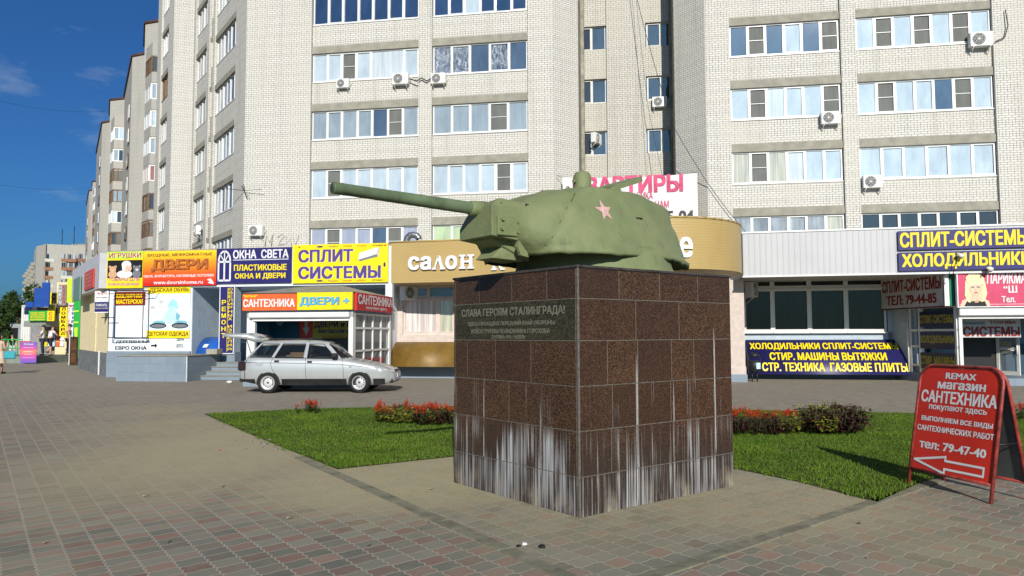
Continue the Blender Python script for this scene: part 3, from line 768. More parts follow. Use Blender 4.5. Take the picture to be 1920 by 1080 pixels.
# wall lettering painted on the white panel
def wt(txt, a, b, c, d, bold=.03, space=1.0): 
    x0, z1 = FS.hit(a, c); x1, _ = FS.hit(b, c); _, z0 = FS.hit(a, d); return flat_letters(shop, txt, x0, x1, z0, z1, .03, BLK, bold=bold, space=space)
wt('ДЕРЕВЯННЫЕ', 216, 281, 638, 644, .06); wt('ЕВРО ОКНА', 215, 274, 649, 656, .05); wt('ДВЕРИ', 330, 344, 635, 640, .03); wt('ВОРОТА', 330, 343, 645, 652, .02)
m = MB(); x0, z0 = FS.hit(282, 648); x1, _ = FS.hit(294, 648)
poly(m, [(x0, z0-.03), (x1-.1, z0-.03), (x1-.1, z0-.09), (x1, z0), (x1-.1, z0+.09), (x1-.1, z0+.03), (x0, z0+.03)], .03, BLK); m.build('painted_arrow', shop, fixn=False)
# boards on the fascia
S = Sign(FS, 'shop_sign', 'toy shop board with a baby and toy bears between red lettering', (204, 473, 271, 541), YEL, -.02, .08)
S.band(0, 1, .80, 1.0, LIME); S.band(.02, .99, .28, .765, BLK, 'picture_ground')
def baby(mb, w, h, y):
    def d(cx, cz, rx, rz, m, k=0): disc(mb, cx*w, cz*h, rx*w, rz*h, y-.0015*k, m)
    d(.50, .38, .22, .11, WHT, 1); d(.56, .55, .12, .115, SKINP, 2); d(.55, .64, .135, .11, WHT, 3); d(.60, .54, .10, .09, SKINP, 4); d(.48, .58, .05, .12, WHT, 5)
    d(.57, .555, .013, .012, BLK, 6); d(.65, .555, .013, .012, BLK, 6); d(.62, .50, .022, .009, CRIM, 6)
    for (x, c) in ((.17, TAN), (.84, PGREY)):
        d(x, .38, .12, .11, c, 2); d(x, .52, .095, .085, c, 3); d(x-.08, .59, .035, .035, c, 4); d(x+.08, .59, .035, .035, c, 4); d(x+.01, .50, .04, .03, WHT if c is PGREY else SKINP, 5); d(x+.01, .51, .012, .01, BLK, 6)
S.art(baby)
S.text('ИГРУШКИ', .06, .95, .83, .97, CRIM, bold=.035, edge=WHT, edge_w=.05); S.text('ТОВАРЫ ДЛЯ', .06, .92, .18, .29, CRIM, bold=.02, edge=WHT, edge_w=.06); S.text('НОВОРОЖДЕННЫХ', .06, .92, .06, .145, CRIM, bold=.02, edge=WHT, edge_w=.06)
S = Sign(FS, 'shop_sign', 'orange and red door shop board with carved wood lettering and a web address', (271.5, 472, 408, 537), M_GRAD, -.02, .08)
S.text('ВХОДНЫЕ, МЕЖКОМНАТНЫЕ', .06, .945, .83, .93, paint('brown_letters', (.10, .03, .02)), bold=.03)
S.text('ДВЕРИ', .108, .888, .41, .76, M_CARVED, bold=.06, edge=paint('dark_brown_edge', (.10, .02, .01)), edge_w=.02, edge_shift=(.025, -.025))
S.text('ОКНА, ФУРНИТУРА, НАТЯЖНЫЕ ПОТОЛКИ', .015, .97, .235, .325, WHT, bold=.03); S.text('www.doorsinhome.ru', .153, .828, .05, .155, WHT, bold=.03)
S.art(lambda mb, w, h, y: poly(mb, [(.88*w, .16*h), (.93*w, .20*h), (.95*w, .15*h), (.975*w, .06*h), (.97*w, .03*h), (.89*w, .07*h), (.92*w, .11*h)], y, WHT), 'pointing_arrow')
S = Sign(FS, 'shop_sign', 'navy window shop board with a white arched window drawing and yellow lettering', (408.5, 467, 548, 532), NAVY, -.02, .08)
def archwin(mb, w, h, y):
    x0, x1, z0, zs = .02*w, .20*w, .06*h, .62*h; cx = (x0+x1)/2; r = (x1-x0)/2; b = .022*w
    def bar(a, b_, c, d): poly(mb, [(a, c), (b_, c), (b_, d), (a, d)], y, WHT)
    bar(x0, x0+b, z0, zs); bar(x1-b, x1, z0, zs); bar(x0, x1, z0, z0+b); bar(x0, x1, zs-b/2, zs+b/2); bar(cx-b/2, cx+b/2, z0, zs)
    rz = .33*h
    for i in range(12):
        a0, a1 = R(15*i), R(15*i+15)
        poly(mb, [(cx+r*math.cos(a0), zs+rz*math.sin(a0)), (cx+r*math.cos(a1), zs+rz*math.sin(a1)), (cx+(r-b)*math.cos(a1), zs+(rz-b)*math.sin(a1)), (cx+(r-b)*math.cos(a0), zs+(rz-b)*math.sin(a0))], y, WHT)
    for a in (45, 90, 135):
        c, s_ = math.cos(R(a)), math.sin(R(a)); q = b*.3
        poly(mb, [(cx-s_*q, zs+c*q), (cx+s_*q, zs-c*q), (cx+r*c+s_*q, zs+rz*s_-c*q), (cx+r*c-s_*q, zs+rz*s_+c*q)], y, WHT)
S.art(archwin, 'window_emblem')
S.text('ОКНА  СВЕТА', .225, .966, .70, .95, WHT, bold=.045); S.band(.225, .966, .655, .675, WHT, 'underline'); S.text('ПЛАСТИКОВЫЕ', .24, .945, .355, .53, YEL, bold=.05); S.text('ОКНА И ДВЕРИ', .255, .93, .10, .285, YEL, bold=.05)
S = Sign(FS, 'shop_sign', 'bright yellow board with violet lettering and a white wall air conditioner, over the kiosk roof', (551, 460, 729, 532), YEL, -.02, .08)
S.text('СПЛИТ', .061, .639, .54, .87, VIO, bold=.06, edge=WHT, edge_w=.012, edge_shift=(.008, -.008)); S.text('СИСТЕМЫ', .061, .927, .11, .435, VIO, bold=.06, edge=WHT, edge_w=.012, edge_shift=(.008, -.008))
def acpic(mb, w, h, y):
    poly(mb, [(.69*w, .58*h), (.88*w, .72*h), (.90*w, .90*h), (.705*w, .76*h)], y, WHT); poly(mb, [(.69*w, .58*h), (.72*w, .55*h), (.90*w, .66*h), (.88*w, .72*h)], y, PGREY); poly(mb, [(.88*w, .72*h), (.90*w, .66*h), (.915*w, .86*h), (.90*w, .90*h)], y, SIGNGREY)
    disc(mb, .29*w, .94*h, .035*w, .022*h, y, NAVY); disc(mb, .29*w, .06*h, .035*w, .022*h, y, NAVY); disc(mb, .965*w, .45*h, .012*w, .06*h, y, NAVY)
    for q in (.07, .97): disc(mb, q*w, .94*h, .012*w, .02*h, y, RED)
S.art(acpic)
for z in (.93, .045):
    for (tx, a, b, c) in (('Panasonic', .385, .485, NAVY), ('TOSHIBA', .535, .63, RED), ('HITACHI', .68, .775, RED), ('MITSUBISHI', .84, .95, BLK)): S.text(tx, a, b, z-.005, z+.03, c, bold=.01)
# boards on the wall below
S = Sign(FS, 'wall_sign', 'small maroon jeweller board with yellow lettering on the white panel wall', (217, 548, 273, 572.5), DRED, .03, .03)
S.text('ЮВЕЛИРНАЯ', .05, .9, .55, .9, YEL, bold=.05); S.text('МАСТЕРСКАЯ', .05, .97, .1, .45, YEL, bold=.05)
S = Sign(FS, 'wall_poster', 'children shoes poster with a seated child in a cap and big dark shoes', (278, 538, 358, 634), WHT, .03, .03)
S.band(0, 1, .865, 1, YEL); S.band(0, 1, 0, .15, YEL)
S.text('ДЕТСКАЯ ОБУВЬ', .05, .97, .885, .975, BLK, bold=.03, shear=.1); S.text('ДЕТСКАЯ ОДЕЖДА', .02, .97, .03, .125, BLK, bold=.03, shear=.1)
def child(mb, w, h, y):
    def d(cx, cz, rx, rz, m, k=0): disc(mb, cx*w, cz*h, rx*w, rz*h, y-.0015*k, m)
    poly(mb, [(0, .15*h), (w, .15*h), (w, .42*h), (.5*w, .36*h), (0, .45*h)], y+.001, paint('print_mist', (.66, .76, .82)))
    d(.58, .42, .16, .15, PBLUE, 1); poly(mb, [(.33*w, .34*h), (.46*w, .50*h), (.52*w, .48*h), (.42*w, .33*h)], y-.003, PBLUE); poly(mb, [(.68*w, .5*h), (.78*w, .45*h), (.74*w, .33*h), (.68*w, .36*h)], y-.003, TEAL)
    d(.58, .62, .10, .095, PBLUE, 3); poly(mb, [(.50*w, .62*h), (.54*w, .73*h), (.62*w, .76*h), (.70*w, .70*h), (.74*w, .56*h), (.62*w, .60*h)], y-.006, paint('print_cap', (.32, .62, .80)))
    for cx, q in ((.27, -4), (.78, 4)): d(cx, .24, .20, .055, BLK, 5); d(cx+.02, .29, .15, .05, TEAL, 4); d(cx, .235, .17, .035, PGREY, 6)
    for (cx, cz) in ((.12, .78), (.2, .82), (.3, .74), (.83, .8), (.92, .7), (.8, .62), (.24, .5), (.9, .42), (.07, .24), (.93, .22), (.3, .62)): d(cx, cz, .025, .022, PBLUE, 1)
    for (a, b) in ((.14, .60), (.33, .70)): d(a, b, .06, .03, SIGNGREY, 1)
S.art(child)
sp = MB(); x0, z1 = FS.hit(253, 575); x1, z0 = FS.hit(273, 598); sp.box(x0, x1, .02, .05, z0, z1, WHT)
for i in range(6): sp.box(x0+.02, x1-.02, .017, .03, z0+.03+i*(z1-z0)/6.2, z0+.04+i*(z1-z0)/6.2, SIGNGREY)
sp.build('notice_board', shop)
# black iron cage in front of the white wall
x0, z1 = FS.hit(205, 545, -.35); x1, z0 = FS.hit(267, 633, -.35)
cage = in_frame('sign_frame', 'empty black iron sign frame standing off the white panel wall', 'sign frame', FS)
m = MB(); q = .018
for y in (-.35, -.03): m.tube([(x0, y, z0), (x1, y, z0), (x1, y, z1), (x0, y, z1), (x0, y, z0)], q, M_BLACK, 5)
for (x, z) in ((x0, z0), (x1, z0), (x0, z1), (x1, z1)): m.tube([(x, -.35, z), (x, .05, z)], q, M_BLACK, 5)
m.tube([(x0-.02, -.35, z1-.12), (x1+.35, -.35, z1-.12), (x1+.45, -.0, z1+.02)], q*.8, M_BLACK, 5); m.tube([(x0-.3, -.35, z0+.75), (x0+.25, -.35, z0+.75)], q, M_BLACK, 5)
m.build('bar', cage)
# vertical board on the pillar
S = Sign(FS, 'vertical_sign', 'tall navy board on the entrance pillar with vertical yellow lettering', (415, 538, 440.5, 662), NAVY, -.02, .05, WHT)
S.vtext('РЕМОНТ', .12, .44, .20, .80, YEL, .3, bold=.05); S.vtext('ЮВЕЛИРНЫХ ИЗДЕЛИЙ', .60, .90, .03, .985, YEL, .24, bold=.02); S.band(.53, .56, .02, .98, YEL, 'dividing_line')
# perpendicular sign at the corner
FP = Frame(*FBS.w(-.75, -.45).xy, 15); P0 = FP.hit(180, 546); P1 = FP.hit(207, 587)
S = Sign(FP, 'hanging_sign', 'small white and blue board hanging out from the shop corner by the iron frame', (180, 546, 207, 587), WHT, 0, .06)
S.band(.03, .97, .05, .5, NAVY); S.band(.03, .97, .18, .24, WHT, 'stripe'); S.text('ЛОМБАРД', .1, .9, .28, .42, WHT, bold=.03); S.text('90-22-10', .2, .85, .84, .93, CRIM, bold=.02); S.text('золото и серебро', .1, .9, .66, .74, PGREY, bold=.01)
def awning(name, label, fr, x0, x1, z0, z1, dep, m, cat='awning', y=0, power=2.0):
    t = in_frame(name, label, cat, fr, x0, y, z0); mb = MB(); n = 14; w, h = x1-x0, z1-z0
    prof = ([(-dep*math.cos(math.pi/2*i/n), h*math.sin(math.pi/2*i/n)) for i in range(n+1)] if power == 2.0 else [(-dep*(1-(i/n)**power), h*i/n) for i in range(n+1)])+[(0, 0)]
    mb.raw([(0, p[0], p[1]) for p in prof]+[(w, p[0], p[1]) for p in prof], [(i, i+1, n+3+i, n+2+i) for i in range(n)], m, True)
    mb.face([(0, *p) for p in prof], m); mb.face([(w, *p) for p in prof], m)
    mb.build('hood', t)
    return t, w, h
aw, w, h = awning('basement_awning', 'bright blue curved plastic hood over the basement stair beside the shop steps', FS, xb+.05, sx(413), sz(684, 380), sz(632, 385), .95, paint('bright_blue_plastic', (.015, .10, .42), .3, .5), y=1.15)
m = MB(); m.face([(.22, -.80, .62*h), (.40, -.80, .62*h), (.44, -.72, .74*h), (.26, -.72, .74*h)], WHT); m.face([(.50, -.965, .05*h), (.80, -.965, .05*h), (.90, -.86, .50*h), (.62, -.86, .50*h)], WHT); m.build('sticker', aw)
# ------------------------------------------------------------------ kiosk with roller shutter
FK = Frame(-8.27, 23.07, 9.26)
def kx(px, py=600, y=0): return FK.hit(px, py, y)[0]
def kz(py, px=560, y=0): return FK.hit(px, py, y)[1]
kw = kx(662); kd = 3.6
kio = in_frame('kiosk', 'white glazed porch shop with a hipped grey roof and an open roller shutter', 'kiosk', FK)
zt0, zt1 = 2.27, 2.86
M_ROOF = plain('zinc_roof', (.26, .27, .25), .45, .4, .4, var=.15)
m = MB(); ov = .08
ridge = zt1+.32
c = [(-ov, -ov), (kw+ov, -ov), (kw+ov, kd), (-ov, kd)]; rd = [(1.2, 1.9), (kw-1.1, 1.9)]
m.face([(*c[0], zt1), (*c[1], zt1), (*rd[1], ridge), (*rd[0], ridge)], M_ROOF); m.face([(*c[1], zt1), (*c[2], zt1), (*rd[1], ridge)], M_ROOF)
m.face([(*c[3], zt1), (*c[0], zt1), (*rd[0], ridge)], M_ROOF); m.face([(*c[2], zt1), (*c[3], zt1), (*rd[0], ridge), (*rd[1], ridge)], M_ROOF); m.face([(*p, zt1-.004) for p in c], M_ROOF); m.build('roof', kio)
m = MB(); xo0, xo1 = kx(478), kx(656)
m.box(.1, xo0, 0, .12, .2, zt0, M_PVC); m.box(xo1-.04, kw, 0, .12, .2, zt0, M_PVC); m.box(-.0, kw, .0, kd, 0, .2, M_PLINTH)
m.box(.1, kw, .0, .12, 2.1, zt0, M_PVC); m.box(kw-.1, kw, .12, .22, .2, zt0, M_PVC); m.box(kw-.12, kw, kd-.2, kd, .2, zt0, M_PVC)
for z in (.2, 1.05, 1.75, 2.18): m.box(kw-.07, kw-.01, .22, kd-.2, z, z+.06, M_PVC)
for k in range(1, 4): m.box(kw-.07, kw-.01, .22+(kd-.42)*k/4-.03, .22+(kd-.42)*k/4+.03, .26, zt0, M_PVC)
m.build('frame', kio)
m = MB(); gk = NT('clear_glass', .03, .6); gk.color((.28, .31, .33)); gk.b.inputs['Alpha'].default_value = .45; M_CLEAR = gk.m
m.face([(kw-.04, .22, .26), (kw-.04, kd-.2, .26), (kw-.04, kd-.2, zt0), (kw-.04, .22, zt0)], M_CLEAR); m.build('side_glazing', kio, fixn=False)
m = MB(); m.box(.12, kw-.05, kd-.06, kd, .2, zt0, paint('kiosk_back', (.10, .14, .18))); m.box(.1, .14, .12, kd, .2, zt0, paint('kiosk_blue', (.05, .16, .26))); m.box(.12, kw-.1, .15, kd, .19, .21, M_CONCD); m.box(.1, kw, .0, kd, 2.245, 2.27, M_CONCD); m.build('inner_wall', kio)
m = MB(); m.cbox(xo0-.15, xo1+.02, -.16, .0, 2.09, 2.26, M_PVC, .03); m.box(xo0-.05, xo1-.02, -.05, -.03, 2.0, 2.09, M_PVC); m.build('roller_shutter', kio)
# poster wall inside
FKI = FK.sub(0, 1.5)
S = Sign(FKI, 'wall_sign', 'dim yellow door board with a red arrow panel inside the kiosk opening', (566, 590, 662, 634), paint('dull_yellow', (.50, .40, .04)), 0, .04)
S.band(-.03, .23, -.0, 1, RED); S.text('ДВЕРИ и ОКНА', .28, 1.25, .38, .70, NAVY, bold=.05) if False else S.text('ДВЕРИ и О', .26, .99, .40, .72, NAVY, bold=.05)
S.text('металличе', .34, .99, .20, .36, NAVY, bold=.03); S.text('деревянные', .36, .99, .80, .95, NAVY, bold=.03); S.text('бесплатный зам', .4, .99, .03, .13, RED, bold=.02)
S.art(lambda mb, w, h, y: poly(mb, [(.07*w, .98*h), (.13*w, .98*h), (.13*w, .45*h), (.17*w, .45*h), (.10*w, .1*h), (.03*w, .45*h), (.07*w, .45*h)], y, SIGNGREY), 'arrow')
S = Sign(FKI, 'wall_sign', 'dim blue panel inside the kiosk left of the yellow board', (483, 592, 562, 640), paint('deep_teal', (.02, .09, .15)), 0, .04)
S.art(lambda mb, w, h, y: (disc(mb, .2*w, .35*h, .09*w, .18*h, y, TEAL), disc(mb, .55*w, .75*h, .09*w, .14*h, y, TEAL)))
S = Sign(FK, 'kiosk_sign', 'red plumbing shop board at the left half of the kiosk front', (457.5, 552, 559, 583), ORG, -.03, .1)
S.text('САНТЕХНИКА', .02, .97, .22, .70, WHT, bold=.05); S.text('"REMAX"', .02, .28, .80, .95, YEL, bold=.04)
S = Sign(FK, 'kiosk_sign', 'yellow board with blue rounded lettering at the right half of the kiosk front', (559.5, 549, 663, 581.5), YEL, -.03, .1)
S.text('ДВЕРИ +', .05, .95, .20, .74, SKYB, bold=.06, edge=paint('deep_blue_edge', (.02, .10, .20)), edge_w=.015, edge_shift=(.01, -.01))
FKS = Frame(*FK.w(kw, 0).xy, 9.26-90)
S = Sign(FKS, 'kiosk_sign', 'dark red plumbing board on the glazed right side of the kiosk', (664, 548, 731, 582), paint('sign_deep_red', (.48, .025, .03)), -.03, .1)
S.text('САНТЕХНИКА', .02, .98, .36, .92, WHT, bold=.05); S.text('покупают здесь', .22, .82, .08, .26, WHT, bold=.03)
flat_letters(kio, 'ЛОПУШКА', 0, 1, 0, .3, 0, CRIM, bold=.05).matrix_basis = Matrix.Translation((kw+.01, .5, .55)) @ Matrix.Rotation(R(90), 4, 'Z') @ Matrix.Diagonal((2.3, 1, 1, 1))
# ------------------------------------------------------------------ gold salon
FG = Frame(-4.3, 27.25, 9.26)
def gx(px, py=600, y=0): return FG.hit(px, py, y)[0]
sal = in_frame('salon_building', 'salon with a rounded gold siding fascia behind the monument', 'shop', FG)
def gl(X, Y): p = Vector((X, Y, 0))-FG.o; return (p.dot(FG.x), p.dot(FG.y))
CX, CY, RR = 4.29, 22.55, 2.55
line = [(-4.12, 25.42), (-1.5, 24.72), (0.6, 24.1), (1.35, 23.6)]
arc = [(CX+RR*math.cos(a), CY+RR*math.sin(a)) for a in [R(198+(375-198)*i/26) for i in range(27)]]
plan = [gl(*p) for p in line+arc]+[gl(6.9, 27.5), gl(6.9, 31), gl(-4.0, 32)]
gz0, gz1 = 3.32, 4.72
m = MB(); n = len(line+arc)
m.raw([(p[0], p[1], gz0) for p in plan[:n]]+[(p[0], p[1], gz1) for p in plan[:n]], [(i, i+1, n+i+1, n+i) for i in range(n-1)], M_GOLD, True)
fas = m.build('fascia', sal)
# siding runs round the drum, so its courses stay level (uv v = height)
m = MB(); m.face([(p[0], p[1], gz1) for p in plan], M_CONCD); m.build('roof', sal)
m = MB(); m.face([(p[0], p[1], gz0+.002) for p in plan], plain('soffit', (.42, .32, .15), .6)); m.build('soffit', sal)
m = MB()
for a, b in zip(plan[:n-1], plan[1:n]): m.tube([(a[0], a[1], gz1), (b[0], b[1], gz1)], .03, M_GOLD, 5)
m.build('coping', sal)
STUC = plain('pink_stucco', (.55, .47, .42), .9, .1, var=.12, vs=6, bump=.4, bs=60)
gx0, gx1 = gx(733), gx(1397)
m = MB(); a, b = gx(757, 560, .1), gx(852, 560, .1)
m.box(gx0+.05, a, .0, .3, .45, gz0, STUC); m.box(b, gx1-.3, .0, .3, .45, gz0, STUC); m.box(a, b, .0, .3, .45, 1.55, STUC); m.build('wall', sal)
m = MB(); m.box(gx0, gx1-.3, -.04, .3, 0, .45, M_PLINTH); m.build('plinth', sal)
m = MB(); jx = gx(1397, 650, -1.0); m.box(jx-2.0, jx, -1.0, .0, .25, gz0, STUC); m.box(jx-2.0, jx+.05, -1.05, .0, 0, .25, M_PLINTH); m.box(jx-2., jx+.02, -1.02, 0, .25, .5, STUC); m.build('pier', sal)
def curtain():
    t = NT('striped_curtain', .7, .2); u = t.sep(t.uv())[0]
    n = t.noise(t.map(t.uv(), (9, .3, 1)), 1.0, 2); t.color(t.mix(t.ramp(n, .4, .6), (.42, .38, .36), (.66, .60, .58))); return t.m
GL['s'] = curtain()
wz0, wz1 = FG.hit(800, 627)[1], FG.hit(800, 538)[1]
window(sal, a, (a+b)/2+.35, wz0, wz1-.42, 's', .08, paint('rosy_frame', (.62, .52, .47))); window(sal, (a+b)/2+.35, b, wz0, wz1-.42, 'c', .08, paint('rosy_frame', (.62, .52, .47)))
window(sal, a, b, wz1-.42, gz0, 'dd', .08, paint('rosy_frame', (.62, .52, .47)))
GOLDP = plain('gold_polycarbonate', (.20, .115, .022), .5, .4, .1, var=.2)
awning('basement_awning', 'brown gold curved hood low on the salon wall', FG, gx(735, 680, -.4), gx(862), FG.hit(800, 686)[1], FG.hit(800, 641)[1], .8, GOLDP, y=0)
# serif fascia letters
FL = Frame(-4.12, 25.42, 14.95)
word = in_frame('fascia_lettering', 'white raised serif word and following letter at the left of the gold fascia', 'lettering', FL)
def serif_letter(ch, a, b, c, d, fr, T, dep=.06, y=-.09):
    x0, z1 = fr.hit(a, c, y); x1, z0 = fr.hit(b, d, y); mb = MB(); w, h = x1-x0, z1-z0
    if ch in 'сао': letters(mb, ch, x0, x1, z0, z1, y, WHT, bold=.055, depth=dep)
    else:
        st = w*.22; sf = h*.14
        def bar(p, q, wd=st): # slanted stem
            mb.prism([(x0+p[0]-wd/2, z0+p[1]), (x0+p[0]+wd/2, z0+p[1]), (x0+q[0]+wd/2, z0+q[1]), (x0+q[0]-wd/2, z0+q[1])], y, y+dep, WHT)
        def foot(cx, z, ww=.42): mb.box(x0+cx-w*ww/2, x0+cx+w*ww/2, y-.004, y+dep, z0+z, z0+z+sf, WHT)
        if ch == 'н':
            for cx in (.23*w, .77*w): bar((cx, 0), (cx, h)); foot(cx, 0); foot(cx, h-sf)
            mb.box(x0+.2*w, x0+.8*w, y+.003, y+dep, z0+h*.44, z0+h*.58, WHT)
        if ch == 'л':
            bar((.16*w, 0), (.5*w, h), st*.6); bar((.8*w, 0), (.5*w, h), st*1.15); foot(.16*w, 0, .3); foot(.82*w, 0, .38)
        if ch == 'к':
            bar((.2*w, 0), (.2*w, h)); foot(.2*w, 0, .4); foot(.2*w, h-sf, .4); bar((.3*w, .45*h), (.8*w, h), st*.7); bar((.82*w, 0), (.42*w, .6*h), st); foot(.84*w, 0, .34)
    o = mb.build('letter', T); return o
for ch, a, b, c, d in (('с', 765, 786, 481, 506), ('а', 788, 808, 480.5, 505.5), ('л', 810, 834, 479.5, 505), ('о', 835, 857, 479, 504.5), ('н', 860, 889, 477.5, 503.5), ('к', 921, 946, 481, 506)):
    serif_letter(ch, a, b, c, d, FL, word)
FE = Frame(CX+RR*math.cos(R(282)), CY+RR*math.sin(R(282)), -12)
x0, z1 = FE.hit(1273, 444, -.03); x1, z0 = FE.hit(1299, 483, -.03)
le = in_frame('fascia_lettering', 'single large white raised letter on the drum of the gold fascia', 'lettering', FE)
m = MB(); letters(m, 'е', x0, x1, z0, z1, -.05, WHT, bold=.05, depth=.1); m.build('letter', le, weld=False)
# galvanised duct elbow on the salon roof
m = MB(); pts = []
FD = FG.sub(0, 1.2, 0); X0, Z0 = FD.hit(762, 450); X1, Z1 = FD.hit(783, 440)
p = [(X0, 0, gz1-.1), (X0, 0, Z0-.06), (X0+.04, 0, Z0+.08), (X0+.14, 0, Z0+.18), (X0+.28, 0, Z0+.2), (X0+.42, 0, Z0+.15), (X0+.5, 0, Z0+.05)]
gal = plain('galvanised_steel', (.30, .31, .32), .35, .5, .8, var=.15)
m.tube(p, .125, gal, 14, caps=False)
for q in p[1:]: m.tube([Vector(q)+Vector((0, 0, -.012)), Vector(q)+Vector((.004, 0, .012))], .134, gal, 14)
d = m.build('vent_duct'); d.location = FD.o; d.rotation_euler = (0, 0, FD.rz); tag(d, 'galvanised vent duct elbow on the roof of the gold salon', 'vent duct')
# ------------------------------------------------------------------ right hand shop
FW = Frame(8.28, 26.4, 10.5); FR = Frame(7.29, 23.5, 12.5)
rs = in_frame('shop_building', 'appliance shop with white ribbed fascia, dark glazing and pale blue wall right of the monument', 'shop', FW)
def wx(px, py=600, y=0): return FW.hit(px, py, y)[0]
def wz(py, px=1500, y=0): return FW.hit(px, py, y)[1]
m = MB(); x1 = FR.hit(1960, 470)[0]
m.box(0, x1+8, 0, 6, 3.38, 4.72, M_SIDING)
def under_rs(o, fr): o.matrix_basis = (Matrix.Translation(FW.o) @ Matrix.Rotation(FW.rz, 4, 'Z')).inverted() @ (Matrix.Translation(fr.o) @ Matrix.Rotation(fr.rz, 4, 'Z')); return o
under_rs(m.build('fascia', rs), FR)
m = MB(); m.box(-.02, x1+8, -.03, 6.4, 4.72, 4.77, M_PVC); m.box(-.02, x1+8, -.03, .1, 3.33, 3.38, M_PVC); under_rs(m.build('fascia_trim', rs), FR)
wa, wb_ = wx(1396), wx(1668); za, zb = wz(623), 3.36
m = MB(); m.box(wa-.3, wb_+3, .06, .3, .22, za, LBLUE); m.box(wb_-.05, wb_+12, .06, .3, .22, 3.4, LBLUE); m.box(wa-.35, wb_+12, .3, 6, .1, 3.5, M_CONCD); m.build('wall', rs)
m = MB(); m.box(wa-.4, wb_+12, -.0, .3, 0, .22, M_PLINTH); m.build('plinth', rs)
xs = [wa] + [wx(p) for p in (1450, 1519, 1588, 1663)]
DG = glass('shop_window_glass', (.028, .031, .027), .10, .25, .0, .2)
GL['D'] = DG
zm = wz(541)
for i in range(4):
    window(rs, xs[i]-.02, xs[i+1]-.02, za, zm, 'D', -.02, M_PVC); window(rs, xs[i]-.02, xs[i+1]-.02, zm, zb+.1, 'D', -.02, M_PVC)
# navy hood with lettering that follows the curve
x0, x1 = wx(1397), wx(1690); z0, z1 = wz(702, 1500, -.8), wz(637, 1500, 0)
aw, w, h = awning('basement_awning', 'long navy curved hood with three lines of yellow lettering below the dark windows', FW, x0, x1, z0, z1, .80, paint('navy_vinyl', (.018, .017, .10), .42, .4), power=1.7)
def curved(txt, a, b, c, d, m):
    mb = MB(); letters(mb, txt, a*w, b*w, c*h, d*h, 0, m, bold=.055, res=5)
    mb.v = [(p[0], -.80*(1-max(0, min(1, p[2]/h))**1.7)-.022+p[1], p[2]+.012) for p in mb.v]; mb.build('lettering', aw, weld=False, fixn=False)
curved('ХОЛОДИЛЬНИКИ СПЛИТ-СИСТЕМЫ', .02, .955, .68, .90, YEL); curved('СТИР. МАШИНЫ ВЫТЯЖКИ', .14, .87, .40, .62, YEL); curved('СТР. ТЕХНИКА  ГАЗОВЫЕ ПЛИТЫ', .085, .985, .08, .33, YEL)
S = Sign(FR, 'shop_sign', 'upper navy fascia board with large yellow lettering over the white strip at far right', (1682, 434, 1990, 470), NAVY, -.03, .05, yb=424)
S.text('СПЛИТ-СИСТЕМЫ', .012, .80, .14, .92, YEL, bold=.055)
S = Sign(FR, 'shop_sign', 'lower navy fascia board with large yellow lettering under the white strip at far right', (1683, 474, 1990, 509), NAVY, -.03, .05, yb=464)
S.text('ХОЛОДИЛЬНИКИ', .022, .815, .08, .92, YEL, bold=.055)
# kiosk at the right, its side wall turned away from the sun
FK2 = Frame(13.34, 22.4, 8.5)
k2 = in_frame('kiosk', 'white framed entrance porch under the pink hairdresser board at far right', 'kiosk', FK2)
K2S = Frame(13.34, 22.4, -82+3.0)
def k2s(px, py=600): return K2S.hit(px, py)
K2S = Frame(13.34, 22.4, 84.0)
bpy.context.view_layer.update()
def under(o, root, fr): o.matrix_basis = root.matrix_basis.inverted() @ (Matrix.Translation(fr.o) @ Matrix.Rotation(fr.rz, 4, 'Z')); return o
m = MB(); m.box(-3.6, -2.2, .0, .2, .2, 2.5, LBLUE); m.box(-2.2, -.05, .06, .2, .2, .5, M_PLINTH); m.box(-3.6, .1, .0, 2.4, 2.42, 3.36, WPAN); under(m.build('side_wall', k2), k2, K2S)
m = MB(); m.box(-3.6, -.0, -.03, .3, 0, .3, M_PLINTH); under(m.build('side_plinth', k2), k2, K2S)
m = MB()
for x in (-2.25, -1.78, -.10): m.box(x-.05, x+.05, -.02, .1, .3, 2.42, M_PVC)
for z in (.5, 1.1, 1.62, 2.35): m.box(-2.2, -.05, -.015, .09, z, z+.07, M_PVC)
under(m.build('frame', k2), k2, K2S)
m = MB(); m.tube([(-2.32, -.05, .3), (-2.32, -.05, 2.3)], .025, M_PVC, 6); m.tube([(-2.32, -.05, 1.9), (-2.6, -.05, 1.9)], .02, M_PVC, 6); under(m.build('drain_pipe', k2), k2, K2S)
DYEL = paint('dull_yellow_letters', (.42, .36, .05))  # a duller yellow for the window poster letters
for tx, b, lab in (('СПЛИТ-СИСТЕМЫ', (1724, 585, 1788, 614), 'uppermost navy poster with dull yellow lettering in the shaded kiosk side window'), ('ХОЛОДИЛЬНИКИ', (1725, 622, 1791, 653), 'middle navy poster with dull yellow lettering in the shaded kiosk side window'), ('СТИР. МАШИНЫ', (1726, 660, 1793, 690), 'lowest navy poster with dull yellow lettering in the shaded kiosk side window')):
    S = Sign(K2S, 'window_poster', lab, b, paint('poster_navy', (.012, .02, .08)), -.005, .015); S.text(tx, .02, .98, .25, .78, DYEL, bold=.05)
S = Sign(K2S, 'box_sign', 'grey box sign with maroon lettering and a phone number on the kiosk side', (1657, 522, 1775, 580), SIGNGREY, -.22, .12, paint('dark_red_rim', (.10, .015, .015)))  # face grey holds the shade of this side in its colour
S.text('СПЛИТ-СИСТЕМЫ', .03, .97, .50, .88, DRED, bold=.05); S.text('ТЕЛ: 79-44-85', .10, .90, .10, .40, DRED, bold=.05)
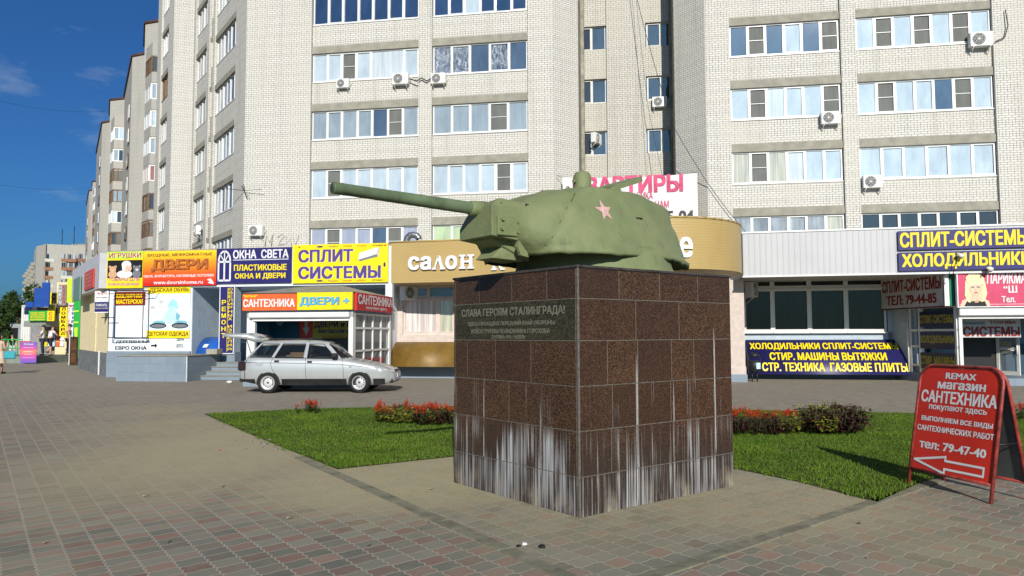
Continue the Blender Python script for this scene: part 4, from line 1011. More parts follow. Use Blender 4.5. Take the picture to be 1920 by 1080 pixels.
m = MB(); m.box(S.w+.03, S.w+.06, -.13, .02, 0, S.h, WHT); m.box(S.w+.03, S.w+.05, .02, .26, 0, S.h, GREEND); m.build('end_cap', S.t)
S = Sign(FK2, 'hair_salon_sign', 'pink hairdresser board with a blonde woman portrait at far right', (1792, 506, 1990, 575), PINK, -.1, .1, WHT, yb=500)
def blonde(mb, w, h, y):
    def d(cx, cz, rx, rz, m, k=0): disc(mb, cx*w, cz*h, rx*w, rz*h, y-.0015*k, m)
    d(.165, .52, .10, .40, BLOND, 1); poly(mb, [(.015*w, .0), (.035*w, .16*h), (.11*w, .26*h), (.21*w, .26*h), (.29*w, .14*h), (.30*w, 0)], y-.003, SKINP)
    poly(mb, [(.05*w, 0), (.08*w, .14*h), (.25*w, .14*h), (.27*w, 0)], y-.0045, BLK); poly(mb, [(.14*w, .14*h), (.19*w, .14*h), (.2*w, .35*h), (.13*w, .35*h)], y-.0055, SKINP)
    d(.165, .48, .058, .21, SKINP, 5); poly(mb, [(.075*w, .78*h), (.105*w, .52*h), (.17*w, .60*h), (.235*w, .54*h), (.255*w, .74*h), (.20*w, .93*h), (.13*w, .93*h)], y-.009, BLOND)
    poly(mb, [(.07*w, .6*h), (.10*w, .6*h), (.115*w, .1*h), (.09*w, .12*h), (.06*w, .3*h)], y-.009, BLOND); poly(mb, [(.26*w, .65*h), (.23*w, .6*h), (.215*w, .12*h), (.25*w, .14*h), (.275*w, .35*h)], y-.009, BLOND)
    d(.14, .52, .018, .022, PGREY, 7); d(.192, .52, .018, .022, PGREY, 7); d(.168, .37, .02, .016, CRIM, 7); d(.167, .44, .008, .02, TAN, 7); poly(mb, [(.15*w, .10*h), (.19*w, .10*h), (.18*w, .2*h)], y-.008, TAN)
S.art(blonde, 'portrait')
for a, b, c, d in ((.01, .985, .945, .955), (.01, .985, .05, .06)): S.band(a, b, c, d, WHT, 'border_line')
S.text('ПАРИКМАХЕРСКАЯ', .275, .985, .60, .92, WHT, bold=.04, shear=.08); S.text('“Ш', .43, .56, .36, .55, WHT, bold=.04); S.text('Тел.', .41, .54, .10, .27, WHT, bold=.04)
kz0, kz1 = FK2.hit(1800, 592)[1], FK2.hit(1800, 578)[1]
m = MB(); m.cbox(.0, 4.5, -.15, .02, kz0, kz1, M_PVC, .02); m.box(.02, .11, -.02, .1, .25, kz0, M_PVC); m.box(.11, 4.4, -.02, .1, kz0-.09, kz0, M_PVC); m.box(0, 4.5, .0, .12, kz1+.0, 3.4, M_PVCG); m.box(0, 4.5, -.0, 3, 3.4, 3.45, M_CONCD); m.build('frame', k2)
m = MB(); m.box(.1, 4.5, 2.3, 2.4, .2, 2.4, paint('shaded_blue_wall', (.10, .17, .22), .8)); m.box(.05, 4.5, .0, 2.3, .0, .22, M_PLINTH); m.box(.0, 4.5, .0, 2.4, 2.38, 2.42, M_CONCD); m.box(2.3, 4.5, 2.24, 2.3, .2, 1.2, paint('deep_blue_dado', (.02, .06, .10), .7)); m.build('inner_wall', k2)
FKI2 = FK2.sub(0, 1.0)
S = Sign(FKI2, 'box_sign', 'grey board with maroon lettering hung above the dark kiosk doorway', (1801, 592, 1911, 633), SIGNGREY, 0, .06)
S.text('СИСТЕМЫ', .02, .98, .05, .50, DRED, bold=.06); S.text('Panasonic', .0, .40, .60, .75, paint('dull_teal', (.03, .18, .28)), bold=.03); S.text('TOSHIBA', .47, .93, .62, .76, DRED, bold=.03)
FKD = FK2.sub(0, 2.2)
a, b = FKD.hit(1806, 640)[0], FKD.hit(1868, 640)[0]
m = MB(); m.box(a, b-.0, 2.22, 2.26, .22, 2.05, BLK); m.build('doorway', k2)  # black sheet stands for the dark inside the open doorway
m = MB(); M_ = Matrix.Translation((b, .0, 0)) @ Matrix.Rotation(R(-55), 4, 'Z')
for (p, q_, r_, s_) in ((0, .08, .22, 2.05), (.62, .70, .22, 2.05), (.08, .62, .22, .34), (.08, .62, 1.95, 2.05), (.08, .62, 1.02, 1.1)): m.box(p, q_, -.03, .03, r_, s_, M_PVCG, M_)
dr = under(m.build('door', k2), k2, FKD); g = MB(); g.face([M_ @ Vector(p) for p in ((.08, 0, .3), (.62, 0, .3), (.62, 0, 1.98), (.08, 0, 1.98))], M_CLEAR); g.build('pane', dr, fixn=False)
g = MB(); g.tube([M_ @ Vector(p) for p in ((.55, -.03, 1.0), (.55, -.1, 1.0), (.45, -.1, 1.0))], .015, M_PVC, 6); g.tube([M_ @ Vector(p) for p in ((.66, -.05, .85), (.66, -.05, 1.2))], .02, M_PVC, 6); g.build('handle', dr)
S = Sign(FKD.sub(0, .02), 'notice', 'small ochre notice on the blue inner wall right of the kiosk door', (1874, 640, 1896, 664), paint('ochre_notice', (.35, .20, .03)), 0, .01)
# lamp arms above the fascia boards
for i, (px, py, base, lab) in enumerate(((1798, 478, (1788, 522), 'small floodlight on a thin bent arm in front of the navy fascia lettering'), (1852, 503, (1850, 515), 'small floodlight clipped to the top edge of the pink hairdresser board'))):
    fr = FK2.sub(0, -.5); X, Z = fr.hit(px, py); X2, Z2 = fr.hit(*base)
    t = in_frame('floodlight', lab, 'floodlight', fr, X2, 0, Z2, 'floodlights on the fascia')
    m = MB(); m.tube([(0, .35, -.02), (0, .1, .02), ((X-X2)*.5, 0, (Z-Z2)*.75), (X-X2, 0, Z-Z2)], .012, M_BLACK, 6); m.build('arm', t)
    m = MB(); c = Vector((X-X2, 0, Z-Z2)); m.tube([c+Vector((-.03, .0, .02)), c+Vector((.05, .02, -.01)), c+Vector((.11, .05, -.04))], [.03, .07, .09], M_PVCG, 10); m.build('lamp_head', t)
# ------------------------------------------------------------------ granite pedestal
C0 = gnd(1087, 972); PR = Frame(C0.x, C0.y, -37.8); PL = Frame(C0.x, C0.y, 52.2)
PW, PD_, PH = 2.193, 1.978, 2.2
def granite(name, c1, c2, spots, stain=1.0, plaque=False):
    t = NT(name, .30 if not plaque else .4, .22); g = t.obj(); uv = t.uv()
    n1 = t.noise(g, 2.2, 4, .6); n2 = t.noise(g, 55, 3, .6)
    vo = t.add('TexVoronoi', {'Scale': 125.0}); t.l.new(g, vo.inputs['Vector']); vc = t.sep(vo.outputs['Color'])[0]
    c = t.mix(t.ramp(n1, .35, .65), c1, c2)
    c = t.mix(t.ramp(vc, .60, .75, 0, .85), c, spots); c = t.mix(t.ramp(vc, .28, .2, 0, .5), c, (.008, .007, .007)); c = t.mix(t.ramp(n2, .62, .72, 0, .2), c, (.22, .15, .11))
    # each slab is cut from another block
    sl = t.add('Attribute', attribute_name='slab_tone'); sv = t.sep(sl.outputs['Color'])[0]
    c = t.mix(t.ramp(sv, 0, 1, 0, .55), c, (.035, .02, .015))
    if stain:
        u, v, _ = t.sep(uv)
        st = t.noise(t.map(uv, (38, .55, 1)), 1.0, 3, .65); st2 = t.noise(t.map(uv, (120, 1.1, 1)), 1.0, 2, .6); blot = t.noise(t.map(uv, (2.2, .9, 1)), 1.0, 2, .5)
        lowm = t.ramp(v, .30, .36, 1, 0); midm = t.math('MULTIPLY', t.ramp(v, .30, .36, 0, 1), t.ramp(v, .60, .76, 1, 0)); him = t.math('MULTIPLY', t.ramp(v, .76, .80, 0, 1), t.ramp(v, 1.18, 1.12, 0, 1))
        face = t.add('Attribute', attribute_name='face_side'); left = t.sep(face.outputs['Color'])[0]
        c = t.mix(t.math('MULTIPLY', t.ramp(v, .76, .36, 0, 1), .55), c, (.030, .026, .024))
        k_low = t.ramp(t.math('ADD', st, t.math('MULTIPLY', t.math('SUBTRACT', blot, .5), .5)), .46, .66, 0, 1.0); k_mid = t.ramp(t.math('ADD', st, t.math('MULTIPLY', t.math('SUBTRACT', blot, .5), .9)), .52, .70, 0, .95)
        k_mid = t.math('MULTIPLY', k_mid, t.ramp(left, 0, 1, .75, 1.15)); him = t.math('MULTIPLY', him, t.ramp(v, .76, 1.12, .2, 1.0))
        k_hi = t.ramp(t.math('ADD', st, t.math('MULTIPLY', t.math('SUBTRACT', blot, .5), 1.0)), .66, .80, 0, .8)
        k = t.math('ADD', t.math('ADD', t.math('MULTIPLY', k_low, lowm), t.math('MULTIPLY', k_mid, midm)), t.math('MULTIPLY', k_hi, him))
        k = t.math('MULTIPLY', k, t.ramp(st2, .32, .62, .25, 1.0)); k = t.math('MINIMUM', k, .85)
        c = t.mix(k, c, (.47, .48, .49))
        # three long pale runs from leaking joints
        for (uu, ztop, zbot, wd) in ((.74, 1.42, .0, .016), (1.905, 1.68, .35, .012), (1.26, 1.16, .2, .008), (-1.42, 1.15, .4, .008), (-.52, 1.0, .25, .01)):
            du = t.math('ABSOLUTE', t.math('SUBTRACT', t.math('ADD', u, t.math('MULTIPLY', t.math('SUBTRACT', n2, .5), .02)), uu))
            on = t.math('MULTIPLY', t.ramp(du, wd*.4, wd, 1, 0), t.math('MULTIPLY', t.ramp(v, ztop, ztop-.25, 0, 1), t.ramp(v, zbot, zbot+.1, 0, 1)))
            c = t.mix(t.math('MULTIPLY', on, t.ramp(st2, .3, .6, .3, .9)), c, (.46, .46, .45))
        dust = t.math('MULTIPLY', t.ramp(v, .24, .0, 0, 1), t.ramp(t.noise(t.map(uv, (4, 2, 1)), 1.0, 4), .5, .66, 0, .8)); c = t.mix(dust, c, (.33, .29, .21))
        t.l.new(t.ramp(k, 0, .6, .24, .8), t.b.inputs['Roughness'])
    t.color(c); return t.m
M_GRAN = granite('brown_granite', (.033, .0185, .0115), (.052, .0285, .0175), (.12, .067, .036))
M_PLAQ = granite('green_granite_plaque', (.019, .018, .0105), (.031, .029, .017), (.07, .064, .034), 0, True)
M_MORT = plain('grey_mortar', (.15, .135, .115), .9, .1, var=.3, vs=20)
M_CAP = plain('capping_slab', (.06, .05, .045), .5, .4, var=.4, vs=8)
ped = in_frame('granite_pedestal', 'square brown granite pedestal with pale salt streaks and an engraved plaque', 'pedestal', PR)
zc = [0, .345, .74, 1.132, 1.533, 1.908, PH-.022]
slabs = MB(); tones = []; sides = []
rows_r = [[.30, .75, 1.27, 1.9], [.40, .74, 1.26, 1.62], [.42, .76, 1.22, 1.92], [.36, .76, 1.24, 1.58, 1.92], [.74, 1.36], [.52, 1.08, 1.66]]
rows_l = [[-1.6, -1.1, -.62, -.35], [-1.42, -.85, -.45], [-1.55, -1.0, -.5], [-1.72, -1.22, -.66], [], [-1.5, -.95, -.42]]
rs_ = random.Random(5)
core = MB(); core.box(.0025, PW-.0025, .0025, PD_-.0025, 0, PH-.02, M_MORT); core.build('core', ped)
def slab(x0, x1, y0, y1, z0, z1, m, side):
    n0 = len(slabs.f); slabs.cbox(x0, x1, y0, y1, z0, z1, m, .0035); k = rs_.random()
    for _ in range(len(slabs.f)-n0): tones.append(k); sides.append(side)
g = .0024
for r in range(6):
    z0, z1 = zc[r]+g, zc[r+1]-g
    for face in range(4):
        L = PW if face in (0, 2) else PD_
        js = rows_r[r] if face in (0, 2) else [-q for q in rows_l[r]][::-1]
        e = [0 if face in (0, 2) else .03]+list(js)+[L if face in (0, 2) else L-.03]
        for a, b in zip(e, e[1:]):
            a += g; b -= g
            if face == 0: slab(a, b, .0, .03, z0, z1, M_GRAN, 0)
            if face == 2: slab(a, b, PD_-.03, PD_, z0, z1, M_GRAN, 0)
            if face == 1 and not (r == 4): slab(0, .03, a, b, z0, z1, M_GRAN, 1)
            if face == 3: slab(PW-.03, PW, a, b, z0, z1, M_GRAN, 1)
so = slabs.build('slab_cladding', ped)
for nm, arr in (('slab_tone', tones), ('face_side', sides)):
    at = so.data.attributes.new(nm, 'FLOAT_COLOR', 'FACE')
    at.data.foreach_set('color', [q for v in arr for q in (v, v, v, 1)])
pq = MB(); pq.cbox(.0, .03, .034, PD_-.034, zc[4]+g, zc[5]-g, M_PLAQ, .0035); plaque = pq.build('plaque', ped)
M_ETCH = plain('etched_letters', (.19, .187, .14), .8, .2, var=.3, vs=30)
def etch(txt, a, b, c, d, outline=False):
    x0, z1 = PL.hit(a, (c+d)/2-(d-c)/2); x1, _ = PL.hit(b, c); zmid0 = PL.hit((a+b)/2, d)[1]; zmid1 = PL.hit((a+b)/2, c)[1]
    mb = MB(); letters(mb, txt, x0, x1, zmid0, zmid1, -.002, M_ETCH, bold=.03, depth=.001)
    o = mb.build('engraved_lettering', plaque, weld=False, fixn=False)
    M1 = Matrix.Translation(PR.o) @ Matrix.Rotation(PR.rz, 4, 'Z'); M2 = Matrix.Translation(PL.o) @ Matrix.Rotation(PL.rz, 4, 'Z')
    o.matrix_basis = M1.inverted() @ M2
etch('СЛАВА ГЕРОЯМ СТАЛИНГРАДА!', 866, 1059, 576, 594, True)
etch('ЗДЕСЬ ПРОХОДИЛ ПЕРЕДНИЙ КРАЙ ОБОРОНЫ', 877, 1040, 600, 611); etch('ВОЙСК ГРУППЫ ПОЛКОВНИКА ГОРОХОВА', 884, 1031, 614, 625); etch('СЕНТЯБРЬ 1942 г. НОЯБРЬ', 922, 985, 628, 635)
m = MB(); m.cbox(-.012, PW+.012, -.012, PD_+.012, PH-.02, PH+.004, M_CAP, .004); m.build('capping', ped)
m = MB(); m.box(-.004, .012, -.004, .012, 0, PH-.022, M_MORT); m.build('corner_joint', ped)
# ------------------------------------------------------------------ tank turret
TF = PR.sub(PW/2, PD_/2, PH+.004)
def army_green():
    t = NT('army_green_paint', .62, .25); g = t.obj()
    n1 = t.noise(g, 2.0, 5, .65); n2 = t.noise(g, 14, 4, .65); n3 = t.noise(g, 70, 3, .6)
    c = t.mix(t.ramp(n1, .35, .68), (.140, .170, .078), (.188, .212, .100)); c = t.mix(t.ramp(n2, .52, .72, 0, .45), c, (.13, .19, .10)); c = t.mix(t.ramp(n2, .42, .32, 0, .35), c, (.17, .18, .08)); c = t.mix(t.ramp(n3, .55, .75, 0, .3), c, (.09, .12, .055))
    rust = t.math('MULTIPLY', t.ramp(t.noise(g, 5.5, 5, .75), .66, .76, 0, .55), t.ramp(n3, .45, .6)); c = t.mix(rust, c, (.22, .13, .05)); c = t.mix(t.ramp(t.noise(t.map(g, (9, 9, 1.2)), 1.0, 4, .65), .56, .74, 0, .45), c, (.085, .10, .045))
    t.color(c); t.bump(t.math('ADD', t.math('MULTIPLY', n2, .8), t.math('MULTIPLY', n3, .35)),  .42, .02); return t.m
AG = army_green(); M_STAR = plain('faded_red_star', (.60, .37, .34), .6, .3, var=.25, vs=15)
AGB = plain('barrel_green', (.125, .172, .092), .45, .4, var=.25, vs=4, bump=.15)
tur = in_frame('tank_turret', 'green tank turret with long gun and a faded red star, mounted on the pedestal', 'tank turret', TF)
Z0 = PH+.004
LV = [(2.375, [(-1.12, 0), (-1.12, -.25), (-1.07, -.47), (-.87, -.68), (-.55, -.785), (-.1, -.805), (.45, -.755), (1.09, -.47), (1.17, -.25), (1.17, 0)]),
      (2.41, [(-1.15, 0), (-1.15, -.25), (-1.09, -.46), (-.87, -.66), (-.55, -.765), (-.1, -.785), (.45, -.735), (1.05, -.44), (1.13, -.25), (1.13, 0)]),
      (2.50, [(-1.21, 0), (-1.21, -.25), (-1.14, -.455), (-.90, -.635), (-.55, -.725), (-.1, -.74), (.44, -.68), (1.02, -.42), (1.10, -.23), (1.10, 0)]),
      (2.64, [(-1.235, 0), (-1.235, -.24), (-1.16, -.43), (-.90, -.585), (-.55, -.66), (-.1, -.67), (.42, -.61), (.99, -.39), (1.06, -.21), (1.06, 0)]),
      (2.80, [(-1.17, 0), (-1.17, -.22), (-1.09, -.38), (-.84, -.52), (-.5, -.58), (-.1, -.59), (.40, -.535), (.945, -.345), (1.01, -.19), (1.01, 0)]),
      (2.92, [(-1.03, 0), (-1.03, -.19), (-.95, -.32), (-.74, -.45), (-.46, -.515), (-.1, -.525), (.38, -.48), (.925, -.32), (.975, -.17), (.975, 0)]),
      (3.0, [(-.84, 0), (-.84, -.16), (-.78, -.27), (-.64, -.385), (-.43, -.465), (-.1, -.48), (.37, -.44), (.885, -.305), (.93, -.16), (.93, 0)]),
      (3.075, [(-.52, 0), (-.52, -.12), (-.50, -.2), (-.45, -.31), (-.36, -.405), (-.1, -.435), (.34, -.40), (.56, -.27), (.60, -.13), (.60, 0)]),
      (3.10, [(-.36, 0), (-.36, -.08), (-.34, -.14), (-.30, -.22), (-.24, -.28), (-.08, -.30), (.22, -.27), (.34, -.16), (.37, -.08), (.37, 0)]),
      (3.11, [(-.03, 0), (-.03, -.01), (-.028, -.015), (-.02, -.02), (-.01, -.02), (.0, -.02), (.01, -.02), (.02, -.015), (.03, -.01), (.03, 0)])]
def catmull(p0, p1, p2, p3, t): return tuple(.5*((2*b)+(-a+c)*t+(2*a-5*b+4*c-d)*t*t+(-a+3*b-3*c+d)*t**3) for a, b, c, d in zip(p0, p1, p2, p3))
def ring(half):
    full = half+[(x, -y) for x, y in half[-2:0:-1]]; n = len(full); out = []
    for i in range(n):
        for k in range(9): out.append(catmull(full[i-1], full[i], full[(i+1) % n], full[(i+2) % n], k/9))
    return out
rings0 = [[(x, y, z-Z0) for x, y in ring(h)] for z, h in LV]
rings = []
for i in range(len(rings0)-1):
    a, b, c, d = rings0[max(i-1, 0)], rings0[i], rings0[i+1], rings0[min(i+2, len(rings0)-1)]
    N = 4 if 0 < i < 7 else 2
    for k in range(N): rings.append([catmull(*q, k/N) if 0 < i < 7 else tuple(q[1][j]+(q[2][j]-q[1][j])*k/N for j in range(3)) for q in zip(a, b, c, d)])
rings.append(rings0[-1])
def interp_tab(tab, x):
    if x <= tab[0][0]: return tab[0][1]
    for (a, b), (c, d) in zip(tab, tab[1:]):
        if x <= c: return b+(d-b)*(x-a)/(c-a)
    return tab[-1][1]
def rough(r, amp):
    out = []
    for p in r:
        v = Vector(p); f = noise.noise(v*3.1)*.55+noise.noise(v*9)*.5+noise.noise(v*24)*.12
        d = Vector((v.x, v.y, .25)).normalized(); q = v+d*f*amp
        # the cast cheek swells in front of a fold that runs down to the skirt
        zw = v.z+Z0; sc_ = interp_tab([(2.36, -1.08), (2.5, -1.0), (2.62, -.92), (2.78, -.80), (2.9, -.70), (3.0, -.60), (3.2, -.5)], zw); e = v.x-sc_
        if abs(v.y) > .12 and zw < 3.08: q -= d*(.026*max(0, 1-abs(e)/.055)); q += d*(.018*max(0, 1-abs(e+.16)/.14))
        out.append(tuple(q))
    return out
rings = [rough(r, .02) for r in rings]
# uneven lower edge of the casting
low = [(p[0]*.99, p[1]*.99, p[2]-.030-.03*abs(noise.noise(Vector(p)*7))-(.025 if p[0] > .7 else 0)) for p in rings[0]]
inn = [(p[0]*.93, p[1]*.93, p[2]+.02) for p in rings[0]]; inn2 = [(p[0]*.55, p[1]*.55, p[2]+.04) for p in rings[0]]
m = MB(); m.loft([inn2, inn, low]+rings, AG, True); m.build('shell', tur)
m = MB(); cr = []
for (rr, z) in ((.70, .0), (.875, 0), (.86, .03), (.835, .08), (.825, .15), (.76, .26)):
    cr.append([(.05+(rr+.012*noise.noise((5*math.cos(a), 5*math.sin(a), z*14)))*math.cos(a), (rr+.012*noise.noise((5*math.cos(a), 5*math.sin(a), z*14)))*math.sin(a), z+(.02*noise.noise((7*math.cos(a), 7*math.sin(a), 1)) if z == .035 else 0)) for a in [2*math.pi*i/72 for i in range(72)]])
m.loft(cr, AG, True); m.build('ring_collar', tur)
def zz(z): return z-Z0
# gun
m = MB(); pz = lambda x: zz(2.792)+(x+1.43)*-.022
prof = [(-1.30, .070), (-1.50, .068), (-1.52, .060), (-2.0, .057), (-2.86, .0505), (-2.862, .052), (-2.96, .052)]
m.tube([(x, 0, pz(x)) for x, r in prof], [r for x, r in prof], AGB, 24, caps=False)
mz = MB(); x = -2.96
mz.tube([(x, 0, pz(x)), (x-.004, 0, pz(x)), (x-.004, 0, pz(x)), (x+.25, 0, pz(x))], [.052, .050, .0385, .0385], AGB, 24, caps=False)
mz.tube([(x+.24, 0, pz(x)), (x+.25, 0, pz(x))], .0385, M_BLACK, 24)
bar = m.build('gun_barrel', tur); mz.build('muzzle', bar)
# mantlet
def hull(name, pts, m, parent, bev=.007, seg=2):
    bm = bmesh.new()
    for p in pts: bm.verts.new(p)
    bmesh.ops.convex_hull(bm, input=bm.verts); bmesh.ops.dissolve_limit(bm, angle_limit=R(2), verts=bm.verts, edges=bm.edges)
    bmesh.ops.bevel(bm, geom=list(bm.edges), offset=bev, segments=seg, affect='EDGES', profile=.5)
    bmesh.ops.recalc_face_normals(bm, faces=bm.faces)
    me = bpy.data.meshes.new(name); bm.to_mesh(me); bm.free(); me.materials.append(m)
    o = bpy.data.objects.new(name, me); COL.objects.link(o); o.parent = parent; return o
mant = hull('mantlet', [(-1.505, -.27, zz(2.51)), (-1.505, -.27, zz(2.80)), (-1.40, -.25, zz(2.875)), (-1.08, -.24, zz(2.86)), (-1.08, -.29, zz(2.80)), (-1.08, -.29, zz(2.47)),
                        (-1.505, .27, zz(2.51)), (-1.505, .27, zz(2.62)), (-1.40, .22, zz(2.84)), (-1.08, .24, zz(2.86)), (-1.08, .29, zz(2.80)), (-1.08, .29, zz(2.47))], AG, tur)
m = MB(); m.tube([(-1.36, 0, pz(-1.36)), (-1.52, 0, pz(-1.52)), (-1.575, 0, pz(-1.575))], [.085, .075, .066], AG, 20); m.build('barrel_sleeve', mant)
m = MB(); m.cbox(-1.455, -1.16, -.302, -.26, zz(2.515), zz(2.70), AG, .006); m.build('side_plate', mant)
bolts = [(-1.41, 2.665), (-1.42, 2.575), (-1.22, 2.648), (-1.225, 2.555)]
for (x, z) in bolts:
    m = MB(); m.tube([(x, -.295, zz(z)), (x, -.325, zz(z))], .016, AG, 6, smooth=False); m.build('bolt', mant)
for (x, z) in ((-1.40, 2.83), (-1.22, 2.825)):
    m = MB(); m.ball((x, -.262, zz(z)), (.018, .018, .016), AG, 8, 5); m.build('bolt', mant)
m = MB(); m.tube([(-1.105, -.285, zz(2.79)), (-1.10, -.298, zz(2.84))], .02, M_BLACK, 8); m.build('sight_hole', mant)
hull('gun_cradle', [(-1.44, -.16, zz(2.50)), (-1.44, .16, zz(2.50)), (-1.0, -.2, zz(2.5)), (-1.0, .2, zz(2.5)), (-1.34, -.15, zz(2.44)), (-1.34, .15, zz(2.44)), (-1.0, -.2, zz(2.30)), (-1.0, .2, zz(2.30))], AG, tur)
hull('lower_shield', [(-1.41, -.14, zz(2.315)), (-1.41, .14, zz(2.315)), (-1.26, -.15, zz(2.46)), (-1.26, .15, zz(2.46)), (-1.0, -.18, zz(2.44)), (-1.0, .18, zz(2.44)), (-1.05, -.16, zz(2.30)), (-1.05, .16, zz(2.30))], AG, tur)
for s_ in (-1, 1):
    m = MB(); m.prism([(-1.19, zz(2.52)), (-1.23, zz(2.42)), (-1.19, zz(2.34)), (-1.10, zz(2.325)), (-1.06, zz(2.40)), (-1.08, zz(2.52))], -.285*s_-.02, -.285*s_+.02, AG, 'y'); m.build('bracket', tur)
# shell seam of the cast cheek
def shell_pt(x, z):
    best = None
    for r in rings:
        for p in r:
            if p[1] < 0:
                d = (p[0]-x)**2+(p[2]-zz(z))**2
                if best is None or d < best[0]: best = (d, p)
    return Vector(best[1])
M_WELD = plain('rusty_weld', (.17, .15, .07), .8, .2, var=.5, vs=12)
seam = [shell_pt(x, z) for x, z in ((-.60, 2.99), (-.70, 2.90), (-.80, 2.78), (-.92, 2.62), (-1.0, 2.5), (-1.05, 2.42))]
m = MB(); m.tube([p+Vector((0, .006, 0)) for p in seam], .008, M_WELD, 8); m.build('weld_seam', tur)
# star painted on the side plate: five points laid on the shell
from mathutils.bvhtree import BVHTree
shell = [o for o in tur.children if o.name.startswith('shell')][0]
bv = BVHTree.FromPolygons([v.co for v in shell.data.vertices], [tuple(p.vertices) for p in shell.data.polygons])
def onshell(x, z, lift=.004):
    loc, nrm, _, _ = bv.ray_cast(Vector((x, -3, zz(z))), Vector((0, 1, 0)))
    if nrm.y > 0: nrm = -nrm
    return loc+nrm*lift
scx, scz = TF.hit(1129, 396, -.56)[0], TF.hit(1129, 396, -.56)[1]+Z0
m = MB(); ro, ri = .118, .048; spts = []
for i in range(10):
    a = R(96+36*i); r_ = ro if i % 2 == 0 else ri; spts.append((scx+r_*math.cos(a)*.98, scz+r_*math.sin(a)))
NS = 3
for i in range(10):
    a, b = spts[i], spts[(i+1) % 10]
    for j in range(NS):
        def L3(p, t): return (scx+(p[0]-scx)*t, scz+(p[1]-scz)*t)
        t0, t1 = j/NS, (j+1)/NS
        q = [L3(a, t0), L3(a, t1), L3(b, t1), L3(b, t0)] if j else [(scx, scz), L3(a, t1), L3(b, t1)]
        m.face([onshell(*p, .005) for p in q], M_STAR)
m.build('star', tur, fixn=False)
m = MB(); sx_, sz_ = TF.hit(1193, 410, -.55); p = onshell(sx_, sz_+Z0, .0)
for d in (-.026, .022): m.box(p.x+d-.02, p.x+d+.02, p.y-.012, p.y+.03, p.z-.008, p.z+.006, M_BLACK)
m.build('vision_slit', tur)
m = MB(); m.tube([(-.1, 0, zz(3.09)), (-.1, 0, zz(3.13)), (-.1, 0, zz(3.135)), (-.1, 0, zz(3.16)), (-.1, 0, zz(3.29)), (-.1, 0, zz(3.325)), (-.1, 0, zz(3.345))], [.17, .15, .10, .098, .095, .075, .02], AG, 20); m.tube([(-.2, 0, zz(3.22)), (-.23, 0, zz(3.22))], .02, AG, 8); m.build('ventilator_dome', tur)
m = MB(); M_ = Matrix.Translation((.14, 0, zz(3.10))) @ Matrix.Rotation(R(-19), 4, 'Y')
m.prism([(0, -.27), (.42, -.27), (.53, -.2), (.58, -.07), (.58, .07), (.53, .2), (.42, .27), (0, .27)], .02, .075, AG, 'z', M=M_); hatch = m.build('hatch', tur)
m = MB(); m.box(.05, .22, -.27, .27, zz(3.07), zz(3.14), AG); m.tube([(.12, -.29, zz(3.13)), (.12, .29, zz(3.13))], .03, AG, 10); m.build('hatch_hinge', tur)
for (px, py, y) in ((1017, 366, -.1), (1065, 358, -.1)):
    x, z = TF.hit(px, py, y); m = MB(); m.tube([(x-.03+.03*(1-math.cos(R(a))), y, z-.03+.075*math.sin(R(a))+ (0 if 0 < a < 180 else -.05)) for a in range(0, 181, 20)], .009, AG if px > 1040 else M_WOOD, 8); m.build('lifting_hook', tur)
# ------------------------------------------------------------------ air conditioners
def make_ac():
    t = thing('air_conditioner', 'x', 'air conditioner')
    m = MB(); m.cbox(-.40, .40, -.32, -.04, -.28, .28, M_PVC, .02); m.build('casing', t)
    g = MB(); g.tube([(-.10, -.325, .0), (-.10, -.322, .0)], .225, plain('fan_shadow', (.05, .05, .05)), 20, smooth=False)
    for r in (.07, .13, .19, .235): g.tube([(-.10+r*math.cos(a), -.333, r*math.sin(a)) for a in [2*math.pi*i/18 for i in range(19)]], .008, M_PVC, 4)
    for i in range(8): a = 2*math.pi*i/8; g.tube([(-.10, -.333, 0), (-.10+.235*math.cos(a), -.333, .235*math.sin(a))], .006, M_PVC, 4)
    g.tube([(-.10, -.340, 0), (-.10, -.33, 0)], .04, M_PVCG, 10); g.build('fan_grille', t)
    b = MB()
    for x in (-.3, .3): b.box(x-.02, x+.02, -.34, .0, -.32, -.285, M_PVCG); b.box(x-.02, x+.02, -.03, .0, -.55, -.285, M_PVCG); b.tube([(x, -.32, -.31), (x, -.01, -.54)], .014, M_PVCG, 5)
    b.build('bracket', t)
    p = MB(); p.tube([(.40, -.15, -.1), (.47, -.12, -.05), (.50, -.03, .08), (.52, .0, .3)], .018, M_PVCG, 6); p.build('pipe', t)
    return t
AC0 = None
def ac(fr, px, py, y, label, s=1.0, rz=0.0):
    global AC0
    if AC0 is None: AC0 = make_ac(); o = AC0
    else: o = copy_tree(AC0)
    x, z = fr.hit(px, py, y-.3); o.location = fr.w(x, y, z); o.rotation_euler = (0, 0, fr.rz+rz); o.scale = (s, s, s)
    return tag(o, label, 'air conditioner', 'air conditioners on the walls')
ac(F0, 641, 155, .14, 'white air conditioner under the pale blue window, leftmost of the three in one row', .80)
ac(F0, 750, 147, .14, 'white air conditioner left of the brick pier, middle of the three in one row', .98)
ac(F0, 821, 146, .14, 'white air conditioner under the foil covered window', .90)
ac(F0, 478, 432, .0, 'white air conditioner on the brick corner above the navy window shop board', .92)
ac(F0, 1558, 220, .14, 'white air conditioner under the window with a bright painted glint, beside the right pier', .98)
ac(F0, 1840, 73, .14, 'white air conditioner with a looping black cable at the upper right', 1.1)
ac(F0, 1637, 340, .14, 'white air conditioner right of the pier, above the lowest window row', .98)
ac(F0, 1237, 190, RD, 'white air conditioner in the shaded stair recess by the narrow window', .9)
ac(F0, 1112, 258, RD, 'white air conditioner edge on at the left of the stair recess', .9, R(65))
ac(FB, 365, 432, y2, 'white air conditioner on the side wall along the street', .95)
ac(FG, 757, 549, .0, 'white air conditioner tucked under the left end of the gold fascia', .9, R(60))
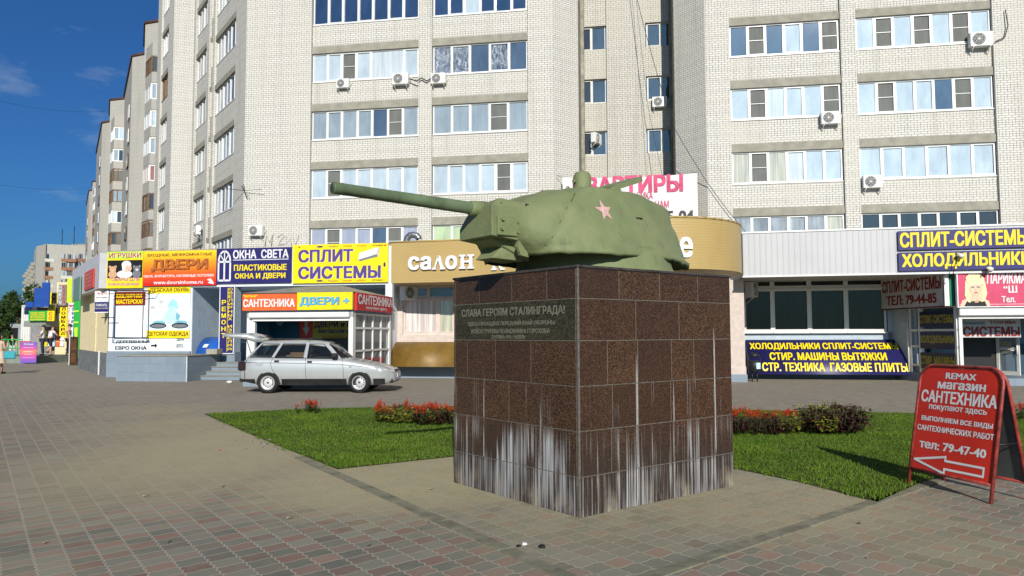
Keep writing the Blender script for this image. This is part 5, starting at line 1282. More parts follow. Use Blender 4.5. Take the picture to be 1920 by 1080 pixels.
ac(FW, 1404, 543, .0, 'white air conditioner at the left edge of the dark shop windows', .95, R(62))
# ------------------------------------------------------------------ banner across the stair recess
FBN = F0.sub(0, -.02)
def bp(px, py): return FBN.hit(px, py)
x0, zt = bp(1055, 333); x1, zt2 = bp(1307, 325); zb = bp(1055, 428)[1]; zb2 = bp(1307, 420)[1]
ban = in_frame('banner', 'white flat hunting banner with pink lettering slung across the stair recess', 'banner', FBN)
ban['label'] = 'white cloth banner with pink lettering slung across the stair recess behind the turret'
m = MB(); NX, NZ = 36, 10; vs = []; fs = []
def bsurf(u, v): return -.05+.05*math.sin(u*9+v*3)*(.3+v*.7)+.025*noise.noise((u*8, v*4, 2))
for j in range(NZ+1):
    for i in range(NX+1):
        u, v = i/NX, j/NZ; zt_ = zt+(zt2-zt)*u-.10*math.sin(math.pi*u); zb_ = zb+(zb2-zb)*u
        vs.append((x0+(x1-x0)*u, bsurf(u, v), zt_+(zb_-zt_)*v))
for j in range(NZ):
    for i in range(NX): a = j*(NX+1)+i; fs.append((a, a+1, a+NX+2, a+NX+1))
m.raw(vs, fs, plain('banner_cloth', (.66, .65, .64), .8, .1, var=.05), True); m.build('cloth', ban)
M_BPINK = plain('banner_pink', (.62, .10, .20), .7, .1, var=.25)
def btext(t, a, b, c, d, mt, bold):
    mb = MB(); X0, Z1 = bp(a, c); X1, Z0 = bp(b, d); letters(mb, t, X0, X1, Z0, Z1, 0, mt, bold=bold, res=3)
    mb.v = [(p[0], bsurf((p[0]-x0)/(x1-x0), max(0, min(1, (zt-p[2])/(zt-zb))))-.045+p[1], p[2]) for p in mb.v]; mb.build('lettering', ban, weld=False, fixn=False)
btext('КВАРТИРЫ', 1074, 1281, 334, 359, M_BPINK, .06); btext('НИКА', 1195, 1224, 361, 373, M_BPINK, .02); btext('НАМ', 1229, 1254, 377, 389, M_BPINK, .02); btext('5-04', 1250, 1301, 396, 416, BLK, .05)
m = MB()
for (x, z) in ((x0, zt), (x1, zt2), (x1, bp(1307, 370)[1])): m.tube([(x, -.05, z), (x+(.25 if x > 9 else -.25), .02, z+.1)], .012, M_BLACK, 4)
m.build('rope', ban)
# ------------------------------------------------------------------ wires, antenna, cable
def wire(name, label, pts, r=.012, sag=0.0, cat='cable'):
    P = []
    for a, b in zip(pts, pts[1:]):
        a, b = Vector(a), Vector(b)
        for i in range(12): t = i/12; P.append(a.lerp(b, t)-Vector((0, 0, sag*4*t*(1-t))))
    P.append(Vector(pts[-1])); m = MB(); m.tube(P, r, M_BLACK, 5); o = m.build(name); return tag(o, label, cat)
def W0(px, py, y): x, z = F0.hit(px, py, y); return F0.w(x, y, z)
wire('cable', 'black cable hanging from the stair recess down to the gold drum roof', [W0(1185, -40, 2.5), W0(1262, 235, -.15), W0(1396, 432, -.2), W0(1420, 455, -.3)], .014, .3)
wire('cable', 'thin black cable crossing the banner from above', [W0(1190, -30, 2.6), W0(1215, 200, 2.2), W0(1263, 420, -.25)], .009, .15)
wire('cable', 'looping black cable beside the upper right air conditioner', [W0(1885, 18, -.1), W0(1890, 48, -.15), W0(1884, 70, -.1), W0(1866, 78, -.1)], .022)
wire('cable', 'tangled cables between the two air conditioners on the brick pier', [W0(768, 148, -.1), W0(782, 152, -.15), W0(790, 146, -.12), W0(800, 152, -.12), W0(808, 147, -.1)], .03)
for k, (a, b, lab) in enumerate((((-30, 176), (186, 200), 'upper faint overhead wire crossing the blue sky'), ((-30, 338), (165, 347), 'lower faint overhead wire crossing the blue sky'))):
    wire('overhead_wire', lab, [PD(a[0], 95)+Vector((0, 0, zat(a[1], 95))), PD(b[0], 108+50*k)+Vector((0, 0, zat(b[1], 108+50*k)))], .016, .6, 'overhead wire')
an = thing('antenna', 'small metal aerial standing off the brick corner edge', 'antenna', W0(459, 358, -.05))
m = MB(); m.tube([(-1.6, .6, .28), (0, -.1, 0), (1.0, -.5, -.02)], .014, M_BLACK, 5); m.tube([(-.12, -.1, .25), (.0, -.12, 0), (.14, -.1, -.38)], .02, M_BLACK, 5); m.tube([(-.02, -.1, .3), (.02, -.12, -.1), (.3, -.3, -.3)], .014, M_BLACK, 5); m.build('element', an)
gr = in_frame('graffiti', 'faint grey sprayed scrawl on the brick corner above the yellow board', 'graffiti', F0)
m = MB(); gy = plain('faded_spray', (.33, .33, .32), .9, .1)
for pts in ([(497, 462), (500, 442), (506, 455), (512, 440), (509, 462)], [(521, 446), (529, 438), (534, 444), (526, 452), (522, 460), (534, 458)], [(538, 443), (537, 459), (545, 447), (547, 461)], [(550, 446), (554, 460), (561, 441)]):
    m.tube([(F0.hit(p[0], p[1], 0)[0], -.004, F0.hit(p[0], p[1], 0)[1]) for p in pts], .03, gy, 4)
m.build('scrawl', gr)
# ------------------------------------------------------------------ estate car
def silver():
    t = NT('silver_car_paint', .34, .5, .35); v = t.obj(); z = t.sep(v)[2]
    n = t.noise(v, 3, 4, .6); c = t.mix(t.ramp(n, .4, .7, 0, .4), (.41, .43, .43), (.35, .37, .37))
    dirt = t.math('MULTIPLY', t.ramp(z, .55, .2, 0, .6), t.ramp(t.noise(v, 6, 4), .35, .65)); c = t.mix(dirt, c, (.28, .25, .2)); t.color(c)
    t.b.inputs['Coat Weight'].default_value = .5; t.b.inputs['Coat Roughness'].default_value = .08; return t.m
M_CAR = silver(); M_RUB = plain('black_rubber', (.018, .018, .018), .75, .2, var=.3, vs=8); M_CLAD = plain('black_cladding', (.022, .022, .022), .55, .3, var=.3)
M_RIM = plain('steel_rim', (.60, .60, .60), .4, .5, .4, var=.1); gg = NT('car_glass', .02, .6); gg.color((.012, .016, .018)); gg.b.inputs['Alpha'].default_value = .55; M_CGL = gg.m
M_LENS = plain('lamp_lens', (.60, .62, .62), .1, .8, var=0); M_TAIL = plain('tail_lens', (.022, .010, .012), .2, .6, var=0); M_INT = plain('car_interior', (.06, .065, .075), .8, .2); M_CARD = plain('cardboard', (.45, .31, .18), .8, .1)
g0, g1 = gnd(502, 737.5), gnd(672, 737)
dv = (g1-g0); CARF = Frame(g0.x, g0.y, -math.degrees(math.atan2(dv.y, dv.x)))
car = in_frame('estate_car', 'silver estate car with raised tailgate and steel wheels, parked before the kiosk', 'car', CARF)
WB = 2.49; CW = 1.60; HR = .285
def ys(z): # near side surface of the body at a height (far side mirrored about CW/2)
    if z < .35: return .02+.10*(.35-z)/.2
    if z < .62: return .02-.02*(z-.35)/.27
    if z < .93: return .0+.045*((z-.62)/.31)**1.6
    return .045+.245*((z-.93)/.45)**1.1
def yside(z, far): return CW-ys(z) if far else ys(z)
top = [(-.80, .66), (-.74, .80), (-.62, .97), (-.40, .985), (.3, .965), (1.2, .945), (1.98, .925), (2.35, .86), (2.75, .775), (3.05, .70), (3.22, .635), (3.36, .55), (3.40, .47)]
bot = [(-.80, .40), (-.70, .33), (-.35, .25), (.4, .215), (1.2, .21), (2.1, .215), (2.9, .21), (3.15, .225), (3.40, .31)]
def interp(tab, x):
    if x <= tab[0][0]: return tab[0][1]
    for (a, b), (c, d) in zip(tab, tab[1:]):
        if x <= c: return b+(d-b)*(x-a)/(c-a)
    return tab[-1][1]
def taper(x): # plan taper at both ends
    e = 0
    if x > 2.75: e = .24*((x-2.75)/.65)**2.2
    if x < -.45: e = .09*((-.45-x)/.35)**2
    return e
xsn = [-.80, -.76, -.68, -.6, -.45]+[-.3+.15*i for i in range(24)]+[3.22, 3.30, 3.36, 3.40]
rings_ = []
for x in xsn:
    zt_, zb_ = interp(top, x), interp(bot, x); tp = taper(x); half = []
    for k in range(9):
        z = zb_+(zt_-.03-zb_)*k/8; half.append((x, ys(z)+tp, z))
    half.append((x, ys(zt_)+.05+tp, zt_)); half.append((x, .40+tp*.5, zt_+.018)); half.append((x, CW/2, zt_+.026))
    far = [(p[0], CW-p[1], p[2]) for p in half[-2::-1]]
    rings_.append(half+far)
m = MB(); m.loft(rings_, M_CAR, True)
body = m.build('body', car)
# cladding, bumpers
m = MB()
for far in (False, True):
    s_ = -1 if not far else 1; y0 = lambda z: yside(z, far)+s_*.012
    for (xa_, xb2) in ((-.78, -.36), (.36, WB-.36), (WB+.36, 3.16)):
        n = 6; pts = [xa_+(xb2-xa_)*i/n for i in range(n+1)]
        for a, b in zip(pts, pts[1:]):
            za, zb3 = interp(bot, a)-.005, interp(bot, b)-.005; ta, tb = taper(a)*(1 if not far else -1), taper(b)*(1 if not far else -1)
            m.face([(a, y0(za)+ta, za), (b, y0(zb3)+tb, zb3), (b, y0(.385)+tb, .385), (a, y0(.385)+ta, .385)], M_CLAD)
m.cbox(3.14, 3.36, .20, CW-.20, .255, .40, M_CLAD, .03); m.cbox(-.83, -.66, .12, CW-.12, .30, .42, M_CLAD, .03); m.build('cladding', car)
m = MB()
m.prism([(3.18, .12), (3.36, .24), (3.425, .45), (3.43, CW/2), (3.425, CW-.45), (3.36, CW-.24), (3.18, CW-.12), (3.1, CW-.2), (3.1, .2)], .385, .535, M_CAR, 'z'); m.build('front_bumper', car)
m = MB(); m.prism([(3.375, .42), (3.392, CW/2), (3.375, CW-.42), (3.3, CW-.42), (3.3, .42)], .56, .60, M_CLAD, 'z'); m.build('grille', car)
pl = MB(); pl.box(3.426, 3.436, CW/2-.26, CW/2+.26, .40, .51, WHT); pl.build('number_plate', car)
# wheel arches and wheels
for cx in (0, WB):
    for far in (False, True):
        m = MB(); y = yside(.5, far); s_ = -1 if not far else 1
        pts = [(cx+.315*math.cos(a), HR+.315*math.sin(a)) for a in [R(-12+204*i/18) for i in range(19)]]
        pts = [(p[0], max(p[1], .21)) for p in pts]
        m.prism(pts, y+s_*.003, y-s_*.06, M_CLAD, 'y')  # body is uncut; a black disc stands for the arch's shaded hollow
        m.build('wheel_arch', car)
def wheel(cx, far, steer):
    T = Matrix.Translation((cx, yside(.5, far)+(.048 if not far else -.048), HR)) @ Matrix.Rotation(steer, 4, 'Z'); s_ = -1 if not far else 1
    prof = [(.185, .06), (.20, .09), (.262, .09), (.283, .065), (.286, 0), (.283, -.065), (.262, -.09), (.20, -.09), (.185, -.06)]
    m = MB(); n = 32; rg = [[T @ Vector((r*math.cos(2*math.pi*i/n), w, r*math.sin(2*math.pi*i/n))) for r, w in prof] for i in range(n)]
    k = len(prof); m.raw([p for g in rg for p in g], [(i*k+j, i*k+j+1, ((i+1) % n)*k+j+1, ((i+1) % n)*k+j) for i in range(n) for j in range(k-1)], M_RUB, True)
    w = m.build('wheel', car)
    m = MB(); pr = [(.192, s_*.088), (.18, s_*.080), (.165, s_*.055), (.13, s_*.048), (.09, s_*.068), (.05, s_*.070), (.001, s_*.062)]; k = len(pr)
    rg = [[T @ Vector((r*math.cos(2*math.pi*i/n), y, r*math.sin(2*math.pi*i/n))) for r, y in pr] for i in range(n)]
    m.raw([p for g in rg for p in g], [(i*k+j, i*k+j+1, ((i+1) % n)*k+j+1, ((i+1) % n)*k+j) for i in range(n) for j in range(k-1)], M_RIM, True)
    for i in range(12):
        a = 2*math.pi*i/12; c = Vector((.128*math.cos(a), s_*.058, .128*math.sin(a))); m.face([T @ (c+Vector((.017*math.cos(b), 0, .017*math.sin(b)))) for b in [2*math.pi*q/8 for q in range(8)]], M_BLACK)
    c = Vector((0, s_*.075, 0)); m.face([T @ (c+Vector((.028*math.cos(b), 0, .028*math.sin(b)))) for b in [2*math.pi*q/10 for q in range(10)]], M_BLACK)
    m.build('rim', w, weld=False)
wheel(0, False, 0); wheel(0, True, 0); wheel(WB, False, R(-9)); wheel(WB, True, R(-9))
# greenhouse
def P3(x, z, far=False, off=0): return (x, yside(z, far)+(off if not far else -off), z)
ROOFL = [(-.26, 1.385), (.0, 1.40), (.6, 1.41), (1.1, 1.40), (1.48, 1.355), (1.58, 1.325)]
pill = {'rear_pillar': [(-.63, .96), (-.50, .975), (-.24, 1.335), (-.26, 1.385)], 'quarter_pillar': [(.06, .975), (.16, .965), (.32, 1.33), (.22, 1.34)],
        'centre_pillar': [(.93, .955), (1.05, .95), (1.05, 1.325), (.95, 1.33)], 'front_pillar': [(1.83, .93), (1.985, .92), (1.58, 1.325), (1.40, 1.345), (1.46, 1.31)]}
for nm, pts in pill.items():
    m = MB()
    for far in (False, True):
        m.face([P3(x, z, far) for x, z in pts], M_CAR); m.face([P3(x, z, far, .04) for x, z in pts][::-1], M_CLAD)
        n = len(pts)
        for i in range(n): a, b = pts[i], pts[(i+1) % n]; m.face([P3(*a, far), P3(*b, far), P3(*b, far, .04), P3(*a, far, .04)], M_CAR)
    m.build('pillar', car)
m = MB(); rr = []
for x, z in ROOFL:
    a = ys(z-.06); rr.append([(x, a, z-.075), (x, a+.015, z-.03), (x, a+.07, z), (x, CW/2-.3, z+.025), (x, CW/2, z+.03), (x, CW/2+.3, z+.025), (x, CW-a-.07, z), (x, CW-a-.015, z-.03), (x, CW-a, z-.075)])
m.loft(rr, M_CAR, True, closed=False, caps=False); m.loft([[(p[0], p[1], p[2]-.03) for p in r] for r in rr], M_PVCG, True, closed=False, caps=False); m.build('roof', car)
m = MB()
for y in (.34, CW-.34): m.tube([(-.1, y, 1.44), (.1, y, 1.465), (1.0, y, 1.465), (1.15, y, 1.44)], .016, M_CLAD, 6)
for x in (.05, .98): m.tube([(x, .33, 1.43), (x, .34, 1.47), (x, CW-.34, 1.47)], .014, M_CLAD, 6)
m.build('roof_rail', car)
for nm, pts in (('quarter_window', [(-.52, .985), (.06, .975), (.23, 1.335), (-.235, 1.335)]), ('rear_door_window', [(.155, .965), (.94, .955), (.955, 1.33), (.325, 1.335)]), ('front_door_window', [(1.045, .95), (1.86, .935), (1.44, 1.32), (1.05, 1.33)])):
    for far in (False, True):
        m = MB(); m.face([P3(x, z, far, .02) for x, z in pts], M_CGL); g_ = m.build('window', car, fixn=False)
        m = MB(); m.tube([P3(x, z, far, -.002) for x, z in pts+pts[:1]], .011, M_RUB, 5); m.build('window_seal', g_)
a0, a1 = (1.965, .93), (1.575, 1.325)
m = MB(); m.face([(a0[0], ys(.93)+.03, .925), (a0[0]+.10, CW/2, .945), (a1[0]+.06, CW/2, 1.35), (a1[0], ys(1.32)+.02, 1.325)], M_CGL, True); m.face([(a0[0]+.10, CW/2, .945), (a0[0], CW-ys(.93)-.03, .925), (a1[0], CW-ys(1.32)-.02, 1.325), (a1[0]+.06, CW/2, 1.35)], M_CGL, True); m.build('windscreen', car)
m = MB(); m.tube([(2.08, .35, .945), (1.99, .9, .97)], .012, M_CLAD, 5); m.tube([(2.08, .8, .955), (1.98, 1.25, .97)], .012, M_CLAD, 5); m.build('wiper', car)
# interior
m = MB(); m.box(-.6, 1.9, .12, CW-.12, .40, .62, M_INT)
for x, z1 in ((.15, 1.0), (1.05, 1.05)):
    for y in (.22, .88): m.cbox(x-.08, x+.08, y, y+.5, .6, z1, M_INT, .04); m.cbox(x-.06, x+.04, y+.14, y+.36, z1+.02, z1+.2, M_INT, .03); m.cbox(x, x+.5, y, y+.5, .55, .72, M_INT, .04)
m.cbox(1.72, 1.95, .12, CW-.12, .62, .95, M_INT, .04); m.tube([(1.62+.02*math.cos(a), .45+.18*math.cos(a), .92+.18*math.sin(a)) for a in [2*math.pi*i/16 for i in range(17)]], .015, M_RUB, 6); m.build('interior', car)
cb_ = in_frame('cardboard_box', 'long cardboard cartons lying inside the silver estate car', 'cardboard box', CARF)
m = MB(); m.cbox(.35, .90, .45, 1.1, .93, 1.02, M_CARD, .005); m.cbox(.45, .92, .48, 1.0, 1.022, 1.09, M_CARD, .005); m.build('carton', cb_)
# details
m = MB()
def line(pts, far=False):
    m.tube([P3(x, z, far, -.002) for x, z in pts], .006, M_RUB, 4)
line([(1.03, .40), (1.01, .66), (1.0, .94)]); line([(2.05, .40), (2.04, .66), (2.0, .91)]); line([(.24, .42), (.10, .66), (.05, .82), (.12, .96)]); line([(-.6, .83), (.4, .815), (1.4, .79), (2.04, .765)]); line([(-.64, .40), (-.66, .75), (-.6, .9)]); line([(2.04, .765), (2.6, .71), (2.98, .67)])
m.build('panel_gap', car)
for x, z in ((.22, .865), (1.12, .845)): m = MB(); m.cbox(x-.065, x+.065, ys(z)-.02, ys(z)+.02, z-.03, z+.025, M_CLAD, .008); m.build('door_handle', car)
m = MB(); m.cbox(-.36, -.16, ys(.78)-.006, ys(.78)+.02, .71, .83, M_CAR, .01); m.build('fuel_flap', car)
for far in (False, True):
    m = MB(); y = ys(.6); q = [(2.99, y+taper(2.99)-.005, .66), (3.0, y+taper(3.0)-.005, .565), (3.30, y+taper(3.30)-.012, .55), (3.385, .40, .55), (3.36, .40, .60), (3.24, y+taper(3.24)-.005, .63)]
    q = [(a, (CW-b if far else b), c) for a, b, c in q]
    m.face(q, M_LENS); m.face([(a-.03, b+(.03 if not far else -.03), c) for a, b, c in q], M_RIM); m.build('headlight', car, fixn=False)
    m = MB(); y = ys(.75)-.01; m.cbox(-.83, -.62, (y if not far else CW-y-.16), (y+.16 if not far else CW-y), .62, .85, M_TAIL, .02); m.build('tail_light', car)
m = MB(); m.cbox(1.74, 1.90, -.16, .02, .96, 1.08, M_CLAD, .03); m.build('mirror', car)
m = MB(); m.cbox(2.2, 2.26, ys(.70)-.008, ys(.70)+.02, .695, .715, M_CLAD, .004); m.build('badge', car)
# raised tailgate: hinged at the back of the roof, lifted level
TM = Matrix.Translation((-.27, 0, 1.43)) @ Matrix.Rotation(R(6), 4, 'Y')
m = MB(); tg = []
for (x, dz, th_, ins) in ((.03, .0, .05, .26), (-.20, .11, .17, .22), (-.42, .14, .15, .16), (-.60, .11, .11, .13), (-.85, .075, .08, .1), (-1.05, .06, .05, .1)):
    tg.append([TM @ Vector(p) for p in ((x, ins, dz-th_), (x, ins, dz), (x, CW/2, dz+.03), (x, CW-ins, dz), (x, CW-ins, dz-th_), (x, CW/2, dz-th_+.02))])
m.loft(tg, M_CAR, True); tgo = m.build('tailgate', car)
m = MB(); m.face([TM @ Vector(p) for p in ((-.05, .30, .075), (-.40, .26, .155), (-.40, CW-.26, .155), (-.05, CW-.30, .075))], M_CGL); m.build('rear_window', tgo, fixn=False)
m = MB()
for y in (.2, CW-.2): m.tube([(-.52, y, 1.0), TM @ Vector((-.42, y, .02))], .012, M_RUB, 6)
m.build('gas_strut', car)
# ------------------------------------------------------------------ advertising boards on the pavement
gL, gR = gnd(1703, 908), gnd(1858, 945)
d_ = gR-gL; BF = Frame(gL.x, gL.y, -math.degrees(math.atan2(d_.y, d_.x)))
bw = d_.length; bd = in_frame('advertising_board', 'red pavement advertising board with white lettering and a left arrow, right of the monument', 'advertising board', BF)
M_TUBE = plain('rusty_red_tube', (.32, .05, .04), .45, .4, var=.5, vs=9)
LEAN = R(11); LM = Matrix.Rotation(-LEAN, 4, 'X'); HB = 1.27
def lean(p): return LM @ Vector(p)
def hoop(mb, M, w, h, r, rad, m):
    pts = [(0, 0, 0), (0, 0, h-rad)]+[(rad-rad*math.cos(R(a)), 0, h-rad+rad*math.sin(R(a))) for a in range(15, 91, 15)]+[(w-rad+rad*math.sin(R(a)), 0, h-rad+rad*math.cos(R(a))) for a in range(0, 91, 15)]+[(w, 0, 0)]
    mb.tube([M @ Vector(p) for p in pts], r, m, 10)
m = MB(); hoop(m, LM, bw, HB, .018, .16, M_TUBE); m.tube([lean((0, 0, .17)), lean((bw, 0, .17))], .016, M_TUBE, 8); m.build('front_frame', bd)
RM = Matrix.Translation((0, 2*math.sin(LEAN)*HB, 0)) @ Matrix.Rotation(LEAN, 4, 'X')
m = MB(); hoop(m, RM, bw, HB, .018, .16, M_TUBE); m.tube([RM @ Vector((0, 0, .17)), RM @ Vector((bw, 0, .17))], .016, M_TUBE, 8); m.build('rear_frame', bd)
m = MB(); m.tube([lean((0, 0, .55)), RM @ Vector((0, 0, .55))], .008, M_BLACK, 6); m.tube([lean((bw, 0, .55)), RM @ Vector((bw, 0, .55))], .008, M_BLACK, 6); m.build('stay', bd)
def bpanel(M, off, mt):
    mb = MB(); rad = .14; q = .02
    pts = [(q, .185), (bw-q, .185), (bw-q, HB-q-rad)]+[(bw-q-rad+rad*math.cos(R(a)), HB-q-rad+rad*math.sin(R(a))) for a in range(15, 91, 15)]+[(q+rad-rad*math.sin(R(a)), HB-q-rad+rad*math.cos(R(a))) for a in range(0, 91, 15)]
    mb.prism(pts, off-.004, off+.004, mt, 'y', M=M); return mb
M_BRED = plain('board_red', (.60, .035, .018), .35, .4, var=.12, vs=2)
fp = bpanel(LM, 0, M_BRED).build('front_panel', bd); bpanel(RM, 0, plain('board_back_grey', (.13, .15, .15), .6, .3, var=.25)).build('rear_panel', bd)
PZ0, PZ1 = .185, HB-.02
for tx, a, b, c, d, bo in (('REMAX', .33, .70, .895, .955, .05), ('магазин', .24, .82, .795, .865, .05), ('САНТЕХНИКА', .045, .96, .655, .775, .05), ('покупают здесь', .16, .86, .575, .635, .03), ('ВЫПОЛНЯЕМ ВСЕ ВИДЫ', .08, .94, .465, .52, .05), ('САНТЕХНИЧЕСКИХ РАБОТ', .04, .965, .375, .43, .05), ('тел: 79-47-40', .09, .90, .205, .285, .05)):
    mb = MB(); letters(mb, tx, a*bw, b*bw, PZ0+c*(PZ1-PZ0), PZ0+d*(PZ1-PZ0), -.0065, WHT, bold=bo, depth=.001)
    mb.v = [tuple(LM @ Vector(p)) for p in mb.v]; mb.build('lettering', fp, weld=False, fixn=False)
mb = MB(); ap = [(.06, .095), (.46, .145), (.46, .118), (.88, .118), (.88, .05), (.46, .05), (.46, .02)]; ap = [(a*bw, PZ0+b*(PZ1-PZ0)) for a, b in ap]; cx = sum(p[0] for p in ap)/7; cz = sum(p[1] for p in ap)/7
ap = [(.05, .085), (.44, .155), (.44, .118), (.89, .118), (.89, .042), (.44, .042), (.44, .0)]; ap = [(a*bw, PZ0+b*(PZ1-PZ0)) for a, b in ap]
for i in range(7):
    a, b = Vector(ap[i]), Vector(ap[(i+1) % 7]); n_ = (b-a).normalized(); pn = Vector((-n_.y, n_.x))*.011; a2, b2 = a-n_*.008, b+n_*.008
    mb.face([lean((p.x, -.0066-.0003*i, p.y)) for p in (a2-pn, b2-pn, b2+pn, a2+pn)], WHT)
mb.build('arrow', fp, weld=False, fixn=False)
FA2 = Frame(*PD(41, 42).xy, 9)
A2 = in_frame('advertising_board', 'small purple and pink tailor pavement board on a red folding frame at far left', 'advertising board', FA2)
def tailor_print():
    t = NT('purple_pink_print', .4, .35); z = t.sep(t.obj())[2]; r = t.n.new('ShaderNodeValToRGB'); t.l.new(t.math('DIVIDE', z, 1.2), r.inputs[0]); e = r.color_ramp.elements
    e[0].color = (.12, .10, .42, 1); e[0].position = .05; e[1].color = (.20, .10, .40, 1); e[1].position = .9
    for p, c in ((.3, (.40, .08, .40, 1)), (.48, (.75, .10, .12, 1)), (.58, (.80, .20, .10, 1)), (.7, (.55, .08, .30, 1))): k = e.new(p); k.color = c
    t.color(r.outputs[0]); return t.m
w2 = FA2.hit(69, 650)[0]
m = MB(); m.cbox(0, w2, -.02, .02, .04, 1.2, tailor_print(), .006); pn = m.build('panel', A2)
for tx, a, b, c, d in (('Ателье', .2, .8, 1.05, 1.14), ('пошив одежды', .2, .8, .88, .92), ('РЕМОНТ', .2, .8, .66, .71), ('замена молний', .1, .9, .58, .62), ('срочно', .25, .75, .5, .54), ('подшив брюк', .15, .85, .32, .36)):
    flat_letters(pn, tx, a*w2, b*w2, c, d, -.026, WHT, bold=.03)
m = MB()
for x in (-.05, w2*.55): m.tube([(x, .0, 1.24), (x-.42, .6, .0)], .03, RED, 6)
m.tube([(-.05, 0, 1.24), (w2*.55, 0, 1.24)], .03, RED, 6); m.build('folding_frame', A2)
# ------------------------------------------------------------------ bin, door panel, litter
gb = PD(1412, 24.55)
bn = thing('litter_bin', 'black urn shaped litter bin with a pale sticker beside the navy curved hood', 'litter bin', (gb.x, gb.y, 0))
m = MB(); m.tube([(0, 0, .30), (0, 0, .33), (0, 0, .5), (0, 0, .68)], [.14, .17, .19, .185], M_BLACK, 16)
m.build('bucket', bn); m = MB(); m.tube([(-.19, 0, .62)]+[(-.2*math.cos(R(a)), 0, .68+.26*math.sin(R(a))) for a in range(0, 181, 20)]+[(.19, 0, .62)], .02, M_BLACK, 6); m.tube([(0, 0, .80), (0, 0, .90), (0, 0, .945), (0, 0, .96)], [.17, .15, .08, .01], M_BLACK, 14); m.build('hood', bn)
m = MB(); m.tube([(-.08, 0, 0), (-.08, 0, .32)], .02, M_BLACK, 6); m.tube([(.08, 0, 0), (.08, 0, .32)], .02, M_BLACK, 6); m.build('leg', bn)
m = MB(); m.box(.0, .13, -.205, -.195, .42, .62, PBLUE); m.build('sticker', bn)
def crumple(name, label, cat, p, r, mt, seed, group=None):
    bm = bmesh.new(); bmesh.ops.create_icosphere(bm, subdivisions=2, radius=r); rr_ = random.Random(seed)
    for v in bm.verts: v.co *= rr_.uniform(.65, 1.15); v.co.z *= .55
    me = bpy.data.meshes.new(name); bm.to_mesh(me); bm.free(); me.materials.append(mt); o = bpy.data.objects.new(name, me); COL.objects.link(o); o.location = (p.x, p.y, r*.4); return tag(o, label, cat, group)
crumple('crumpled_paper', 'crumpled white paper scrap on the paving in front of the pedestal', 'litter', gnd(983, 1022), .021, WHT, 1)
crumple('dark_scrap', 'dark wet scrap beside the crumpled paper in front of the pedestal', 'litter', gnd(1016, 1028), .03, M_BLACK, 2)
crumple('dark_scrap', 'dark scrap under the crumpled paper in front of the pedestal', 'litter', gnd(972, 1026), .022, M_BLACK, 9)
crumple('paper_bag', 'white paper lying at the foot of the shop steps', 'litter', gnd(430, 718), .09, WHT, 3)
M_STONE = plain('grey_stone', (.24, .22, .18), .9, .1, var=.3)
for i, (px, py, r) in enumerate(((486, 832, .035), (497, 834, .04), (490, 839, .028), (516, 845, .035), (470, 828, .03), (452, 818, .025), (440, 826, .02), (505, 826, .03), (530, 842, .02), (428, 836, .018), (460, 842, .02), (545, 856, .018))):
    crumple('stone', 'small grey stone in the sand by the left lawn edge', 'stone', gnd(px, py), r, M_STONE, 20+i, 'stones in the sand by the lawn')
rp = crumple('red_petal_scrap', 'tiny red scrap on the sand left of the lawn', 'litter', gnd(412, 845), .02, RED, 50)
# ------------------------------------------------------------------ flower beds
def leafmat(name, a, b, v2=6):
    t = NT(name, .5, .3); g = t.geo(); c = t.mix(t.ramp(t.noise(g, v2*4, 3), .35, .65), a, b); t.color(c)
    tr = t.add('BsdfTranslucent'); t.l.new(c, tr.inputs[0]); mx = t.add('MixShader', {'Fac': .25}); t.l.new(t.b.outputs[0], mx.inputs[1]); t.l.new(tr.outputs[0], mx.inputs[2]); t.l.new(mx.outputs[0], t.n['Material Output'].inputs[0]); return t.m
LM_G = leafmat('salvia_leaf', (.03, .07, .012), (.07, .12, .02)); LM_M = leafmat('maroon_leaf', (.035, .008, .012), (.10, .018, .022)); LM_Y = leafmat('yellow_leaf', (.16, .18, .02), (.34, .32, .04)); LM_R = leafmat('scarlet_floret', (.40, .022, .010), (.60, .085, .02)); LM_D = leafmat('dark_maroon_leaf', (.022, .008, .012), (.055, .014, .018))
M_STEM = plain('plant_stem', (.05, .06, .02), .8, .2)
def leaf(vs, fs, c, d, up, L, w):
    d = d.normalized(); s_ = d.cross(up).normalized(); n_ = s_.cross(d); i = len(vs)
    vs += [c, c+d*L*.45+s_*w+n_*L*.08, c+d*L-n_*L*.12, c+d*L*.45-s_*w+n_*L*.08]; fs.append((i, i+1, i+2, i+3))
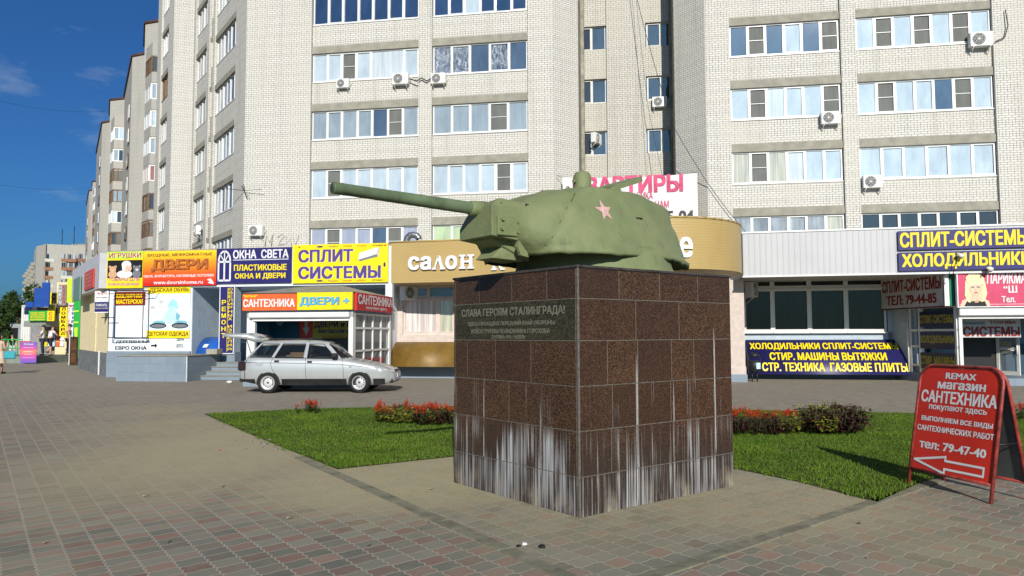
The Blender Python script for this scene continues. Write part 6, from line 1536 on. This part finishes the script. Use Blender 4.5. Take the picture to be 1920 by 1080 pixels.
def make_plant(name, kind, seed):
    r = random.Random(seed); t = thing(name, 'x', 'plant'); vs, fs = [], []; fvs, ffs = [], []; st = MB()
    n, H, W_ = (26, .26, .13) if kind == 'salvia' else (34, .30, .18)
    ends = []
    for k in range(7 if kind == 'salvia' else 9):
        a = r.uniform(0, 6.28); rad = r.uniform(.02, W_); h = H*r.uniform(.6, 1.0); tip = Vector((rad*math.cos(a), rad*math.sin(a), h)); st.tube([(rad*.3*math.cos(a), rad*.3*math.sin(a), 0), tip], .004, M_STEM, 4); ends.append(tip)
        for j in range(n//7+2):
            f = r.uniform(.3, 1.0); c = Vector((tip.x*(.3+.7*f), tip.y*(.3+.7*f), tip.z*f)); aa = r.uniform(0, 6.28); d = Vector((math.cos(aa), math.sin(aa), r.uniform(-.35, .5)))
            leaf(vs, fs, c, d, Vector((0, 0, 1)), r.uniform(.06, .10) if kind != 'salvia' else r.uniform(.05, .075), r.uniform(.018, .03))
        if kind == 'salvia':
            for j in range(16):
                f = j/16; c = tip+Vector((r.gauss(0, .012), r.gauss(0, .012), .085*f)); aa = r.uniform(0, 6.28); leaf(fvs, ffs, c, Vector((math.cos(aa), math.sin(aa), .9)), Vector((0, 0, 1)), .035*(1-.5*f), .011)
    mt = {'salvia': LM_G, 'maroon': LM_M, 'dark': LM_D, 'yellow': LM_Y, 'green': LM_G}[kind]
    m = MB(); m.raw(vs, fs, mt); m.build('foliage', t, weld=False, fixn=False)
    if fvs: m = MB(); m.raw(fvs, ffs, LM_R); m.build('flower_spike', t, weld=False, fixn=False)
    st.build('stem', t, fixn=False); return t
PROTO = {(k, i): None for k in ('salvia', 'maroon', 'dark', 'yellow') for i in range(2)}
KN = {'salvia': ('salvia_plant', 'red flowering salvia'), 'maroon': ('coleus_plant', 'maroon leaved coleus'), 'dark': ('coleus_plant', 'dark purple leaved coleus'), 'yellow': ('coleus_plant', 'yellow green leaved coleus')}
def plant(kind, px, py, s, where):
    i = rnd.randint(0, 1); key = (kind, i)
    if PROTO[key] is None: PROTO[key] = make_plant(KN[kind][0], kind, 10*i+len(kind)); o = PROTO[key]
    else: o = copy_tree(PROTO[key])
    p = gnd(px, py); o.location = (p.x, p.y, .01); o.rotation_euler = (0, 0, rnd.uniform(0, 6.28)); o.scale = (s, s, s*rnd.uniform(.9, 1.15))
    tag(o, KN[kind][1]+' plant in the '+where, 'plant', KN[kind][1]+' plants in the '+where)
LB = 'flower bed left of the monument'; RB = 'flower bed right of the monument'
for k in range(58):
    u = rnd.random(); px = 706+u*175; py = 786+rnd.uniform(0, 20)*(.45+.55*u)
    back = py < 793; kind = 'salvia' if (back and rnd.random() < .75) or rnd.random() < .2 else rnd.choice(['yellow', 'maroon', 'dark', 'yellow'])
    plant(kind, px, py, rnd.uniform(.78, 1.05), LB)
for k in range(8): plant('salvia', 548+rnd.uniform(0, 48), 772+rnd.uniform(0, 4), rnd.uniform(.55, .8), 'small red clump in the lawn')
for k in range(88):
    u = rnd.random(); px = 1350+u*262; py = 795+rnd.uniform(0, 24)-max(0, u-.8)*20
    if px < 1505: kind = 'salvia' if (py < 808 and px < 1490) else rnd.choice(['maroon', 'maroon', 'dark'] if px < 1462 else ['yellow', 'yellow', 'dark'])
    elif px < 1552: kind = rnd.choice(['yellow', 'dark', 'dark', 'maroon'])
    else: kind = rnd.choice(['dark', 'maroon', 'yellow', 'dark'])
    plant(kind, px, py, rnd.uniform(.75, .95)*(1.0+.5*max(0, min(1, (px-1480)/70))), RB)
for k in range(6): plant('salvia', 1905+rnd.uniform(0, 40), 784+rnd.uniform(0, 6), .9, 'flower patch at the far right lawn edge')

lr = random.Random(12)
for k in range(16):
    px, py = lr.uniform(40, 1650), lr.uniform(830, 1060)
    p = gnd(px, py)
    if inside(p.x, p.y, lp) or (840 < px < 1390 and py < 985): continue
    m = MB(); a = lr.uniform(0, 3.14); L = lr.uniform(.012, .035); w = lr.uniform(.005, .014)
    q = [Vector((L*math.cos(a)-w*math.sin(a), L*math.sin(a)+w*math.cos(a), .004)), Vector((-L*math.cos(a)-w*math.sin(a), -L*math.sin(a)+w*math.cos(a), .012)), Vector((-L*math.cos(a)+w*math.sin(a), -L*math.sin(a)-w*math.cos(a), .004)), Vector((L*math.cos(a)+w*math.sin(a), L*math.sin(a)-w*math.cos(a), .009))]
    m.face(q, (M_STONE, M_CARD, M_STONE, M_CARD)[k % 4]); m.face([v+Vector((0, 0, .002)) for v in q], (M_STONE, M_CARD, M_STONE, M_CARD)[k % 4])
    o = m.build('litter_scrap', weld=False); o.location = (p.x, p.y, .004); tag(o, 'tiny scrap of litter lying on the open paving', 'litter', 'tiny litter scraps on the paving')
# ------------------------------------------------------------------ people
M_SKIN = plain('skin', (.48, .28, .19), .55, .3, var=.1); M_HAIR = plain('black_hair', (.012, .010, .010), .5, .4, var=.2); M_HAIRB = plain('brown_hair', (.05, .025, .015), .5, .4, var=.2)
def skin_mesh(name, verts, edges, mat, parent, sub=2):
    """verts: (x, y, z, radius x, radius y)"""
    me = bpy.data.meshes.new(name); me.from_pydata([v[:3] for v in verts], edges, []); o = bpy.data.objects.new(name, me); COL.objects.link(o)
    md = o.modifiers.new('skin', 'SKIN'); md.use_smooth_shade = True; md.branch_smoothing = .6
    for i, v in enumerate(verts):
        d = me.skin_vertices[0].data[i]; d.radius = (v[3], v[4]); d.use_root = (i == 0)
    sb = o.modifiers.new('sub', 'SUBSURF'); sb.levels = sub; sb.render_levels = sub
    bpy.context.view_layer.update()
    nm = bpy.data.meshes.new_from_object(o.evaluated_get(bpy.context.evaluated_depsgraph_get()))
    bpy.data.objects.remove(o); nm.name = name; nm.materials.clear(); nm.materials.append(mat)
    q = bpy.data.objects.new(name, nm); COL.objects.link(q); q.parent = parent
    for p in nm.polygons: p.use_smooth = True
    return q
def person(label, pos, rz, s, J, top, bottom, hair=M_HAIR, longhair=False, sleeve=.5, shorts=False, skirt=None, footwear=M_BLACK, apron=None):
    """J: joints in metres for a 1.75 m figure, facing -y: hip, chest, neck, head, (shoulder, elbow, wrist) x2, (hip, knee, ankle, toe) x2"""
    t = thing('person', label, 'person', pos, rz, None); t.scale = (s, s, s)
    V = []; E = []
    def add(p, rx, ry=None, link=None):
        V.append((*p, rx, ry or rx)); i = len(V)-1
        if link is not None: E.append((link, i))
        return i
    pel = add(J['hip'], .145, .11); wa = add(tuple((Vector(J['hip'])*.5+Vector(J['chest'])*.5)), .135, .10, pel); ch = add(J['chest'], .16, .11, wa); nk = add(J['neck'], .055, .055, ch)
    hd0 = Vector(J['head']); n0 = Vector(J['neck']); up = (hd0-n0).normalized()
    jaw = add(tuple(n0+up*.075), .062, .07, nk); mid = add(tuple(n0+up*.15), .076, .092, jaw); add(tuple(n0+up*.235), .062, .075, mid)
    for sd in ('L', 'R'):
        sh, el, wr = [Vector(q) for q in J['arm'+sd]]
        a = add(tuple(sh), .062, .062, ch); b = add(tuple(sh.lerp(el, .5)), .05, .05, a); c = add(tuple(el), .043, .043, b); d = add(tuple(wr), .028, .030, c)
        hdv = (wr-el).normalized(); pm = add(tuple(wr+hdv*.06), .035, .018, d)
        sdv = hdv.cross(Vector((0, 1, 0.2))).normalized()
        for k, (off, L) in enumerate(((-.024, .075), (-.008, .085), (.008, .08), (.024, .062))):
            f1 = add(tuple(wr+hdv*.10+sdv*off), .010, .010, pm); add(tuple(wr+hdv*(.10+L)+sdv*off*1.2+Vector((0, -.02, 0))), .008, .008, f1)
        th1 = add(tuple(wr+hdv*.05+sdv*.035), .011, .011, pm); add(tuple(wr+hdv*.09+sdv*.06), .009, .009, th1)
        hp, kn, an_, to = [Vector(q) for q in J['leg'+sd]]
        a = add(tuple(hp), .085, .085, pel); b = add(tuple(hp.lerp(kn, .5)), .075, .075, a); c = add(tuple(kn), .054, .054, b); d = add(tuple(kn.lerp(an_, .4)), .054, .054, c); e = add(tuple(an_), .036, .036, d); add(tuple(to), .036, .028, e)
    skin_mesh('body', V, E, M_SKIN, t)
    # face and ears
    fx = Vector((0, -1, 0)); c = n0+up*.16
    m = MB(); m.ball(c+fx*.088+Vector((0, 0, -.015)), (.013, .02, .022), M_SKIN, 8, 5); m.build('nose', t)
    m = MB()
    for x in (-.03, .03): m.ball(c+fx*.083+Vector((x, 0, .022)), (.010, .008, .007), M_BLACK, 8, 5)
    m.ball(c+fx*.08+Vector((0, 0, -.062)), (.024, .008, .007), CRIM, 8, 5); m.build('face', t)
    m = MB()
    for x in (-.078, .078): m.ball(c+Vector((x, .01, 0)), (.012, .02, .032), M_SKIN, 8, 5)
    m.build('ear', t)
    m = MB(); m.ball(c+Vector((0, .018, .045)), (.086, .100, .092), hair, 14, 9)
    if longhair: m.ball(c+Vector((0, .075, -.08)), (.09, .055, .17), hair, 12, 8)
    m.build('hair', t)
    # clothes
    V2 = []; E2 = []
    def add2(p, rx, ry=None, link=None):
        V2.append((*p, rx, ry or rx)); i = len(V2)-1
        if link is not None: E2.append((link, i))
        return i
    hp = Vector(J['hip']); cv = Vector(J['chest'])
    a = add2(tuple(hp-Vector((0, 0, .06))), .165, .125); b = add2(tuple(hp.lerp(cv, .5)), .152, .118, a); c2 = add2(tuple(cv), .178, .128, b); add2(tuple(cv.lerp(n0, .62)), .09, .08, c2)
    for sd in ('L', 'R'):
        sh, el, wr = [Vector(q) for q in J['arm'+sd]]; s0 = add2(tuple(sh), .074, .074, c2); add2(tuple(sh.lerp(el, min(1, sleeve))), .062, .062, s0)
    skin_mesh('shirt', V2, E2, top, t)
    if skirt:
        m = MB(); kz = Vector(J['legL'][1]).z-.05; rg = []
        for f, r_ in ((0, .17), (.35, .20), (.7, .235), (1, .27)): rg.append([(hp.x+r_*math.cos(a)*(1+.05*math.sin(a*7)*f), hp.y+r_*.8*math.sin(a), hp.z+.06+(kz-hp.z-.06)*f) for a in [2*math.pi*i/28 for i in range(28)]])
        m.loft(rg, skirt, True, caps=False); m.build('skirt', t)
    else:
        V3 = []; E3 = []
        V3.append((*J['hip'], .160, .122)); 
        for sd in ('L', 'R'):
            h_, kn, an_, to = [Vector(q) for q in J['leg'+sd]]; base = len(V3)
            V3.append((*h_, .098, .098)); E3.append((0, base)); V3.append((*h_.lerp(kn, .55), .090, .090)); E3.append((base, base+1)); V3.append((*kn, .078 if shorts else .068, .078 if shorts else .068)); E3.append((base+1, base+2))
            if not shorts: V3.append((*kn.lerp(an_, .95), .06, .06)); E3.append((base+2, base+3))
        skin_mesh('shorts' if shorts else 'trousers', V3, E3, bottom, t)
    for sd in ('L', 'R'):
        an_, to = Vector(J['leg'+sd][2]), Vector(J['leg'+sd][3]); m = MB(); d = (to-an_); d.z = 0; d.normalize(); q = an_+d*.05; q.z = an_.z-.04
        m.ball(q, (.055, .13, .045), footwear, 10, 6, Matrix.Rotation(math.atan2(-d.x, d.y), 3, 'Z').to_4x4()); m.build('shoe', t)
    return t
def stand(**kw):
    J = dict(hip=(0, 0, .95), chest=(0, .01, 1.30), neck=(0, .01, 1.48), head=(0, -.01, 1.75),
             armL=[(.19, .01, 1.40), (.25, .04, 1.12), (.24, -.06, .88)], armR=[(-.19, .01, 1.40), (-.25, .04, 1.12), (-.24, -.06, .88)],
             legL=[(.09, 0, .90), (.10, -.02, .50), (.10, .03, .08), (.11, -.12, .035)], legR=[(-.09, 0, .90), (-.10, -.02, .50), (-.10, .03, .08), (-.11, -.12, .035)])
    J.update(kw); return J
cl = lambda n, c: plain(n, c, .85, .1, var=.15, vs=8)
FPZ = .42
def PP(px, D, z=0): v = PD(px, D); v.z = z; return v
person('woman in a cream dress walking away with a turquoise bag at the left edge', PP(3, 31), R(160), .95,
       stand(legL=[(.09, 0, .90), (.10, -.14, .52), (.10, -.20, .08), (.10, -.35, .04)], legR=[(-.09, 0, .90), (-.10, .04, .50), (-.10, .24, .14), (-.10, .14, .04)], armR=[(-.18, .01, 1.38), (-.27, .0, 1.12), (-.30, -.18, 1.0)]),
       cl('cream_dress', (.55, .43, .33)), None, M_HAIR, True, .25, skirt=cl('cream_dress', (.55, .43, .33)))
bg_ = thing('handbag', 'turquoise handbag carried by the woman in the cream dress', 'handbag', PP(21, 30.8, .62)); m = MB(); m.cbox(-.24, .24, -.07, .07, .0, .32, paint('turquoise_bag', (.05, .32, .38)), .05); m.build('bag', bg_); m = MB(); m.tube([(-.15, 0, .3), (-.1, 0, .50), (.1, 0, .50), (.15, 0, .3)], .014, paint('turquoise_bag', (.05, .32, .38)), 6); m.build('strap', bg_)
person('woman in a black top and white trousers walking behind the others', PP(25, 47), R(30), .95,
       stand(legL=[(.09, 0, .90), (.10, -.12, .52), (.10, -.14, .08), (.10, -.3, .04)], legR=[(-.09, 0, .90), (-.10, .03, .50), (-.10, .2, .12), (-.10, .1, .04)]), cl('black_top', (.02, .02, .025)), cl('white_trousers', (.62, .58, .54)), M_HAIR, True, .3)
person('man in a white shirt and dark shorts leaning on the railing with his back turned', PP(95, 42.5, FPZ), R(150), 1.02,
       stand(chest=(.06, -.10, 1.27), neck=(.09, -.18, 1.43), head=(.11, -.24, 1.68), armL=[(.24, -.10, 1.36), (.40, -.30, 1.16), (.30, -.48, 1.08)], armR=[(-.12, -.10, 1.38), (-.18, -.30, 1.14), (-.05, -.48, 1.08)],
             legL=[(.09, 0, .90), (.20, -.18, .55), (.22, .0, .25), (.23, -.13, .20)]), cl('white_shirt', (.70, .70, .72)), cl('navy_shorts', (.025, .03, .05)), M_HAIRB, False, .55, True)
person('man in a pale shirt half hidden behind the man in the white shirt', PP(82, 43.6, FPZ), R(-70), 1.0, stand(armL=[(.19, .01, 1.40), (.27, -.10, 1.14), (.12, -.30, 1.10)]), cl('pale_shirt', (.62, .64, .68)), cl('dark_trousers', (.04, .045, .06)), M_HAIR, False, .6)
person('man in a reddish shirt and black trousers standing with a hand on his hip', PP(131, 42.3, FPZ), R(-75), 1.02,
       stand(armL=[(.19, .01, 1.40), (.33, .10, 1.15), (.19, .02, .98)], armR=[(-.19, .01, 1.40), (-.26, -.10, 1.15), (-.15, -.22, 1.32)]), cl('rose_check_shirt', (.40, .19, .17)), cl('black_trousers', (.015, .015, .018)), M_HAIR, False, .6)
# ------------------------------------------------------------------ shops further along the street
FX = Frame(*PD(100, 46).xy, 9)
def fx(px, py=600, y=0): return FX.hit(px, py, y)[0]
def fz(py, px=100, y=0): return FX.hit(px, py, y)[1]
st = in_frame('street_shop', 'cream corner shop with grey canopy and raised entrance platform at far left', 'shop', FX)
CRE = paint('cream_wall', (.66, .55, .34), .8, .2, .1)
m = MB(); m.box(fx(93), fx(150), .5, 6, 0, fz(528), CRE); m.box(fx(57), fx(93), 1.0, 6, .4, fz(580), paint('dim_shop_wall', (.20, .20, .17), .8)); m.build('wall', st)
m = MB(); m.box(fx(74), fx(114), -1.2, .5, fz(613), fz(602), plain('grey_canopy', (.22, .23, .21), .6)); m.build('canopy', st)
m = MB(); m.box(fx(62), fx(146), -3.4, .5, 0, FPZ-.02, plain('green_grey_platform', (.20, .23, .19), .8, var=.2)); m.box(fx(62), fx(92), -3.55, -3.4, 0, .75, plain('green_grey_platform', (.20, .23, .19), .8)); m.build('platform', st)
m = MB()
for (px, col) in ((77, YEL), (84, WHT), (92, PBLUE), (99, ORG), (106, WHT)):
    for z in (.9, 1.25, 1.6): m.box(fx(px)-.18, fx(px)+.18, .42, .5, z, z+.28, col)
m.build('shop_display', st)
rl = in_frame('railing', 'green metal railing along the raised shop platform', 'railing', FX)
m = MB(); a, b = fx(68), fx(124); n = 7
for z in (.85, 1.35): m.tube([(a, -3.3, z), (b, -3.3, z)], .03, GRN, 6)
for i in range(n+1): x = a+(b-a)*i/n; m.tube([(x, -3.3, .4), (x, -3.3, 1.36)], .025, GRN, 6)
m.build('bar', rl)
def far_sign(name, lab, box, m_, items, y=-.2, v=False, fr=FX):
    S = Sign(fr, name, lab, box, m_, y, .1)
    for it in items:
        tx, a, b, c, d, col = it
        (S.vtext if v else S.text)(tx, a, b, c, d, col, bold=.06)
    return S
far_sign('shop_sign', 'green board with yellow text lines above the far left entrance', (56, 583, 91, 602), GRN, [(x, .12, .88, .75-.17*i, .87-.17*i, YEL) for i, x in enumerate(('СКУПКА ЗОЛОТА', 'РЕМОНТ ЧАСОВ', 'КЛЮЧИ', 'ФОТО НА ДОКУМЕНТЫ', 'КСЕРОКОПИЯ'))], -1.3)
far_sign('shop_sign', 'small yellow square board with two red letters right of the green board', (91, 583, 104, 602), YEL, [('С', .25, .75, .55, .92, RED), ('О', .25, .75, .08, .46, RED)], -1.3)
far_sign('shop_sign', 'small yellow board with two dark letters, second of the yellow stack', (92, 571, 105, 582.5), YEL, [('ТЕ', .1, .9, .2, .8, NAVY)], -.9)
far_sign('shop_sign', 'yellow board with large navy characters, topmost of the yellow stack', (93, 549, 108, 570.5), YEL, [('1Я', .08, .95, .1, .9, NAVY)], -.5)
far_sign('vertical_sign', 'yellow vertical pawn shop board with black letters on the far left corner', (115, 575, 128.5, 632), YEL, [('ЛОМБАРД', .22, .80, .03, .97, BLK)], -1.4, True)
S = far_sign('vertical_sign', 'white vertical shoe repair board with navy letters beside the cream wall', (130, 569, 145, 636), WHT, [('ОБУВИ', .50, .85, .30, .88, NAVY)], -1.6, True)
S.vtext('РЕСТАВРАЦИЯ', .10, .25, .12, .88, CRIM, bold=.04); S.text('Ремонт', .08, .75, .90, .98, CRIM, bold=.04); S.band(.5, .9, .04, .22, PBLUE)
far_sign('vertical_sign', 'lime vertical board with white and yellow letters above the shoe repair board', (128.5, 522, 139, 568), LIME, [('ПОСУДА', .25, .80, .03, .97, YEL)], -2.4, True)
S = far_sign('vertical_sign', 'dull brown vertical board with two columns of coloured letters', (112.5, 534, 127, 573), paint('dull_brown_board', (.26, .20, .18)), [('ЦВЕТЫ', .12, .42, .05, .95, PBLUE)], -1.6, True)
S.vtext('САЛОН', .58, .88, .05, .95, CRIM, bold=.05)
for i, (b, lab) in enumerate((((50, 566, 64, 590), 'lowest small blue fabric panel over the far left shop'), ((67, 540, 83.5, 576), 'middle large blue fabric panel over the far left shop'), ((81, 530, 95, 575), 'right tall blue fabric panel over the far left shop'))):
    far_sign('blue_panel', lab, b, paint('panel_blue', (.02, .07, .30)), [], -.9-.35*i)
m = MB(); m.box(fx(69), fx(95), -1.0, .6, fz(590), fz(577), plain('dark_fascia', (.04, .045, .045))); m.build('fascia', st)
# green shopfront and teal print on the fascia, between the cream wall and the signs
FGN = Frame(*PD(149, 42.6).xy, 12)
gs = in_frame('green_stall', 'narrow bright green stall front between the shoe repair board and the cream wall', 'stall', FGN)
gx_ = lambda p: FGN.hit(p, 600)[0]
gz_ = lambda p: FGN.hit(145, p)[1]
m = MB(); m.box(gx_(138), gx_(150), 0, 1.0, .3, gz_(556), GRN); m.build('shell', gs)
m = MB(); 
for z in (606, 640, 585): m.box(gx_(139), gx_(148), -.04, 0, gz_(z), gz_(z-3), LIME)
m.box(gx_(141), gx_(147), -.05, 0, gz_(634), gz_(614), LIME); m.build('trim', gs)
Sign(FBS, 'shop_sign', 'teal and olive picture board at the far end of the grey fascia', (141, 524, 153, 566), paint('teal_olive_print', (.16, .26, .20)), -.38, .06, yb=517)
FD2 = Frame(*PD(133, 39.5).xy, 12)
dp = in_frame('door_panel', 'dark brown wooden door leaf on display, leaning by the cream wall', 'door', FD2)
wd = FD2.hit(145, 650)[0]; m = MB(); m.cbox(0, wd, 0, .06, .02, 1.5, plain('brown_door', (.06, .03, .015), .4, .4, var=.3), .01); m.build('leaf', dp)
m = MB()
for (z0_, z1_) in ((.15, .65), (.8, 1.35)): m.cbox(.07, wd-.07, -.02, .0, z0_, z1_, plain('brown_door_panel', (.11, .05, .02), .4, .4, var=.3), .008)
m.build('raised_panel', dp); m = MB(); m.box(-.05, .0, -.01, .08, .02, 1.58, PVCW if False else M_PVCG); m.build('edge_strip', dp)
FWH = Frame(*PD(40, 62).xy, 20)
wh = in_frame('white_kiosk', 'pale flat roofed kiosk front beyond the blue panels at far left', 'kiosk', FWH)
x1_ = FWH.hit(58, 600)[0]; zt_ = FWH.hit(45, 572)[1]
m = MB(); m.box(0, x1_, 0, 5, 0, zt_, plain('pale_kiosk', (.50, .50, .48), .7, var=.2)); m.box(-1.6, 0, 0, 5, 0, zt_*.62, plain('pale_kiosk_grey', (.30, .32, .33), .7)); m.build('wall', wh)
m = MB()
for i in range(4): m.box(x1_*(.08+.23*i), x1_*(.22+.23*i), -.05, 0, .2, zt_-.2, M_PVC)
m.box(-1.4, -.3, -.03, 0, 1.0, 2.2, M_BLACK); m.build('panel', wh)
# ------------------------------------------------------------------ trees at the end of the street
M_LEAF = leafmat('tree_leaf', (.018, .045, .010), (.05, .085, .016), 1); M_BARK = plain('bark', (.08, .06, .04), .9, .1, var=.3)
def tree(label, px, D, top_py, base_w, seed, n=1500):
    r = random.Random(seed); p = PD(px, D); H = zat(top_py, D); t = thing('tree', label, 'tree', (p.x, p.y, 0), 0, None)
    m = MB(); m.tube([(0, 0, 0), (.1, 0, H*.3), (0, .1, H*.6), (.1, 0, H*.9)], [.30, .22, .14, .04], M_BARK, 8); br = []
    for k in range(9):
        a = r.uniform(0, 6.28); z = H*r.uniform(.25, .75); L = base_w*r.uniform(.5, 1.0); e = Vector((L*math.cos(a), L*math.sin(a), z+L*.5)); m.tube([(0, 0, z), e], [.09, .03], M_BARK, 5); br.append((Vector((0, 0, z)), e))
    m.build('trunk', t)
    vs, fs = [], []; cl_ = [(e.lerp(b, r.random()*.4)+Vector((r.gauss(0, .5), r.gauss(0, .5), r.gauss(0, .6))), r.uniform(.5, 1.15)*base_w*.42) for b, e in br for _ in range(3)]
    cl_ += [(Vector((r.gauss(0, .4), r.gauss(0, .4), H*f)), base_w*w) for f, w in ((.96, .18), (.88, .30), (.78, .38), (.62, .42))]
    for c, rad in cl_:
        for _ in range(n//len(cl_)):
            d = Vector((r.gauss(0, 1), r.gauss(0, 1), r.gauss(0, .8))).normalized()*rad*r.random()**.4; s_ = r.uniform(.10, .20); q = c+d
            u = Vector((r.gauss(0, 1), r.gauss(0, 1), r.gauss(0, 1))).normalized(); w_ = u.orthogonal().normalized(); i = len(vs); vs += [q-u*s_, q+w_*s_*.5, q+u*s_, q-w_*s_*.5]; fs.append((i, i+1, i+2, i+3))
    m = MB(); m.raw(vs, fs, M_LEAF); m.build('crown', t, weld=False, fixn=False)
tree('tall loose tree at the far left beyond the pale kiosk, nearest the blue panels', 32, 78, 545, 1.7, 1, 2600)
tree('dark tree cut by the left edge of the view', -4, 62, 572, 1.1, 2, 1600)
tree('tree rising behind the blue panels before the end apartment block', 52, 98, 533, 2.2, 3, 2000)
tree('low distant tree between the street edge and the tall loose tree', 15, 120, 606, 1.8, 4, 1500)
